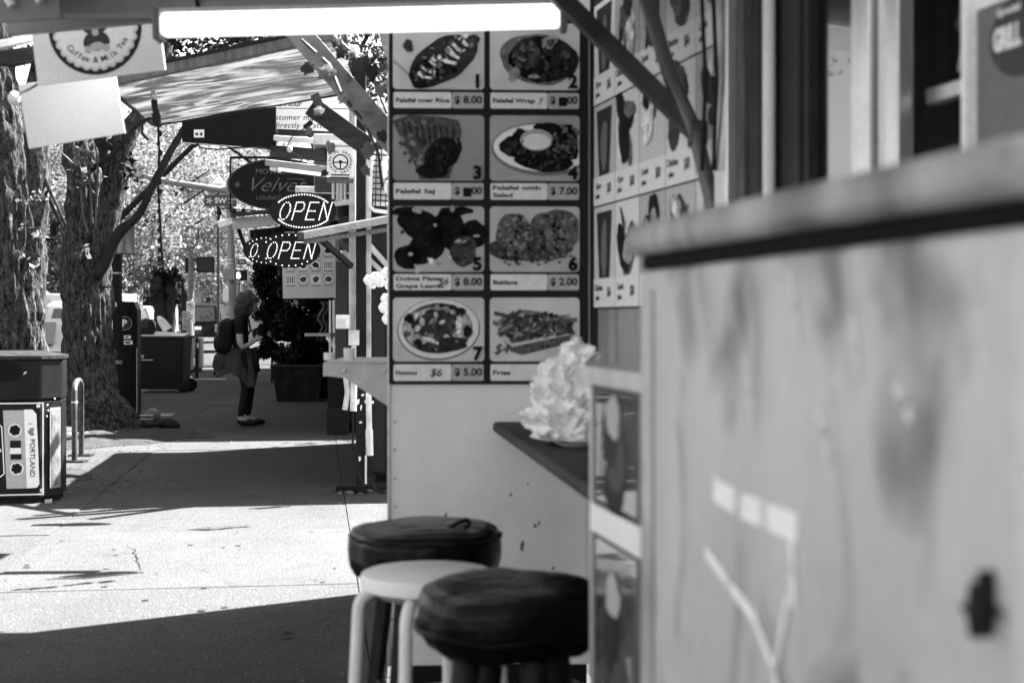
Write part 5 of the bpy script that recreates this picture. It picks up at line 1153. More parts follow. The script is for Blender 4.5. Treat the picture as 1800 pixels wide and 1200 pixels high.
# black board with sticker
k = 12/FPX; t = thing('black_board', 'black board with a small pale sticker under the awning', 'board', P(402, 262, 12))
T = frame(P(320, 250, 12.0), (1, 0, 0), (0, 0, 1)); mb = MB(); mb.T = T; mb.prism([(0, 0), (165*k, -12*k), (165*k, 62*k), (0, 38*k)], -.03, 0); build('panel', mb, M('board_black', .008, rough=.7), t)
mb = MB(); mb.T = T; mb.bx(21*k, 39*k, 8*k, 22*k, .0005, .003); st_ = build('sticker', mb, whitep, t)
mb = MB(); mb.T = T; mb.prism(ell(26*k, 14*k, 3*k, 2.5*k, wob=.1), .0035, .004); mb.prism(ell(34*k, 14*k, 2.5*k, 3*k, wob=.1), .0035, .004); build('mark', mb, g(.1), st_)
mb = MB(); mb.tube([P(320, 251, 11.98), P(485, 263, 11.98)], .006, 6); build('edge_strip', mb, galv, t)
mb = MB(); mb.tube([P(345, 250, 11.95), P(352, 260, 11.9), P(380, 263, 11.9), P(440, 258, 11.9), P(480, 262, 11.9)], .007, 6); build('cable', mb, black, t)
# power adapter and bulb on a wire
t = thing('string_light', 'bulb and black adapter on a drooping wire before the porch', 'light', P(510, 268, 9.6))
mb = MB(); mb.tube([P(548, 214, 9.6), P(535, 226, 9.6)], .018, 8); build('adapter', mb, black, t)
mb = MB(); mb.tube([P(535, 226, 9.6), P(515, 238, 9.6), P(508, 250, 9.6), P(508, 258, 9.6)], .004, 6); mb.tube([P(510, 266, 9.6), P(535, 280, 9.8), P(560, 290, 10)], .003, 6); mb.tube([P(548, 214, 9.6), P(552, 205, 9.6), P(566, 206, 9.6)], .005, 6); build('wire', mb, black, t)
mb = MB(); mb.ball(P(509, 262, 9.6), .02, 7, sc=(1, 1, 1.2)); build('bulb', mb, M('bulb_glass', .6), t, smooth='all')
# oval lounge sign with bracket
dV = 19.0; k = dV/FPX; t = thing('lounge_sign', 'black oval hanging sign with the lounge name in script', 'sign', P(488, 372, dV))
T = face(P(491, 324, dV), R(3)); mb = MB(); mb.T = T; mb.prism(ell(0, 0, 90*k, 45*k, n=64), -.05, 0); build('panel', mb, M('lounge_black', .009, rough=.4, var=.2), t)
mb = MB(); mb.T = T; ring(mb, 0, 0, 87*k, 91*k, -.055, .012, Matrix.Identity(4), 64, .5); build('rim', mb, M('rim_dark', .05, rough=.3), t)
mb = MB(); txt(mb, "MOTHER'S", -8*k, 22*k, 12*k, T, z=.003, width=66*k); txt(mb, 'Velvet', -10*k, -2*k, 36*k, T, z=.003, shear=.5, width=96*k, bold=-.012); txt(mb, 'LOUNGE', -18*k, -24*k, 10*k, T, z=.003, width=44*k)
stroke(mb, [(14*k, 9*k), (30*k, 10*k), (44*k, 8*k)], .9*k, .003, .005, T)
for a in range(6): stroke(mb, [(-73*k, -1*k), (-73*k+5*k*math.cos(a*PI/3), -1*k+5*k*math.sin(a*PI/3))], 1.4*k, .003, .005, T)
build('lettering', mb, g(.17), t)
mb = MB(); mb.tube([P(405, 277, dV), P(590, 277, dV)], .018, 8); mb.tube([P(405, 277, dV), P(405, 372, dV)], .014, 8); mb.tube([P(405, 372, dV), P(480, 376, dV)], .012, 8); build('bracket', mb, black, t, smooth=True)
for s in (450, 530):
    mb = MB(); mb.tube([P(s, 277, dV), P(s, 290, dV)], .01, 6); build('chain', mb, black, t)
# slanted canopy of the third cart
t = thing('small_canopy', 'sloping canopy with pale riveted fascia behind the upper open sign', 'canopy', P(440, 420, 16.2)); d_ = 16.2
mb = MB(); mb.bar(P(408, 394, d_), P(600, 372, d_+.4), .08, .13); build('fascia', mb, M('fascia_pale', .36, rough=.5, var=.2), t, bevel=.006)
mb = MB(); mb.bar(P(402, 380, d_), P(600, 356, d_+.4), .3, .03); build('roof_edge', mb, darkmetal, t)
mb = MB()
for i in range(24): mb.ball(P(412+i*8, 385-i*.93, d_-.06), .014, 4)
build('rivet', mb, steel, t).__setitem__('kind', 'stuff')
mb = MB(); mb.bx(*[0]*6) if False else None
mb = MB(); mb.bar(P(418, 400, d_+.1), P(432, 436, d_+.1), .04, .04); mb.bar(P(440, 412, d_+.5), P(600, 395, d_+.6), .05, .1); build('brace', mb, blackm, t)
mb = MB(); mb.bar(P(384, 396, d_), P(412, 387, d_), .07, .08); build('end_cap', mb, white, t, bevel=.01)
t = thing('far_window', 'small white framed window under the sloping canopy', 'window', P(450, 425, 18)); d_ = 18
T = face(P(450, 417, d_), R(4), R(3)); k = d_/FPX; mb = MB(); mb.T = T
for b in ((-14, 22, 6, 8), (-14, 22, -9, -6), (-14, -11, -6, 6), (8, 10, -6, 6)): mb.bx(b[0]*k, b[1]*k, b[2]*k, b[3]*k, 0, .03)
build('frame', mb, white, t); mb = MB(); mb.T = T; mb.bx(-12*k, 22*k, -7*k, 7*k, -.02, -.005); build('pane', mb, carglass, t)
# dish poster on cart C
dP = 14.2; k = dP/FPX; t = thing('dish_poster', 'pale poster with rows of round dishes below the open signs', 'poster', P(543, 525, dP))
T = face(P(543, 482, dP), R(5), R(1)); mb = MB(); mb.T = T; mb.bx(-46*k, 47*k, -42*k, 62*k, -.01, 0); build('sheet', mb, M('poster_pale', .55, rough=.4, var=.06, scale=4), t)
r = random.Random(14)
for j in range(4):
    for i in range(4):
        x, y = (-32+22*i)*k, (-9+25*j)*k
        mb = MB(); mb.T = T; mb.prism(rrect(x-9*k, y-8*k, x+9*k, y+9*k, .5*k, 2), .0005, .001); pn = build('dish_panel', mb, g([.5, .3][(i+j) % 2]), t)
        mb = MB(); mb.T = T; mb.prism(ell(x, y, 8*k, 7.6*k), .0012, .0016); build('plate', mb, g(.66), pn)
        mb = MB(); mb.T = T
        if (i*3+j) % 5 != 0: mb.prism(ell(x, y, 5.6*k, 5.2*k, wob=.08, seed=i+9*j), .0018, .0022)
        else:
            for q in range(5): mb.prism(line_poly((x-6*k+3*q*k, y-6*k), (x-6*k+3*q*k, y+6*k), 1.6*k), .0018, .0022)
        build('dish', mb, g(r.choice([.03, .06, .1])), pn)
        mb = MB(); mb.T = T; mb.bx(x-8*k, x+8*k, y-11.6*k, y-10.4*k, .0012, .0018); build('caption', mb, g(.1), pn)
# wall lamp and shelf beside poster
mb = MB(); mb.bx(*(lambda a: (a.x-.03, a.x+.04, a.y, a.y+.06, a.z-.05, a.z+.05))(P(596, 488, 13))); build('wall_lamp', mb, white, bevel=.01, tagv=('small white lamp on the post right of the dish poster', 'lamp'))
t = thing('side_shelf', 'narrow shelf on brackets under the dish poster', 'shelf', P(568, 600, 13.6)); mb = MB(); mb.bar(P(545, 588, 13.8), P(590, 588, 13.4), .12, .03); build('top', mb, greyp, t)
mb = MB(); mb.bar(P(576, 592, 13.5), P(590, 612, 13.4), .03, .03); mb.bar(P(580, 528, 13.5), P(580, 620, 13.4), .02, .02); mb.bar(P(586, 528, 13.5), P(587, 620, 13.4), .02, .02); build('bracket', mb, white, t)
t = thing('dark_cloth', 'dark curled cloth hanging below the dish poster', 'cloth', P(570, 600, 14)); mb = MB(); vs = []; n, m_ = 24, 10
for i in range(n+1):
    for j in range(m_+1):
        q = P(562+16*j/m_+4*math.sin(i*.5), 530+70*i/n, 13.9); q.y += .05*math.sin(j*1.3+i*.2); vs.append(q)
mb.add(vs, [(i*(m_+1)+j, i*(m_+1)+j+1, (i+1)*(m_+1)+j+1, (i+1)*(m_+1)+j) for i in range(n) for j in range(m_)]); o = build('fabric', mb, M('cloth_dark', .07, rough=.9), t, smooth='all'); sm = o.modifiers.new('thick', 'SOLIDIFY'); sm.thickness = .008
# planters with tall dark shrubs
def planter(label, px, py, wpx, hpx, shrub_h, seed, lab2, wsh):
    b = G(px, py); d = b.y; k = d/FPX; w_ = wpx*k; h_ = hpx*k
    t = thing('planter', label, 'planter', b, HEAD, group='black planters along the carts')
    mb = MB(); vs = [(-w_*.40, 0, 0), (w_*.40, 0, 0), (w_*.40, w_*.8, 0), (-w_*.40, w_*.8, 0), (-w_/2, -.06, h_), (w_/2, -.06, h_), (w_/2, w_*.9, h_), (-w_/2, w_*.9, h_)]
    mb.add(vs, [(3, 2, 1, 0), (4, 5, 6, 7), (0, 1, 5, 4), (1, 2, 6, 5), (2, 3, 7, 6), (3, 0, 4, 7)]); build('pot', mb, M('pot_black', .014, rough=.6, var=.6, scale=5, streak=.4), t, world=False, bevel=.012)
    mb = MB()
    for q in ((-w_/2-.02, w_/2+.02, -.08, -.03), (-w_/2-.02, w_/2+.02, w_*.87, w_*.92), (-w_/2-.02, -w_/2+.03, -.03, w_*.87), (w_/2-.03, w_/2+.02, -.03, w_*.87)): mb.bx(q[0], q[1], q[2], q[3], h_-.03, h_+.015)
    build('rim', mb, darkmetal, t, world=False, bevel=.006)
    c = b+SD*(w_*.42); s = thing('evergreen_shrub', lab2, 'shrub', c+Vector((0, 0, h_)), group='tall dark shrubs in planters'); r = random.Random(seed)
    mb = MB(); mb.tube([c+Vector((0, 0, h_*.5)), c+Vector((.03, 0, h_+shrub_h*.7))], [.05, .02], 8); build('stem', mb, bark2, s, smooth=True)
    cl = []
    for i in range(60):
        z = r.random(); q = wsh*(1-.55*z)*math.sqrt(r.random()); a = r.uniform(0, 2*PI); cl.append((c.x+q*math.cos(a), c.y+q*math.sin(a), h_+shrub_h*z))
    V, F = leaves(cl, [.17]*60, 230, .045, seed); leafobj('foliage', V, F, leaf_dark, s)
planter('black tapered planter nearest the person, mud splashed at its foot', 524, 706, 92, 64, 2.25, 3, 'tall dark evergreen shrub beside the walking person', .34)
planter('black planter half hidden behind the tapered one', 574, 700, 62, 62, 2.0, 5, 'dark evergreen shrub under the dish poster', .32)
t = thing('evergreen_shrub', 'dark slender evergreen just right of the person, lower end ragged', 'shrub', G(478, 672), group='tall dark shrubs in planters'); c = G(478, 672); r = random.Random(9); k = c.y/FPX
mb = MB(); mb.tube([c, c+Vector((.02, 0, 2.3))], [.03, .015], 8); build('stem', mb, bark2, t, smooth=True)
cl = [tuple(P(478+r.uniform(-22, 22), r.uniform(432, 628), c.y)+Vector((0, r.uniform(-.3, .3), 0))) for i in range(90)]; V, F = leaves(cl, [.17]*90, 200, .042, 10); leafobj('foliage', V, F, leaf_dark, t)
t = thing('cart_skirt_board', 'dark board standing at the near corner of the poster cart', 'board', G(592, 764)); c = G(592, 764); mb = MB(); k = c.y/FPX; mb.bx(c.x-16*k, c.x+18*k, c.y, c.y+.06, 0, .95); build('board', mb, blackm, t, bevel=.006); mb = MB(); mb.bx(c.x-18*k, c.x+20*k, c.y-.02, c.y+.08, 0, .3); build('foot', mb, M('foot_dark', .02), t, bevel=.006)
# ================================================================== KERB SIDE
# litter bin with the cassette panel
b = G(82, 884); d = b.y; k = d/FPX
yb = R(11); t = thing('litter_bin', 'black litter bin with a painted cassette tape on its front', 'litter bin', b, yb)
wB, hB, ch = 122*k, 1.085, .085                # front width, height, corner chamfer
def oct_(w0, dp, c, x1=0.0): return [(x1, c), (x1, dp-c), (x1-c, dp), (x1-w0+c, dp), (x1-w0, dp-c), (x1-w0, c), (x1-w0+c, 0), (x1-c, 0)]
binm = M('bin_black', .010, rough=.35, var=.3, scale=5, bump=.03)
c_ = 28*k; X1 = 22*k
mb = MB(); mb.prism(oct_(wB+2*c_, .55, c_*1.2, X1), .04, .73); build('body', mb, binm, t, world=False, bevel=.006)
mb = MB(); mb.prism(oct_(wB+2*c_-.04, .51, c_*1.2, X1-.02), .0, .04, Matrix.Translation((0, .02, 0))); build('base', mb, blackm, t, world=False)
mb = MB(); mb.prism(oct_(wB+2*c_+.01, .56, c_*1.2, X1+.005), .732, 1.03, Matrix.Translation((0, -.005, 0))); hood = build('hood', mb, binm, t, world=False, bevel=.02, seg=3)
mb = MB(); o1 = oct_(wB+2*c_+.03, .58, c_*1.2, X1+.015); o2 = [(X1-.5*(wB+2*c_)+(x-(X1-.5*(wB+2*c_)))*.5, .28+(y-.28)*.5) for x, y in o1]; n = 8
mb.add([(x, y-.015, 1.031) for x, y in o1]+[(x, y-.015, 1.055) for x, y in o1]+[(x, y, hB) for x, y in o2], [tuple(range(8))[::-1]]+[(i, (i+1) % 8, 8+(i+1) % 8, 8+i) for i in range(8)]+[(8+i, 8+(i+1) % 8, 16+(i+1) % 8, 16+i) for i in range(8)]+[tuple(range(16, 24))]); build('lid', mb, M('bin_lid', .025, rough=.4, var=.5, scale=14), t, world=False)
Tb = Matrix(((1, 0, 0, 0), (0, 0, -1, 0), (0, 1, 0, 0), (0, 0, 0, 1)))       # face frame: X right, Y up, Z out
def bq(px, py): return ((px-82)*k, (884-py)*k)
mb = MB(); mb.T = Tb; x, z = bq(15, 652); ring(mb, x, z, .105, .12, -.002, .012, Matrix.Identity(4), 40, .72); build('opening_rim', mb, binm, hood, world=False, smooth=True)
mb = MB(); mb.T = Tb; mb.prism(ell(x, z, .104, .074), .0055, .0075); build('opening', mb, M('hole', .008, rough=.9), hood, world=False)
mb = MB(); mb.T = Tb; mb.prism(ell(*bq(44, 656), 6*k, 1.6*k, 35), .008, .01); build('glint_sliver', mb, steel, hood, world=False)  # slanted steel sliver shaped as a glint at the opening
mb = MB(); mb.T = Tb @ Matrix.Translation((0, 0, .002))
def frm(x0, y0, x1, y1, w_, z0=.001, z1=.003):
    (a, b_), (c, e) = bq(x0, y1), bq(x1, y0); w_ *= k
    for q in ((a, c, b_, b_+w_), (a, c, e-w_, e), (a, a+w_, b_+w_, e-w_), (c-w_, c, b_+w_, e-w_)): mb.bx(q[0], q[1], q[2], q[3], z0, z1)
frm(-62, 707, 77, 869, 2.2); build('cassette_outline', mb, whitep, t, world=False)
def flat(name, pts, gv, z, par=t):
    mb = MB(); mb.T = Tb; mb.prism([bq(*p) for p in pts], z, z+.001); return build(name, mb, g(gv), par, world=False)
lb = flat('cassette_label', [(9, 720), (46, 720), (52, 857), (15, 857)], .3, .003)
flat('label_band', [(44, 719), (58, 719), (65, 727), (70, 850), (66, 856), (49, 857)], .62, .005, lb)
for y in (755, 822):
    mb = MB(); mb.T = Tb; x, z = bq(29 if y < 800 else 32, y); ring(mb, x, z, 9.5*k, 11.5*k, .0065, .0075, Matrix.Identity(4), 28); build('reel_ring', mb, whitep, lb, world=False)
    pts = []
    for i in range(24):
        a = 2*PI*i/24; r_ = 9.6 if (i % 4) in (0, 1, 2) else 6.8; pts.append((x+r_*k*math.cos(a), z+r_*k*math.sin(a)))
    mb = MB(); mb.T = Tb; mb.prism(pts, .0066, .0074); build('reel', mb, g(.02), lb, world=False)
flat('tape_window', [(21, 773), (39, 773), (39, 786), (21, 786)], .03, .0065, lb); flat('tape_window', [(21, 786), (39, 786), (39, 796), (21, 796)], .6, .0066, lb); flat('tape_window', [(22, 797), (40, 797), (40, 806), (22, 806)], .03, .0065, lb)
mb = MB(); txt(mb, 'PORTLAND', *bq(58, 804), 12*k, Tb, z=.0068, rot=-PI/2, width=66*k, bold=.01); txt(mb, 'I', *bq(54.5, 744), 12*k, Tb, z=.0068, rot=-PI/2); build('lettering', mb, g(.03), lb, world=False)
hp = []
for i in range(28):
    a = 2*PI*i/28; hx = 16*math.sin(a)**3; hy = 13*math.cos(a)-5*math.cos(2*a)-2*math.cos(3*a)-math.cos(4*a); hp.append((56+hy*.42, 758+hx*.46))
flat('heart', hp, .22, .0066, lb)
flat('cassette_notch', [(-30, 735), (0, 742), (7, 748), (11, 830), (0, 840), (-30, 846)], .03, .0035); mb = MB(); mb.T = Tb
stroke(mb, [bq(-20, 738), bq(0, 742), bq(7, 749), bq(11, 831), bq(0, 839), bq(-20, 845)], 1.8*k, .0047, .0057, Matrix.Identity(4)); build('notch_line', mb, whitep, t, world=False)
for (x, y) in ((68, 713), (74, 861), (3, 790), (-52, 713), (-50, 861)):
    mb = MB(); mb.T = Tb; ring(mb, *bq(x, y), 1.2*k, 3.2*k, .004, .006, Matrix.Identity(4), 14); build('screw', mb, whitep, t, world=False)
# chamfer panel with a second small poster
a0 = Vector((X1-c_*1.0, 0, 0)); 
mb = MB(); p0 = Vector((X1-.002, c_*1.2, 0)); p1 = Vector((X1-c_, 0, 0)); T = frame(p1, (p0-p1), (0, 0, 1)); L_ = (p0-p1).length; mb.T = T
mb.bx(L_*.35, L_*.92, .1, .68, .001, .004); sp = build('side_poster', mb, g(.2), t, world=False); mb = MB(); mb.T = T; mb.bx(L_*.42, L_*.86, .12, .66, .0045, .006); build('poster_print', mb, M('poster_print', .12, rough=.5, var=.7, scale=9), sp, world=False)
for i, (xx, zz) in enumerate(((.2, .7), (.25, .66), (.18, .62), (.6, .74))):
    mb = MB(); mb.ball(T @ Vector((L_*xx, zz, .004)), .006, 5); build('rivet', mb, steel, t, world=False)
mb = MB(); mb.bx(-.01, .04, -.03, .0, .0, .03); build('foot', mb, steel, t, world=False, bevel=.006)
# bicycle stand
a, c = G(131, 812), G(143, 801); t = thing('bicycle_stand', 'worn tubular bicycle stand beside the flared tree roots', 'bicycle stand', a)
mb = MB(); h = .74; pts = [a+Vector((0, 0, .0)), a+Vector((0, 0, h-.09))]; cc = (a+c)/2; hv = (c-a)/2
for i in range(1, 9): w_ = PI*i/8; pts.append(cc-hv*math.cos(w_)+Vector((0, 0, h-.09+.09*math.sin(w_))))
pts += [c]; mb.tube(pts, .026, 14); build('hoop', mb, M('worn_tube', .07, rough=.45, metal=.4, var=.6, scale=16), t, smooth=True)
for q in (a, c):
    mb = MB(); mb.bx(q.x-.11, q.x+.11, q.y-.07, q.y+.07, .004, .016); build('foot_plate', mb, darkmetal, t, bevel=.003)
mb = MB(); mb.tube([a+Vector((0, 0, .545)), a+Vector((0, 0, .56))], .029, 14); build('band', mb, whitep, t)
# pale stone by the roots
mb = MB(); q = G(117, 769); mb.ball((q.x, q.y, .05), .1, 8, sc=(1.3, 1, .7)); 
for i in range(len(mb.v)): mb.v[i] = mb.v[i]+Vector((1, 1, 1))*.02*noise.noise(mb.v[i]*11)
build('stone', mb, kerbm, smooth='all', tagv=('pale rounded stone at the foot of the forked tree', 'stone'))
# black lamp post with cylinder
b = G(201, 750); d = b.y; k = d/FPX; t = thing('utility_post', 'black square post with bands and a grey drum near the top', 'post', b)
mb = MB(); mb.bx(b.x-11*k, b.x+11*k, b.y-.07, b.y+.07, 0, P(0, 360, d).z); build('post', mb, black, t, bevel=.006)
for y, h_, m_, w_ in ((480, 3, galv, 1.03), (535, 8, cardb, 1.02), (636, 7, greyp, 1.03)):
    z = P(0, y, d).z; mb = MB(); mb.bx(b.x-11*k*w_, b.x+11*k*w_-.03*(y == 535), b.y-.075, b.y+.075, z-h_*k/2, z+h_*k/2); build('band', mb, m_, t)
z = P(0, 571, d).z; mb = MB(); mb.bx(b.x-12*k, b.x+.0, b.y-.078, b.y-.071, z-14*k, z+14*k); build('notice', mb, whitep, t)
mb = MB(); q = P(221, 447, d-.05); mb.lathe([(.001, 0), (.105, 0), (.112, .01), (.108, .02), (.108, .36), (.112, .37), (.112, .385), (.001, .385)], 28, Matrix.Translation(q)); dr = build('drum', mb, M('drum_grey', .16, rough=.35, metal=.4), t, smooth=True)
mb = MB(); mb.bar(q+Vector((-.1, .03, .2)), Vector((b.x, b.y, q.z+.2)), .03, .03); build('bracket', mb, darkmetal, dr)
# pay station
b = G(226, 745); d = b.y-.12; k = d/FPX; t = thing('pay_station', 'black parking pay station with a round P sign', 'pay station', b)
Tp = face(Vector((P(226, 745, d).x, d, 0)), R(4)); mb = MB(); H_ = (745-528)*k
mb.T = Tp; mb.prism([(-15*k, 0), (15*k, 0), (14.5*k, H_*.93), (9*k, H_), (-15*k, H_)], -.28, 0); build('case', mb, M('pay_black', .009, rough=.35, var=.2), t, bevel=.012)
mb = MB(); mb.T = Tp; mb.bx(13.5*k, 15.2*k, .08, H_*.62, .001, .006); build('edge_strip', mb, alu, t)
mb = MB(); mb.T = Tp; x, z = -11*k, (745-567)*k; x = -6*k; mb.prism(ell(x, z, 12*k, 12*k, n=40), .001, .003); dc = build('disc', mb, g(.07), t); mb = MB(); mb.T = Tp; ring(mb, x, z, 11*k, 12.2*k, .0035, .005, Matrix.Identity(4), 40); build('ring', mb, g(.25), dc)
mb = MB(); txt(mb, 'P', x-1*k, z, 17*k, Tp, z=.004, bold=.03); build('lettering', mb, whitep, dc)
for y0, y1, x1 in ((588, 594, 6), (597, 604, 9)):
    mb = MB(); mb.T = Tp; mb.bx(-8*k, (x1-8+6)*k, (745-y1)*k, (745-y0)*k, .001, .003); lbx = build('label', mb, whitep, t); mb = MB(); mb.T = Tp; mb.bx(-6*k, (x1-6)*k, (745-y1+1.8)*k, (745-y0-1.8)*k, .0035, .0042); build('print', mb, g(.06), lbx)
mb = MB(); mb.T = Tp; mb.prism([(-12*k, H_*.80), (2*k, H_*.86), (0, H_*.94), (-12*k, H_*.9)], .001, .004); build('screen', mb, carglass, t)
# wheeled bin
b = G(282, 690); d = b.y; k = d/FPX; t = thing('wheeled_bin', 'large black wheeled rubbish bin with open slanted lid and litter inside', 'rubbish bin', b)
x0, x1, zt = P(240, 0, d).x, P(322, 0, d).x, P(0, 592, d).z
mb = MB(); vs = []
for z, q, dp in ((0.06, .94, .62), (zt, 1.0, .75)):
    cx = (x0+x1)/2; hw = (x1-x0)/2*q; vs += [(cx-hw, d, z), (cx+hw, d, z), (cx+hw, d+dp, z), (cx-hw, d+dp, z)]
mb.add(vs, [(3, 2, 1, 0), (0, 1, 5, 4), (1, 2, 6, 5), (2, 3, 7, 6), (3, 0, 4, 7), (4, 5, 6, 7)]); build('tub', mb, M('bin_plastic', .010, rough=.5, var=.3), t, bevel=.02)
mb = MB(); mb.bx(x0-.02, x1+.04, d-.03, d+.03, zt-.03, zt+.015); mb.bx(x0-.02, x1+.04, d+.7, d+.78, zt-.03, zt+.015); build('rim', mb, darkmetal, t, bevel=.008)
mb = MB(); vs = [(x0, d+.02, zt+.02), (x1, d+.02, zt+.012), (x1-.05, d+.72, zt+.06), (x0+.2, d+.72, zt+.09)]; mb.add(vs, [(0, 1, 2, 3)]); o = build('lid', mb, M('lid_pale', .4, rough=.5, var=.2), t); sm = o.modifiers.new('thick', 'SOLIDIFY'); sm.thickness = .02
for yy in (d+.05, d+.6):
    mb = MB(); mb.lathe([(.02, -.04), (.10, -.04), (.115, -.03), (.115, .03), (.10, .04), (.02, .04)], 24, Matrix.Translation((x1-.0, yy, .115)) @ Matrix.Rotation(PI/2, 4, 'X')); build('wheel', mb, rubber, t, smooth=True)
mb = MB(); T = face(Vector((P(249, 0, d).x, d-.012, P(0, 627, d).z))); txt(mb, 'W', 0, 0, 9*k, T); mb.bx(-8*k, 20*k, -6*k, -5*k, 0, .002, T); build('lettering', mb, whitep, t)
# litter heaped in the wheeled bin: black bag and a bottle
mb = MB(); c = P(257, 575, d+.35); mb.ball(c, .17, 12, sc=(1, .9, 1.0))
for i in range(len(mb.v)): mb.v[i] = mb.v[i]+(mb.v[i]-c).normalized()*.05*noise.noise(mb.v[i]*9)
build('rubbish_bag', mb, M('bag_black', .02, rough=.25, bump=.3, bscale=20), smooth='all', tagv=('black rubbish bag sticking out of the wheeled bin', 'bag'))
mb = MB(); p0 = P(283, 566, d+.3); mb.tube([p0+Vector((-.05, 0, .1)), p0+Vector((0, 0, .03)), p0+Vector((.12, 0, -.14))], [.03, .07, .09], 12); build('bottle', mb, M('bottle_pale', .6, rough=.12), smooth=True, tagv=('pale plastic bottle leaning on the wheeled bin lid', 'bottle'))
# ball weight on rods, and dark bundle on the pavement
q = G(268, 746); t = thing('ball_weight', 'round grey ball on two rods lying by the pay station', 'weight', q); mb = MB(); mb.ball((q.x, q.y, .105), .10, 14); build('ball', mb, M('ball_grey', .14, rough=.4, var=.2), t, smooth='all')
for dz in (0, .045):
    mb = MB(); mb.tube([(q.x-.34, q.y-.07, .07+dz), (q.x+.03, q.y-.105, .075+dz)], .012, 8); build('rod', mb, galv, t, smooth=True)
for i, (px, py, s, lab) in enumerate(((295, 753, .13, 'flat dark bundle on the pavement right of the ball weight'), (255, 754, .1, 'dark rag lying against the foot of the pay station'))):
    q = G(px, py); mb = MB(); mb.ball((q.x, q.y, .05), s, 10, sc=(1.2, .8, .5))
    for j in range(len(mb.v)): mb.v[j] = mb.v[j]+Vector((.3, .3, 1))*.05*noise.noise(mb.v[j]*8+Vector((i*5, 0, 0)))
    build(['bundle', 'rag'][i], mb, blackm, smooth='all', tagv=(lab, ['bundle', 'rag'][i]))
# newspaper boxes
for i, (px0, px1, py, top, lab) in enumerate(((317, 334, 658, 596, 'newspaper box nearest the wheeled bin, behind the sign post'), (334, 352, 654, 594, 'grey newspaper box behind the black bollard'))):
    b = G((px0+px1)/2, py); d = b.y; k = d/FPX; t = thing('newspaper_box', lab, 'newspaper box', b, group='newspaper boxes by the crossing'); w_ = (px1-px0)*k; h_ = (py-top)*k
    mb = MB(); mb.bx(b.x-w_/2, b.x+w_/2, d, d+.4, .1, h_); build('case', mb, M('newsbox', .17, rough=.5, var=.3), t, bevel=.02)
    mb = MB(); mb.bx(b.x-w_*.36, b.x+w_*.36, d-.012, d-.002, h_*.5, h_*.9); pn = build('window', mb, M('news_window', .3, rough=.2, var=.6, scale=12), t); mb = MB(); mb.bx(b.x-w_*.3, b.x+w_*.3, d-.02, d-.013, h_*.2, h_*.42); build('news_card', mb, whitep, t)
    mb = MB(); mb.bx(b.x-w_*.4, b.x+w_*.4, d+.05, d+.35, 0, .1); build('foot', mb, blackm, t)
b = G(346, 665); d = b.y; k = d/FPX; t = thing('bollard', 'slim black bollard with a small pale label before the newspaper boxes', 'bollard', b); mb = MB(); mb.lathe([(.001, 0), (.06, 0), (.045, .03), (.04, .05), (.04, .88), (.02, .92), (.001, .925)], 16, Matrix.Translation(b)); build('post', mb, black, t, smooth=True)
mb = MB(); mb.bx(b.x+.01, b.x+.05, d-.045, d-.04, .68, .78); build('label', mb, whitep, t)
# no parking signs
b = G(331, 664); d = b.y; k = d/FPX; t = thing('parking_rule_sign', 'lower pale sign on a thin post saying pay to park', 'sign', b, group='parking signs at the corner'); mb = MB(); mb.tube([b, b+Vector((0, 0, P(0, 548, d).z))], .025, 10); build('post', mb, galv, t, smooth=True); mb = MB(); mb.lathe([(.1, 0), (.08, .03), (.03, .05)], 16, Matrix.Translation(b)); build('foot', mb, galv, t)
T = face(P(327.5, 563.5, d-.03)); mb = MB(); mb.T = T; mb.bx(-7.5*k, 7.5*k, -17*k, 17*k, -.004, 0); build('panel', mb, M('sign_dull', .45, rough=.5), t); mb = MB()
ring(mb, -3*k, 9.5*k, 2.6*k, 3.6*k, .0005, .002, T, 20); txt(mb, 'P', -3*k, 9.5*k, 5*k, T); txt(mb, 'Pay', 0, 0, 6*k, T); txt(mb, 'to', 0, -5.5*k, 5*k, T); txt(mb, 'Park', 0, -11*k, 6*k, T); build('lettering', mb, g(.12), t)
b = Vector((P(337, 0, 38).x, 38, 0)); d = 38; k = d/FPX; t = thing('no_parking_sign', 'white no parking sign behind the pay to park sign', 'sign', b, group='parking signs at the corner'); mb = MB(); mb.tube([b, b+Vector((0, 0, P(0, 525, d).z))], .03, 10); build('post', mb, galv, t, smooth=True)
T = face(P(335, 548, d-.04)); mb = MB(); mb.T = T; mb.bx(-7*k, 7*k, -20*k, 19*k, -.004, 0); build('panel', mb, whitep, t); mb = MB(); ring(mb, 0, 9.5*k, 4.4*k, 5.6*k, .0005, .002, T, 24); txt(mb, 'P', 0, 9.5*k, 8*k, T, bold=.02); stroke(mb, [(-3.5*k, 13*k), (3.5*k, 6*k)], 1.2*k, .002, .003, T); mb.bx(-4*k, 4*k, -8*k, -6*k, .0005, .002, T); mb.bx(-3*k, 3*k, -13*k, -11*k, .0005, .002, T); build('lettering', mb, g(.03), t)
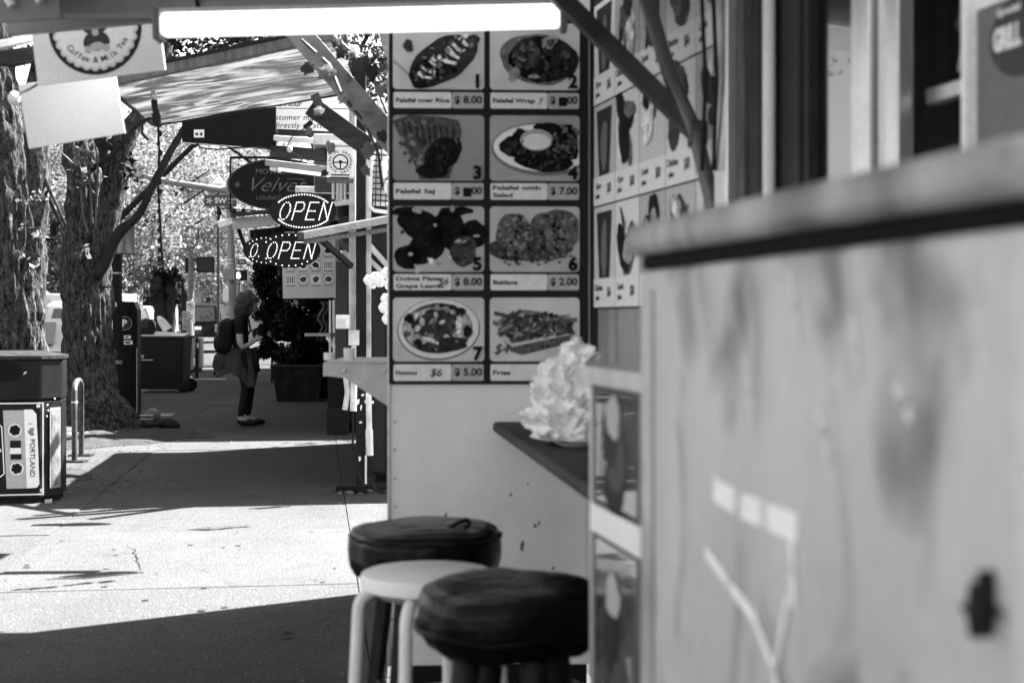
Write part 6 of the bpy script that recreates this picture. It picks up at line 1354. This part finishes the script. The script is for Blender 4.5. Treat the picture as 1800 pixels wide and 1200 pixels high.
# signal mast with arm, street names and pedestrian signal
d = 36.0; k = d/FPX; b = Vector((P(409, 0, d).x, d, 0)); t = thing('signal_mast', 'grey traffic signal mast with long arm reaching left over the street', 'signal mast', b); mast = M('mast_grey', .24, rough=.5, var=.15)
mb = MB(); mb.tube([b, P(408, 480, d), P(402, 330, d)], [.14, .1, .08], 14); build('pole', mb, mast, t, smooth=True); mb = MB(); mb.tube([P(403, 336, d), P(370, 331, d), P(310, 322, d), P(222, 304, d)], [.09, .085, .08, .07], 12); build('arm', mb, mast, t, smooth=True)
mb = MB(); mb.tube([P(366, 330, d), P(376, 332, d)], .095, 12); build('collar', mb, mast, t)
T = face(P(386, 353, d-.15), 0, R(-.5)); mb = MB(); mb.T = T; mb.bx(-27*k, 30*k, -10*k, 10*k, -.01, 0); sg = build('street_name', mb, g(.13), t); mb = MB(); txt(mb, 'SW 2', 7*k, 0, 13*k, T, z=.003, bold=.03, width=31*k); txt(mb, 'nd', 27*k, 3*k, 7*k, T, z=.003)
for i in range(5): stroke(mb, [(-18*k, 0), (-18*k+5*k*math.cos(i*1.26), 5*k*math.sin(i*1.26))], 1.6*k, .002, .004, T)
build('lettering', mb, whitep, sg)
T = face(P(420, 460, d+2)); mb = MB(); mb.T = T; mb.bx(-13*k, 14*k, -5*k, 5*k, -.01, 0); sg = build('street_name', mb, g(.1), t); mb = MB(); txt(mb, 'SW 2nd', 0, 0, 6.5*k, T, z=.003, width=20*k); build('lettering', mb, whitep, sg)
for py in (458, 464): mb = MB(); mb.tube([P(407, py, d), P(407, py-2, d)], .115, 14); build('band', mb, galv, t)
mb = MB(); c = P(403, 483, d-.15); mb.bx(c.x-9*k, c.x+8*k, c.y-.15, c.y+.05, c.z-10*k, c.z+10*k); build('control_box', mb, mast, t, bevel=.02)
T = face(P(424, 484, d+1.5)); mb = MB(); mb.T = T; mb.bx(-11*k, 11*k, -10*k, 10*k, -.2, 0); ps = build('pedestrian_signal', mb, black, t, bevel=.015); mb = MB(); mb.T = T; mb.prism(rrect(-8.5*k, -6*k, -2*k, 1*k, 1.5*k), .002, .004)
for i in range(4): mb.prism(rrect((-8.4+1.7*i)*k, 0, (-7.2+1.7*i)*k, (5.5+(i in (1, 2)))*k, .5*k), .002, .004)
mb.prism([(-2.2*k, -4*k), (0, -1*k), (-.6*k, 0), (-3*k, -2*k)], .002, .004); build('lit_hand', mb, M('hand_lit', .8, emit=.2, var=0), ps)
mb = MB(); mb.tube([P(424, 494, d+1.5), P(425, 560, d+1.5)], .03, 8); build('pole', mb, galv, t)
mb = MB(); mb.tube([P(413, 480, d+3), P(414, 575, d+3)], .07, 10); build('pole', mb, black, t)
c = P(397, 518, d-.2); mb = MB(); mb.bx(c.x-5*k, c.x+5*k, c.y-.01, c.y, c.z-12*k, c.z+12*k); build('notice', mb, whitep, t)
# wooden pole with the dark pedestrian signal seen from behind
d = 40.0; k = d/FPX; b = Vector((P(336, 0, d).x, d, 0)); t = thing('wooden_pole', 'short wooden pole carrying a dark square signal head', 'signal pole', b); mb = MB(); mb.tube([b, P(336, 440, d)], [.09, .075], 12); build('pole', mb, M('pole_wood', .16, rough=.8, var=.3), t, smooth=True)
T = face(P(361, 465, d)); mb = MB(); mb.T = T; mb.prism(rrect(-16*k, -14*k, 16*k, 14*k, 3*k), -.2, 0); sh_ = build('signal_head', mb, black, t, bevel=.02); mb = MB(); mb.T = T; mb.prism(rrect(-13*k, -11*k, 13*k, 11*k, 2*k), .001, .01); build('cover', mb, M('cover_dark', .035, rough=.4), sh_)
mb = MB(); mb.bar(P(338, 455, d), P(348, 458, d), .06, .05); mb.bar(P(338, 474, d), P(348, 472, d), .06, .05); build('bracket', mb, black, t); mb = MB(); T = face(P(328, 466, d)); mb.T = T; mb.bx(-3*k, 3*k, -14*k, 14*k, -.2, 0); build('signal_head', mb, black, t, bevel=.02)
mb = MB(); b = Vector((P(324, 0, 41).x, 41, 0)); mb.tube([b, P(325, 525, 41), P(321, 495, 41)], [.1, .1, .05], 10); build('stump_post', mb, bark2, smooth=True, tagv=('dark leaning broken post left of the wooden signal pole', 'post'))
# span wire with one way sign and two signal heads
d = 52.0; k = d/FPX; t = thing('span_wire', 'wire across the far street carrying signals and the arrow sign', 'wire', P(300, 420, d)); mb = MB(); mb.tube([P(120, 425, d), P(268, 419, d), P(349, 417, d), P(430, 420, d)], .02, 6); build('wire', mb, darkmetal, t)
for px in (268, 349):
    s = thing('traffic_light', 'small black traffic light %s of the one way sign' % ('left' if px < 300 else 'right'), 'traffic light', P(px, 436, d), group='traffic lights on the span wire'); mb = MB(); c = P(px, 428, d); mb.bx(c.x-3.4*k, c.x+3.4*k, c.y, c.y+.2, c.z-9*k, c.z+9*k); build('housing', mb, black, s, bevel=.02)
    for j in range(3): mb = MB(); mb.ball(P(px, 422+6*j, d-.02), 2.6*k, 6, sc=(1, .4, 1)); build('lens', mb, [greyp, greyp, M('lens_lit', .8, emit=.25, var=0)][j], s)
    mb = MB(); mb.tube([P(px, 419, d), P(px, 404, d)], .03, 6); build('hanger', mb, black, s)
T = face(P(309.5, 424, d-.1)); t = thing('one_way_sign', 'square white one way sign with an arrow pointing right', 'sign', P(309, 435, d)); mb = MB(); mb.T = T; mb.bx(-9*k, 9*k, -11*k, 11*k, -.02, 0); build('panel', mb, whitep, t); mb = MB(); txt(mb, 'ONE', 0, 6*k, 7*k, T, z=.004, bold=.02, width=12*k); txt(mb, 'WAY', 0, 0, 7*k, T, z=.004, bold=.02, width=12*k); mb.bx(-6*k, 3*k, -7*k, -5*k, .002, .006, T); mb.prism([(2.5*k, -9*k), (7*k, -6*k), (2.5*k, -3*k)], .002, .006, T); build('lettering', mb, g(.03), t)
# lantern lamp and ornamental hangers
t = thing('street_lantern', 'pale pointed street lantern above the street name sign', 'street lamp', P(384, 560, 50)); d = 50; k = d/FPX
mb = MB(); mb.lathe([(.001, 0), (.18, 0), (.22, .26), (.24, .27), (.05, .5), (.02, .56), (.001, .58)], 12, Matrix.Translation(P(384, 336, d))); build('lantern', mb, whitep, t); mb = MB(); b = P(384, 336, d); mb.tube([(b.x, b.y, 0), tuple(b)], .05, 8); build('post', mb, darkmetal, t)
t = thing('hanging_finials', 'row of small dark finials hanging under the street name sign', 'ornament', P(400, 385, 34)); 
for px in (385, 428, 412):
    mb = MB(); b = P(px, 366, 34); mb.lathe([(.001, -.28), (.03, -.24), (.02, -.2), (.07, -.12), (.05, -.03), (.02, 0), (.001, 0)], 10, Matrix.Translation(b)); build('finial', mb, black, t, smooth=True)
mb = MB(); mb.bar(P(380, 365, 34), P(470, 372, 34), .03, .03); build('rail', mb, black, t)
# ================================================================== VEHICLES
def car(label, loc, rz, kind, body, group='cars about the crossing'):
    t = thing('car', label, 'car', loc, rz, group)       # local: X forward, Y left
    if kind == 'suv': L_, Wd, Hh, prof, roof = 4.7, 1.9, 1.80, [(-2.3, .35), (-2.35, .8), (-2.3, 1.05), (-2.05, 1.72), (-1.6, 1.8), (.35, 1.78), (1.05, 1.12), (2.2, .98), (2.35, .7), (2.32, .35)], 1.78
    else: L_, Wd, Hh, prof, roof = 4.4, 1.78, 1.45, [(-2.15, .3), (-2.2, .7), (-2.1, .95), (-1.55, 1.05), (-.95, 1.42), (.3, 1.45), (1.05, 1.0), (2.0, .82), (2.18, .6), (2.15, .3)], 1.43
    n = len(prof); vs = []
    belt = 1.06 if kind == 'suv' else .96
    ys = (-1, -.93, .93, 1)
    for s in ys:
        for x, z in prof:
            tz = max(0, (z-belt)/(Hh-belt)); w_ = Wd/2*(1-.17*tz)*(.96 if z < .5 else 1); e = .97 if abs(s) == 1 else 1
            zz = .35+(z-.35)*(e if z > .35 else 1); vs.append((x*(.985 if abs(s) == 1 else 1), s*w_, zz))
    fs = []
    for k in range(3):
        for i in range(n): fs.append((k*n+i, (k+1)*n+i, (k+1)*n+(i+1) % n, k*n+(i+1) % n))
    fs += [tuple(range(n)), tuple(range(3*n, 4*n))[::-1]]
    mb = MB(); mb.add(vs, fs); build('body', mb, body, t, world=False, bevel=.05, seg=3, smooth=True)
    def pane(name, q, m_=carglass): mb = MB(); mb.add(q, [tuple(range(len(q)))]); return build(name, mb, m_, t, world=False)
    if kind == 'suv':
        pane('rear_window', [(-2.335, -.72, 1.13), (-2.335, .72, 1.13), (-2.12, .62, 1.65), (-2.12, -.62, 1.65)]); pane('windscreen', [(1.04, -.72, 1.16), (1.04, .72, 1.16), (.42, .62, 1.72), (.42, -.62, 1.72)])
        for s in (-1, 1): pane('side_window', [(-2.0, s*.945, 1.12), (.85, s*.945, 1.12), (.35, s*.81, 1.68), (-1.85, s*.81, 1.68)])
    else:
        pane('rear_window', [(-1.56, -.64, 1.09), (-1.56, .64, 1.09), (-1.04, .58, 1.4), (-1.04, -.58, 1.4)]); pane('windscreen', [(1.06, -.68, 1.03), (1.06, .68, 1.03), (.4, .58, 1.42), (.4, -.58, 1.42)])
        for s in (-1, 1): pane('side_window', [(-1.2, s*.885, 1.02), (.9, s*.885, 1.02), (.35, s*.76, 1.38), (-.85, s*.76, 1.38)])
    for x in (-1.4, 1.4):
        for s in (-1, 1):
            T = Matrix.Translation((x, s*(Wd/2-.1), .33)) @ Matrix.Rotation(PI/2, 4, 'X'); mb = MB(); mb.lathe([(.2, -.11), (.31, -.11), (.33, -.08), (.33, .08), (.31, .11), (.2, .11)], 24, T); wh = build('wheel', mb, rubber, t, world=False, smooth=True)
            mb = MB(); mb.lathe([(.001, -.115), (.19, -.112), (.2, -.05), (.2, .05), (.19, .112), (.001, .115)], 12, T); build('rim', mb, alu, wh, world=False, smooth=True)
    for s in (-1, 1):
        mb = MB(); mb.bx(-2.37 if kind == 'suv' else -2.21, -2.28 if kind == 'suv' else -2.1, s*.78-.09, s*.78+.09, .72, 1.0); build('tail_light', mb, M('tail_lens', .15, rough=.2), t, world=False, bevel=.02); mb = MB(); mb.bx(2.1, 2.24 if kind != 'suv' else 2.36, s*.66-.14, s*.66+.14, .62, .78); build('headlight', mb, M('head_lens', .6, rough=.1), t, world=False, bevel=.02)
    xr = -2.40 if kind == 'suv' else -2.24; mb = MB(); mb.bx(xr, xr+.12, -.85, .85, .38, .55); build('rear_bumper', mb, galv if kind == 'suv' else body, t, world=False, bevel=.03); mb = MB(); mb.bx(xr-.0+.02, xr+.05, -.16, .16, .82, .94); build('number_plate', mb, whitep, t, world=False)
    mb = MB(); mb.bx(2.2, 2.36, -.82, .82, .34, .52); build('front_bumper', mb, body, t, world=False, bevel=.03)
    return t
cblack = M('car_black', .006, rough=.25, var=.05, coat=.1); cwhite = M('car_white', .34, rough=.25, var=.04, coat=.5); csil = M('car_silver', .4, rough=.3, metal=.5, var=.05, coat=.5); cgr = M('car_grey', .05, rough=.25, var=.05, coat=.5)
d = 60; q = P(359, 0, d); car('black sport utility vehicle seen from behind at the crossing', Vector((q.x, d, -.03)), R(90+6), 'suv', cblack).scale = (1.08, 1.0, 1.1)
d = 50; q = P(258, 0, d); car('white car crossing beyond the wheeled bin', Vector((q.x, d, -.08)), R(112), 'sedan', cwhite)
d = 44; q = P(226, 0, d); car('dark car beyond the parking pay station', Vector((q.x-.3, d, -.12)), R(97), 'suv', cgr)
d = 21; car('pale car parked at the kerb between the two tree trunks', S(-4.35, 22.5, -.13), HEAD+R(90), 'sedan', cwhite)
car('grey pickup parked behind the pale car, seen between the trunks', S(-4.5, 31, -.13), HEAD+R(90), 'suv', csil)
# white box truck with faint lettering far left
b = Vector((P(92, 0, 52).x, 52, -.12)); t = thing('box_truck', 'white box truck with faint lettering behind the parked cars', 'truck', b, R(4)); mb = MB(); mb.bx(-2.6, 2.6, 0, 2.2, .8, 2.35); build('box', mb, white, t, world=False, bevel=.03); mb = MB(); mb.bx(2.65, 4.2, .1, 2.1, .6, 1.9); build('cab', mb, white, t, world=False, bevel=.12)
for x in (-1.6, 3.2): mb = MB(); mb.lathe([(.2, -.12), (.42, -.12), (.45, 0), (.42, .12), (.2, .12)], 20, Matrix.Translation((x, .2, .45)) @ Matrix.Rotation(PI/2, 4, 'X')); build('wheel', mb, rubber, t, world=False, smooth=True)
mb = MB(); T = Matrix.Translation((0.1, -.004, 1.75)) @ Matrix.Rotation(PI/2, 4, 'X'); txt(mb, 'HEWS', 0, -.1, .5, T, z=.004); txt(mb, 'No Reason', -.1, .3, .3, T, z=.004); build('lettering', mb, g(.35), t, world=False)
# ================================================================== PEOPLE
def skinned(edges, verts, radii, sub=2):
    me = bpy.data.meshes.new('person'); me.from_pydata(verts, edges, []); o = bpy.data.objects.new('person', me); COL.objects.link(o)
    bm_ = o.modifiers.new('skin', 'SKIN'); bm_.use_smooth_shade = True
    if not me.skin_vertices: me.attributes.new('skin', 'FLOAT', 'POINT') if False else None
    lay = me.skin_vertices[0].data if me.skin_vertices else None
    return o, lay
def skin_mesh(verts, edges, radii, root=0, sub=2):
    import bmesh
    me = bpy.data.meshes.new('body'); bm = bmesh.new(); ly = bm.verts.layers.skin.verify(); bv = []
    for i, (p, r_) in enumerate(zip(verts, radii)):
        v = bm.verts.new(p); r2 = r_ if isinstance(r_, tuple) else (r_, r_); v[ly].radius = r2; v[ly].use_root = (i == root); bv.append(v)
    for a, b in edges: bm.edges.new((bv[a], bv[b]))
    bm.to_mesh(me); bm.free()
    o = bpy.data.objects.new('body', me); COL.objects.link(o); m1 = o.modifiers.new('s', 'SKIN'); m1.use_smooth_shade = True; m2 = o.modifiers.new('u', 'SUBSURF'); m2.levels = sub; m2.render_levels = sub
    dg = bpy.context.evaluated_depsgraph_get(); ev = o.evaluated_get(dg); res = bpy.data.meshes.new_from_object(ev)
    bpy.data.objects.remove(o); return res
skinm = M('skin', .34, rough=.5, var=.08, scale=12); hairm = M('hair', .04, rough=.45, var=.4, scale=30, stretch=(5, 5, 1), bump=.4, bscale=60); tee = M('tshirt_black', .009, rough=.9, var=.2); jean = M('trousers_black', .011, rough=.85, var=.25, scale=12); jack = M('jacket_grey', .04, rough=.9, var=.3, scale=9, bump=.3, bscale=30); packm = M('pack_black', .008, rough=.7, var=.3, bump=.2); shoe = M('shoe_black', .009, rough=.5)
b = G(426, 748); t = thing('person', 'person in black with backpack and a jacket tied round the waist', 'person', b, R(12)); t.scale = (1, 1, .965)
# local axes: X = the way the person faces (right in the picture), Y = away from the viewer (their left)
V_ = [(.0, 0, .92), (-.02, 0, 1.06), (-.03, 0, 1.22), (-.02, 0, 1.34), (.015, 0, 1.415), (.05, 0, 1.47),      # 0 pelvis .. 5 neck top
      (.0, -.09, .86), (.045, -.09, .50), (-.03, -.09, .10), (.05, -.095, .045), (.15, -.10, .04),              # 6-10 near leg
      (.0, .09, .86), (.10, .085, .50), (.06, .08, .10), (.14, .085, .045), (.24, .09, .04),                     # 11-15 far leg
      (-.02, -.15, 1.36), (-.04, -.20, 1.32), (-.035, -.235, 1.08), (.0, -.225, 1.0), (.12, -.13, 1.07), (.165, -.09, 1.10),  # 16-21 near arm
      (-.02, .15, 1.36), (-.03, .20, 1.32), (-.06, .235, 1.08), (.0, .2, 1.0), (.12, .1, 1.07), (.165, .06, 1.09)]          # 22-27 far arm
E_ = [(0, 1), (1, 2), (2, 3), (3, 4), (4, 5), (0, 6), (6, 7), (7, 8), (8, 9), (9, 10), (0, 11), (11, 12), (12, 13), (13, 14), (14, 15), (3, 16), (16, 17), (17, 18), (18, 19), (19, 20), (20, 21), (3, 22), (22, 23), (23, 24), (24, 25), (25, 26), (26, 27)]
R_ = [(.145, .125), (.125, .105), (.135, .115), (.12, .1), .055, .05, (.10, .095), .066, .044, .045, .03, (.10, .095), .066, .044, .045, .03, .07, .058, .043, .038, .028, .025, .07, .058, .043, .038, .028, .025]
me = skin_mesh(V_, E_, R_); me.materials.clear()
for m_ in (tee, jean, skinm, shoe): me.materials.append(m_)
for p in me.polygons:
    c = p.center
    if c.z < .075: p.material_index = 3
    elif c.z < .13: p.material_index = 2
    elif c.z < .93: p.material_index = 1
    elif abs(c.y) > .155 and c.z < 1.17 or (c.x > .12 and c.z < 1.25): p.material_index = 2
    elif c.z > 1.43: p.material_index = 2
    else: p.material_index = 0
    p.use_smooth = True
o = bpy.data.objects.new('body', me); COL.objects.link(o); o.parent = t
# head with face
mb = MB(); hc = Vector((.075, 0, 1.545)); mb.ball(hc, .1, 14, sc=(1.0, .80, 1.22))
for i, p in enumerate(mb.v):
    q = p-hc; x, y, z = q
    if x > 0:
        f = math.exp(-((y/.018)**2)); x += .024*f*math.exp(-((z+.012)/.022)**2)                              # nose
        x -= .010*math.exp(-((abs(y)-.032)/.014)**2)*math.exp(-((z-.012)/.014)**2)                            # eye sockets
        x += .007*math.exp(-((y/.022)**2))*math.exp(-((z+.055)/.008)**2)                                       # mouth
        x += .012*math.exp(-((y/.03)**2))*math.exp(-((z+.095)/.02)**2)                                        # chin
    if z < -.05: y *= 1-.25*min(1, (-z-.05)/.07)
    mb.v[i] = hc+Vector((x, y, z))
for s in (-1, 1): mb.ball(hc+Vector((-.008, s*.082, .0)), .022, 6, sc=(.6, .4, 1.1))
Rh = Matrix.Translation(hc) @ Matrix.Rotation(R(14), 4, 'Y') @ Matrix.Translation(-hc); mb.v = [Rh @ p for p in mb.v]
hd = build('head', mb, skinm, t, world=False, smooth='all')
mb = MB()
for s in (-1, 1): mb.ball(Rh @ (hc+Vector((.082, s*.032, .012))), .009, 5)
build('eye', mb, black, hd, world=False)
mb = MB(); mb.ball(hc+Vector((-.024, 0, .022)), .128, 24, sc=(1.02, .95, 1.12))
for i, p in enumerate(mb.v):
    q = p-hc
    if q.z < -.02: q = Vector((q.x*1.12-.045*min(1, -q.z*6), q.y*1.1, q.z*1.6))
    if q.x > .05 and q.z < .055: q.x = .05+(q.x-.05)*.15
    q += q.normalized()*(.03*noise.noise(Vector((q.x*22, q.y*22, q.z*6)))+.02*noise.noise(Vector((q.x*60, q.y*60, q.z*14))))
    mb.v[i] = Rh @ (hc+q)
build('hair', mb, hairm, t, world=False, smooth='all')
# hands gripping the strap: palm, four fingers and thumb
for s in (-1, 1):
    mb = MB(); c = Vector((.18, s*.08-.005, 1.11)); mb.ball(c, .04, 8, sc=(1.0, .55, .9))
    for k in range(4):
        z = c.z+.024-.016*k; L2 = (.03, .034, .031, .025)[k]; mb.tube([(c.x+.02, c.y, z), (c.x+.02+L2, c.y-s*.008, z+.003), (c.x+.012+L2, c.y-s*.028, z+.002), (c.x+.0+L2*.4, c.y-s*.032, z)], [.009, .009, .008, .006], 7)
    mb.tube([(c.x-.015, c.y, c.z+.025), (c.x+.0, c.y-s*.02, c.z+.045), (c.x+.022, c.y-s*.026, c.z+.05)], [.011, .01, .007], 7); build('hand', mb, skinm, t, world=False, smooth='all')
# backpack
mb = MB(); mb.ball((-.21, 0, 1.14), 1.0, 14, sc=(.105, .16, .235))
for i, p in enumerate(mb.v):
    q = p-Vector((-.21, 0, 1.14)); f = max(abs(q.x)/.105, abs(q.y)/.16, abs(q.z)/.235, 1e-4); l_ = math.sqrt((q.x/.105)**2+(q.y/.16)**2+(q.z/.235)**2); q *= (.45*l_/f+.55)
    q += Vector((1, .5, .3))*.02*noise.noise(q*9); q.x -= .03*(-q.z)/.25; mb.v[i] = Vector((-.21, 0, 1.14))+q
bp = build('backpack', mb, packm, t, world=False, smooth='all')
mb = MB(); mb.ball((-.30, 0, 1.06), 1, 10, sc=(.05, .12, .11)); build('pocket', mb, packm, bp, world=False, smooth='all')
for s in (-1, 1): mb = MB(); mb.tube([(-.12, s*.11, 1.34), (-.03, s*.125, 1.43), (.075, s*.12, 1.36), (.10, s*.125, 1.22), (.0, s*.15, 1.06), (-.12, s*.13, .98)], .017, 8, sq=.5); build('strap', mb, packm, bp, world=False, smooth=True)
# jacket round the waist
mb = MB(); n, K = 72, 22; vs = []
for i in range(K+1):
    z = i/K
    for j in range(n):
        a = 2*PI*j/n; back = max(0, -math.cos(a)); fr = max(0, math.cos(a)); near = max(0, -math.sin(a))
        ln = .3+.24*near*max(0, math.cos(a-R(-50)))**4+.07*back*abs(math.sin(3*a))
        r_ = .145+.03*z+.085*z*back+.055*z*near*fr; r_ *= 1+.10*z*math.sin(a*7+1)+.05*z*math.sin(a*13)
        p = Vector((r_*math.cos(a)*1.05-.015-.05*z*back, r_*math.sin(a)*.95, .99-ln*z)); p += Vector((1, 1, 0))*.02*noise.noise(p*7)*z; vs.append(p)
mb.add(vs, [(i*n+j, i*n+(j+1) % n, (i+1)*n+(j+1) % n, (i+1)*n+j) for i in range(K) for j in range(n)]); o = build('jacket', mb, jack, t, world=False, smooth='all'); sm = o.modifiers.new('thick', 'SOLIDIFY'); sm.thickness = .012
mb = MB(); mb.tube([(.12, -.08, .99), (.17, -.10, .9), (.165, -.11, .8), (.19, -.1, .70)], [.035, .04, .036, .03], 10); build('jacket_sleeve', mb, packm, t, world=False, smooth='all')
mb = MB(); mb.ball((-.25, -.02, .80), 1, 12, sc=(.12, .12, .15))
for i, p in enumerate(mb.v): mb.v[i] = p+Vector((1, 1, 1))*.03*noise.noise(p*10)
build('jacket_hood', mb, jack, t, world=False, smooth='all')
for s, dx in ((-1, 0), (1, .09)):
    mb = MB(); c = Vector((.06+dx, s*.095, .042)); mb.ball(c, 1, 10, sc=(.135, .05, .048)); mb.v = [Vector((p.x, p.y, max(.004, p.z+(.02*max(0, (-.02-p.x+c.x)/.1))))) for p in mb.v]; build('shoe', mb, shoe, t, world=False, smooth='all')
# far figure in dark clothes beyond the wheeled bin
b = Vector((P(244, 0, 34).x, 34, 0)); b = S(-3.9, 33, -.13); b = Vector((P(250, 0, 40).x-.1, 40, -.1)); t = thing('person', 'distant person in dark coat beyond the wheeled bin', 'person', b, R(-80))
V2 = [(0, 0, .9), (0, 0, 1.15), (0, 0, 1.36), (.01, 0, 1.46), (0, -.1, .84), (.03, -.1, .48), (0, -.1, .1), (.12, -.1, .04), (0, .1, .84), (-.03, .1, .48), (-.06, .1, .1), (.06, .1, .04), (0, -.2, 1.36), (-.02, -.26, 1.1), (.1, -.24, .92), (0, .2, 1.36), (-.02, .26, 1.1), (.1, .24, .92), (.02, 0, 1.6), (.02, 0, 1.7)]
E2 = [(0, 1), (1, 2), (2, 3), (0, 4), (4, 5), (5, 6), (6, 7), (0, 8), (8, 9), (9, 10), (10, 11), (2, 12), (12, 13), (13, 14), (2, 15), (15, 16), (16, 17), (3, 18), (18, 19)]
R2 = [.17, .16, .15, .06, .1, .075, .055, .045, .1, .075, .055, .045, .075, .06, .045, .075, .06, .045, .1, .07]
me = skin_mesh(V2, E2, R2); me.materials.clear(); me.materials.append(packm); me.materials.append(hairm)
for p in me.polygons: p.use_smooth = True; p.material_index = 1 if p.center.z > 1.5 else 0
o = bpy.data.objects.new('body', me); COL.objects.link(o); o.parent = t
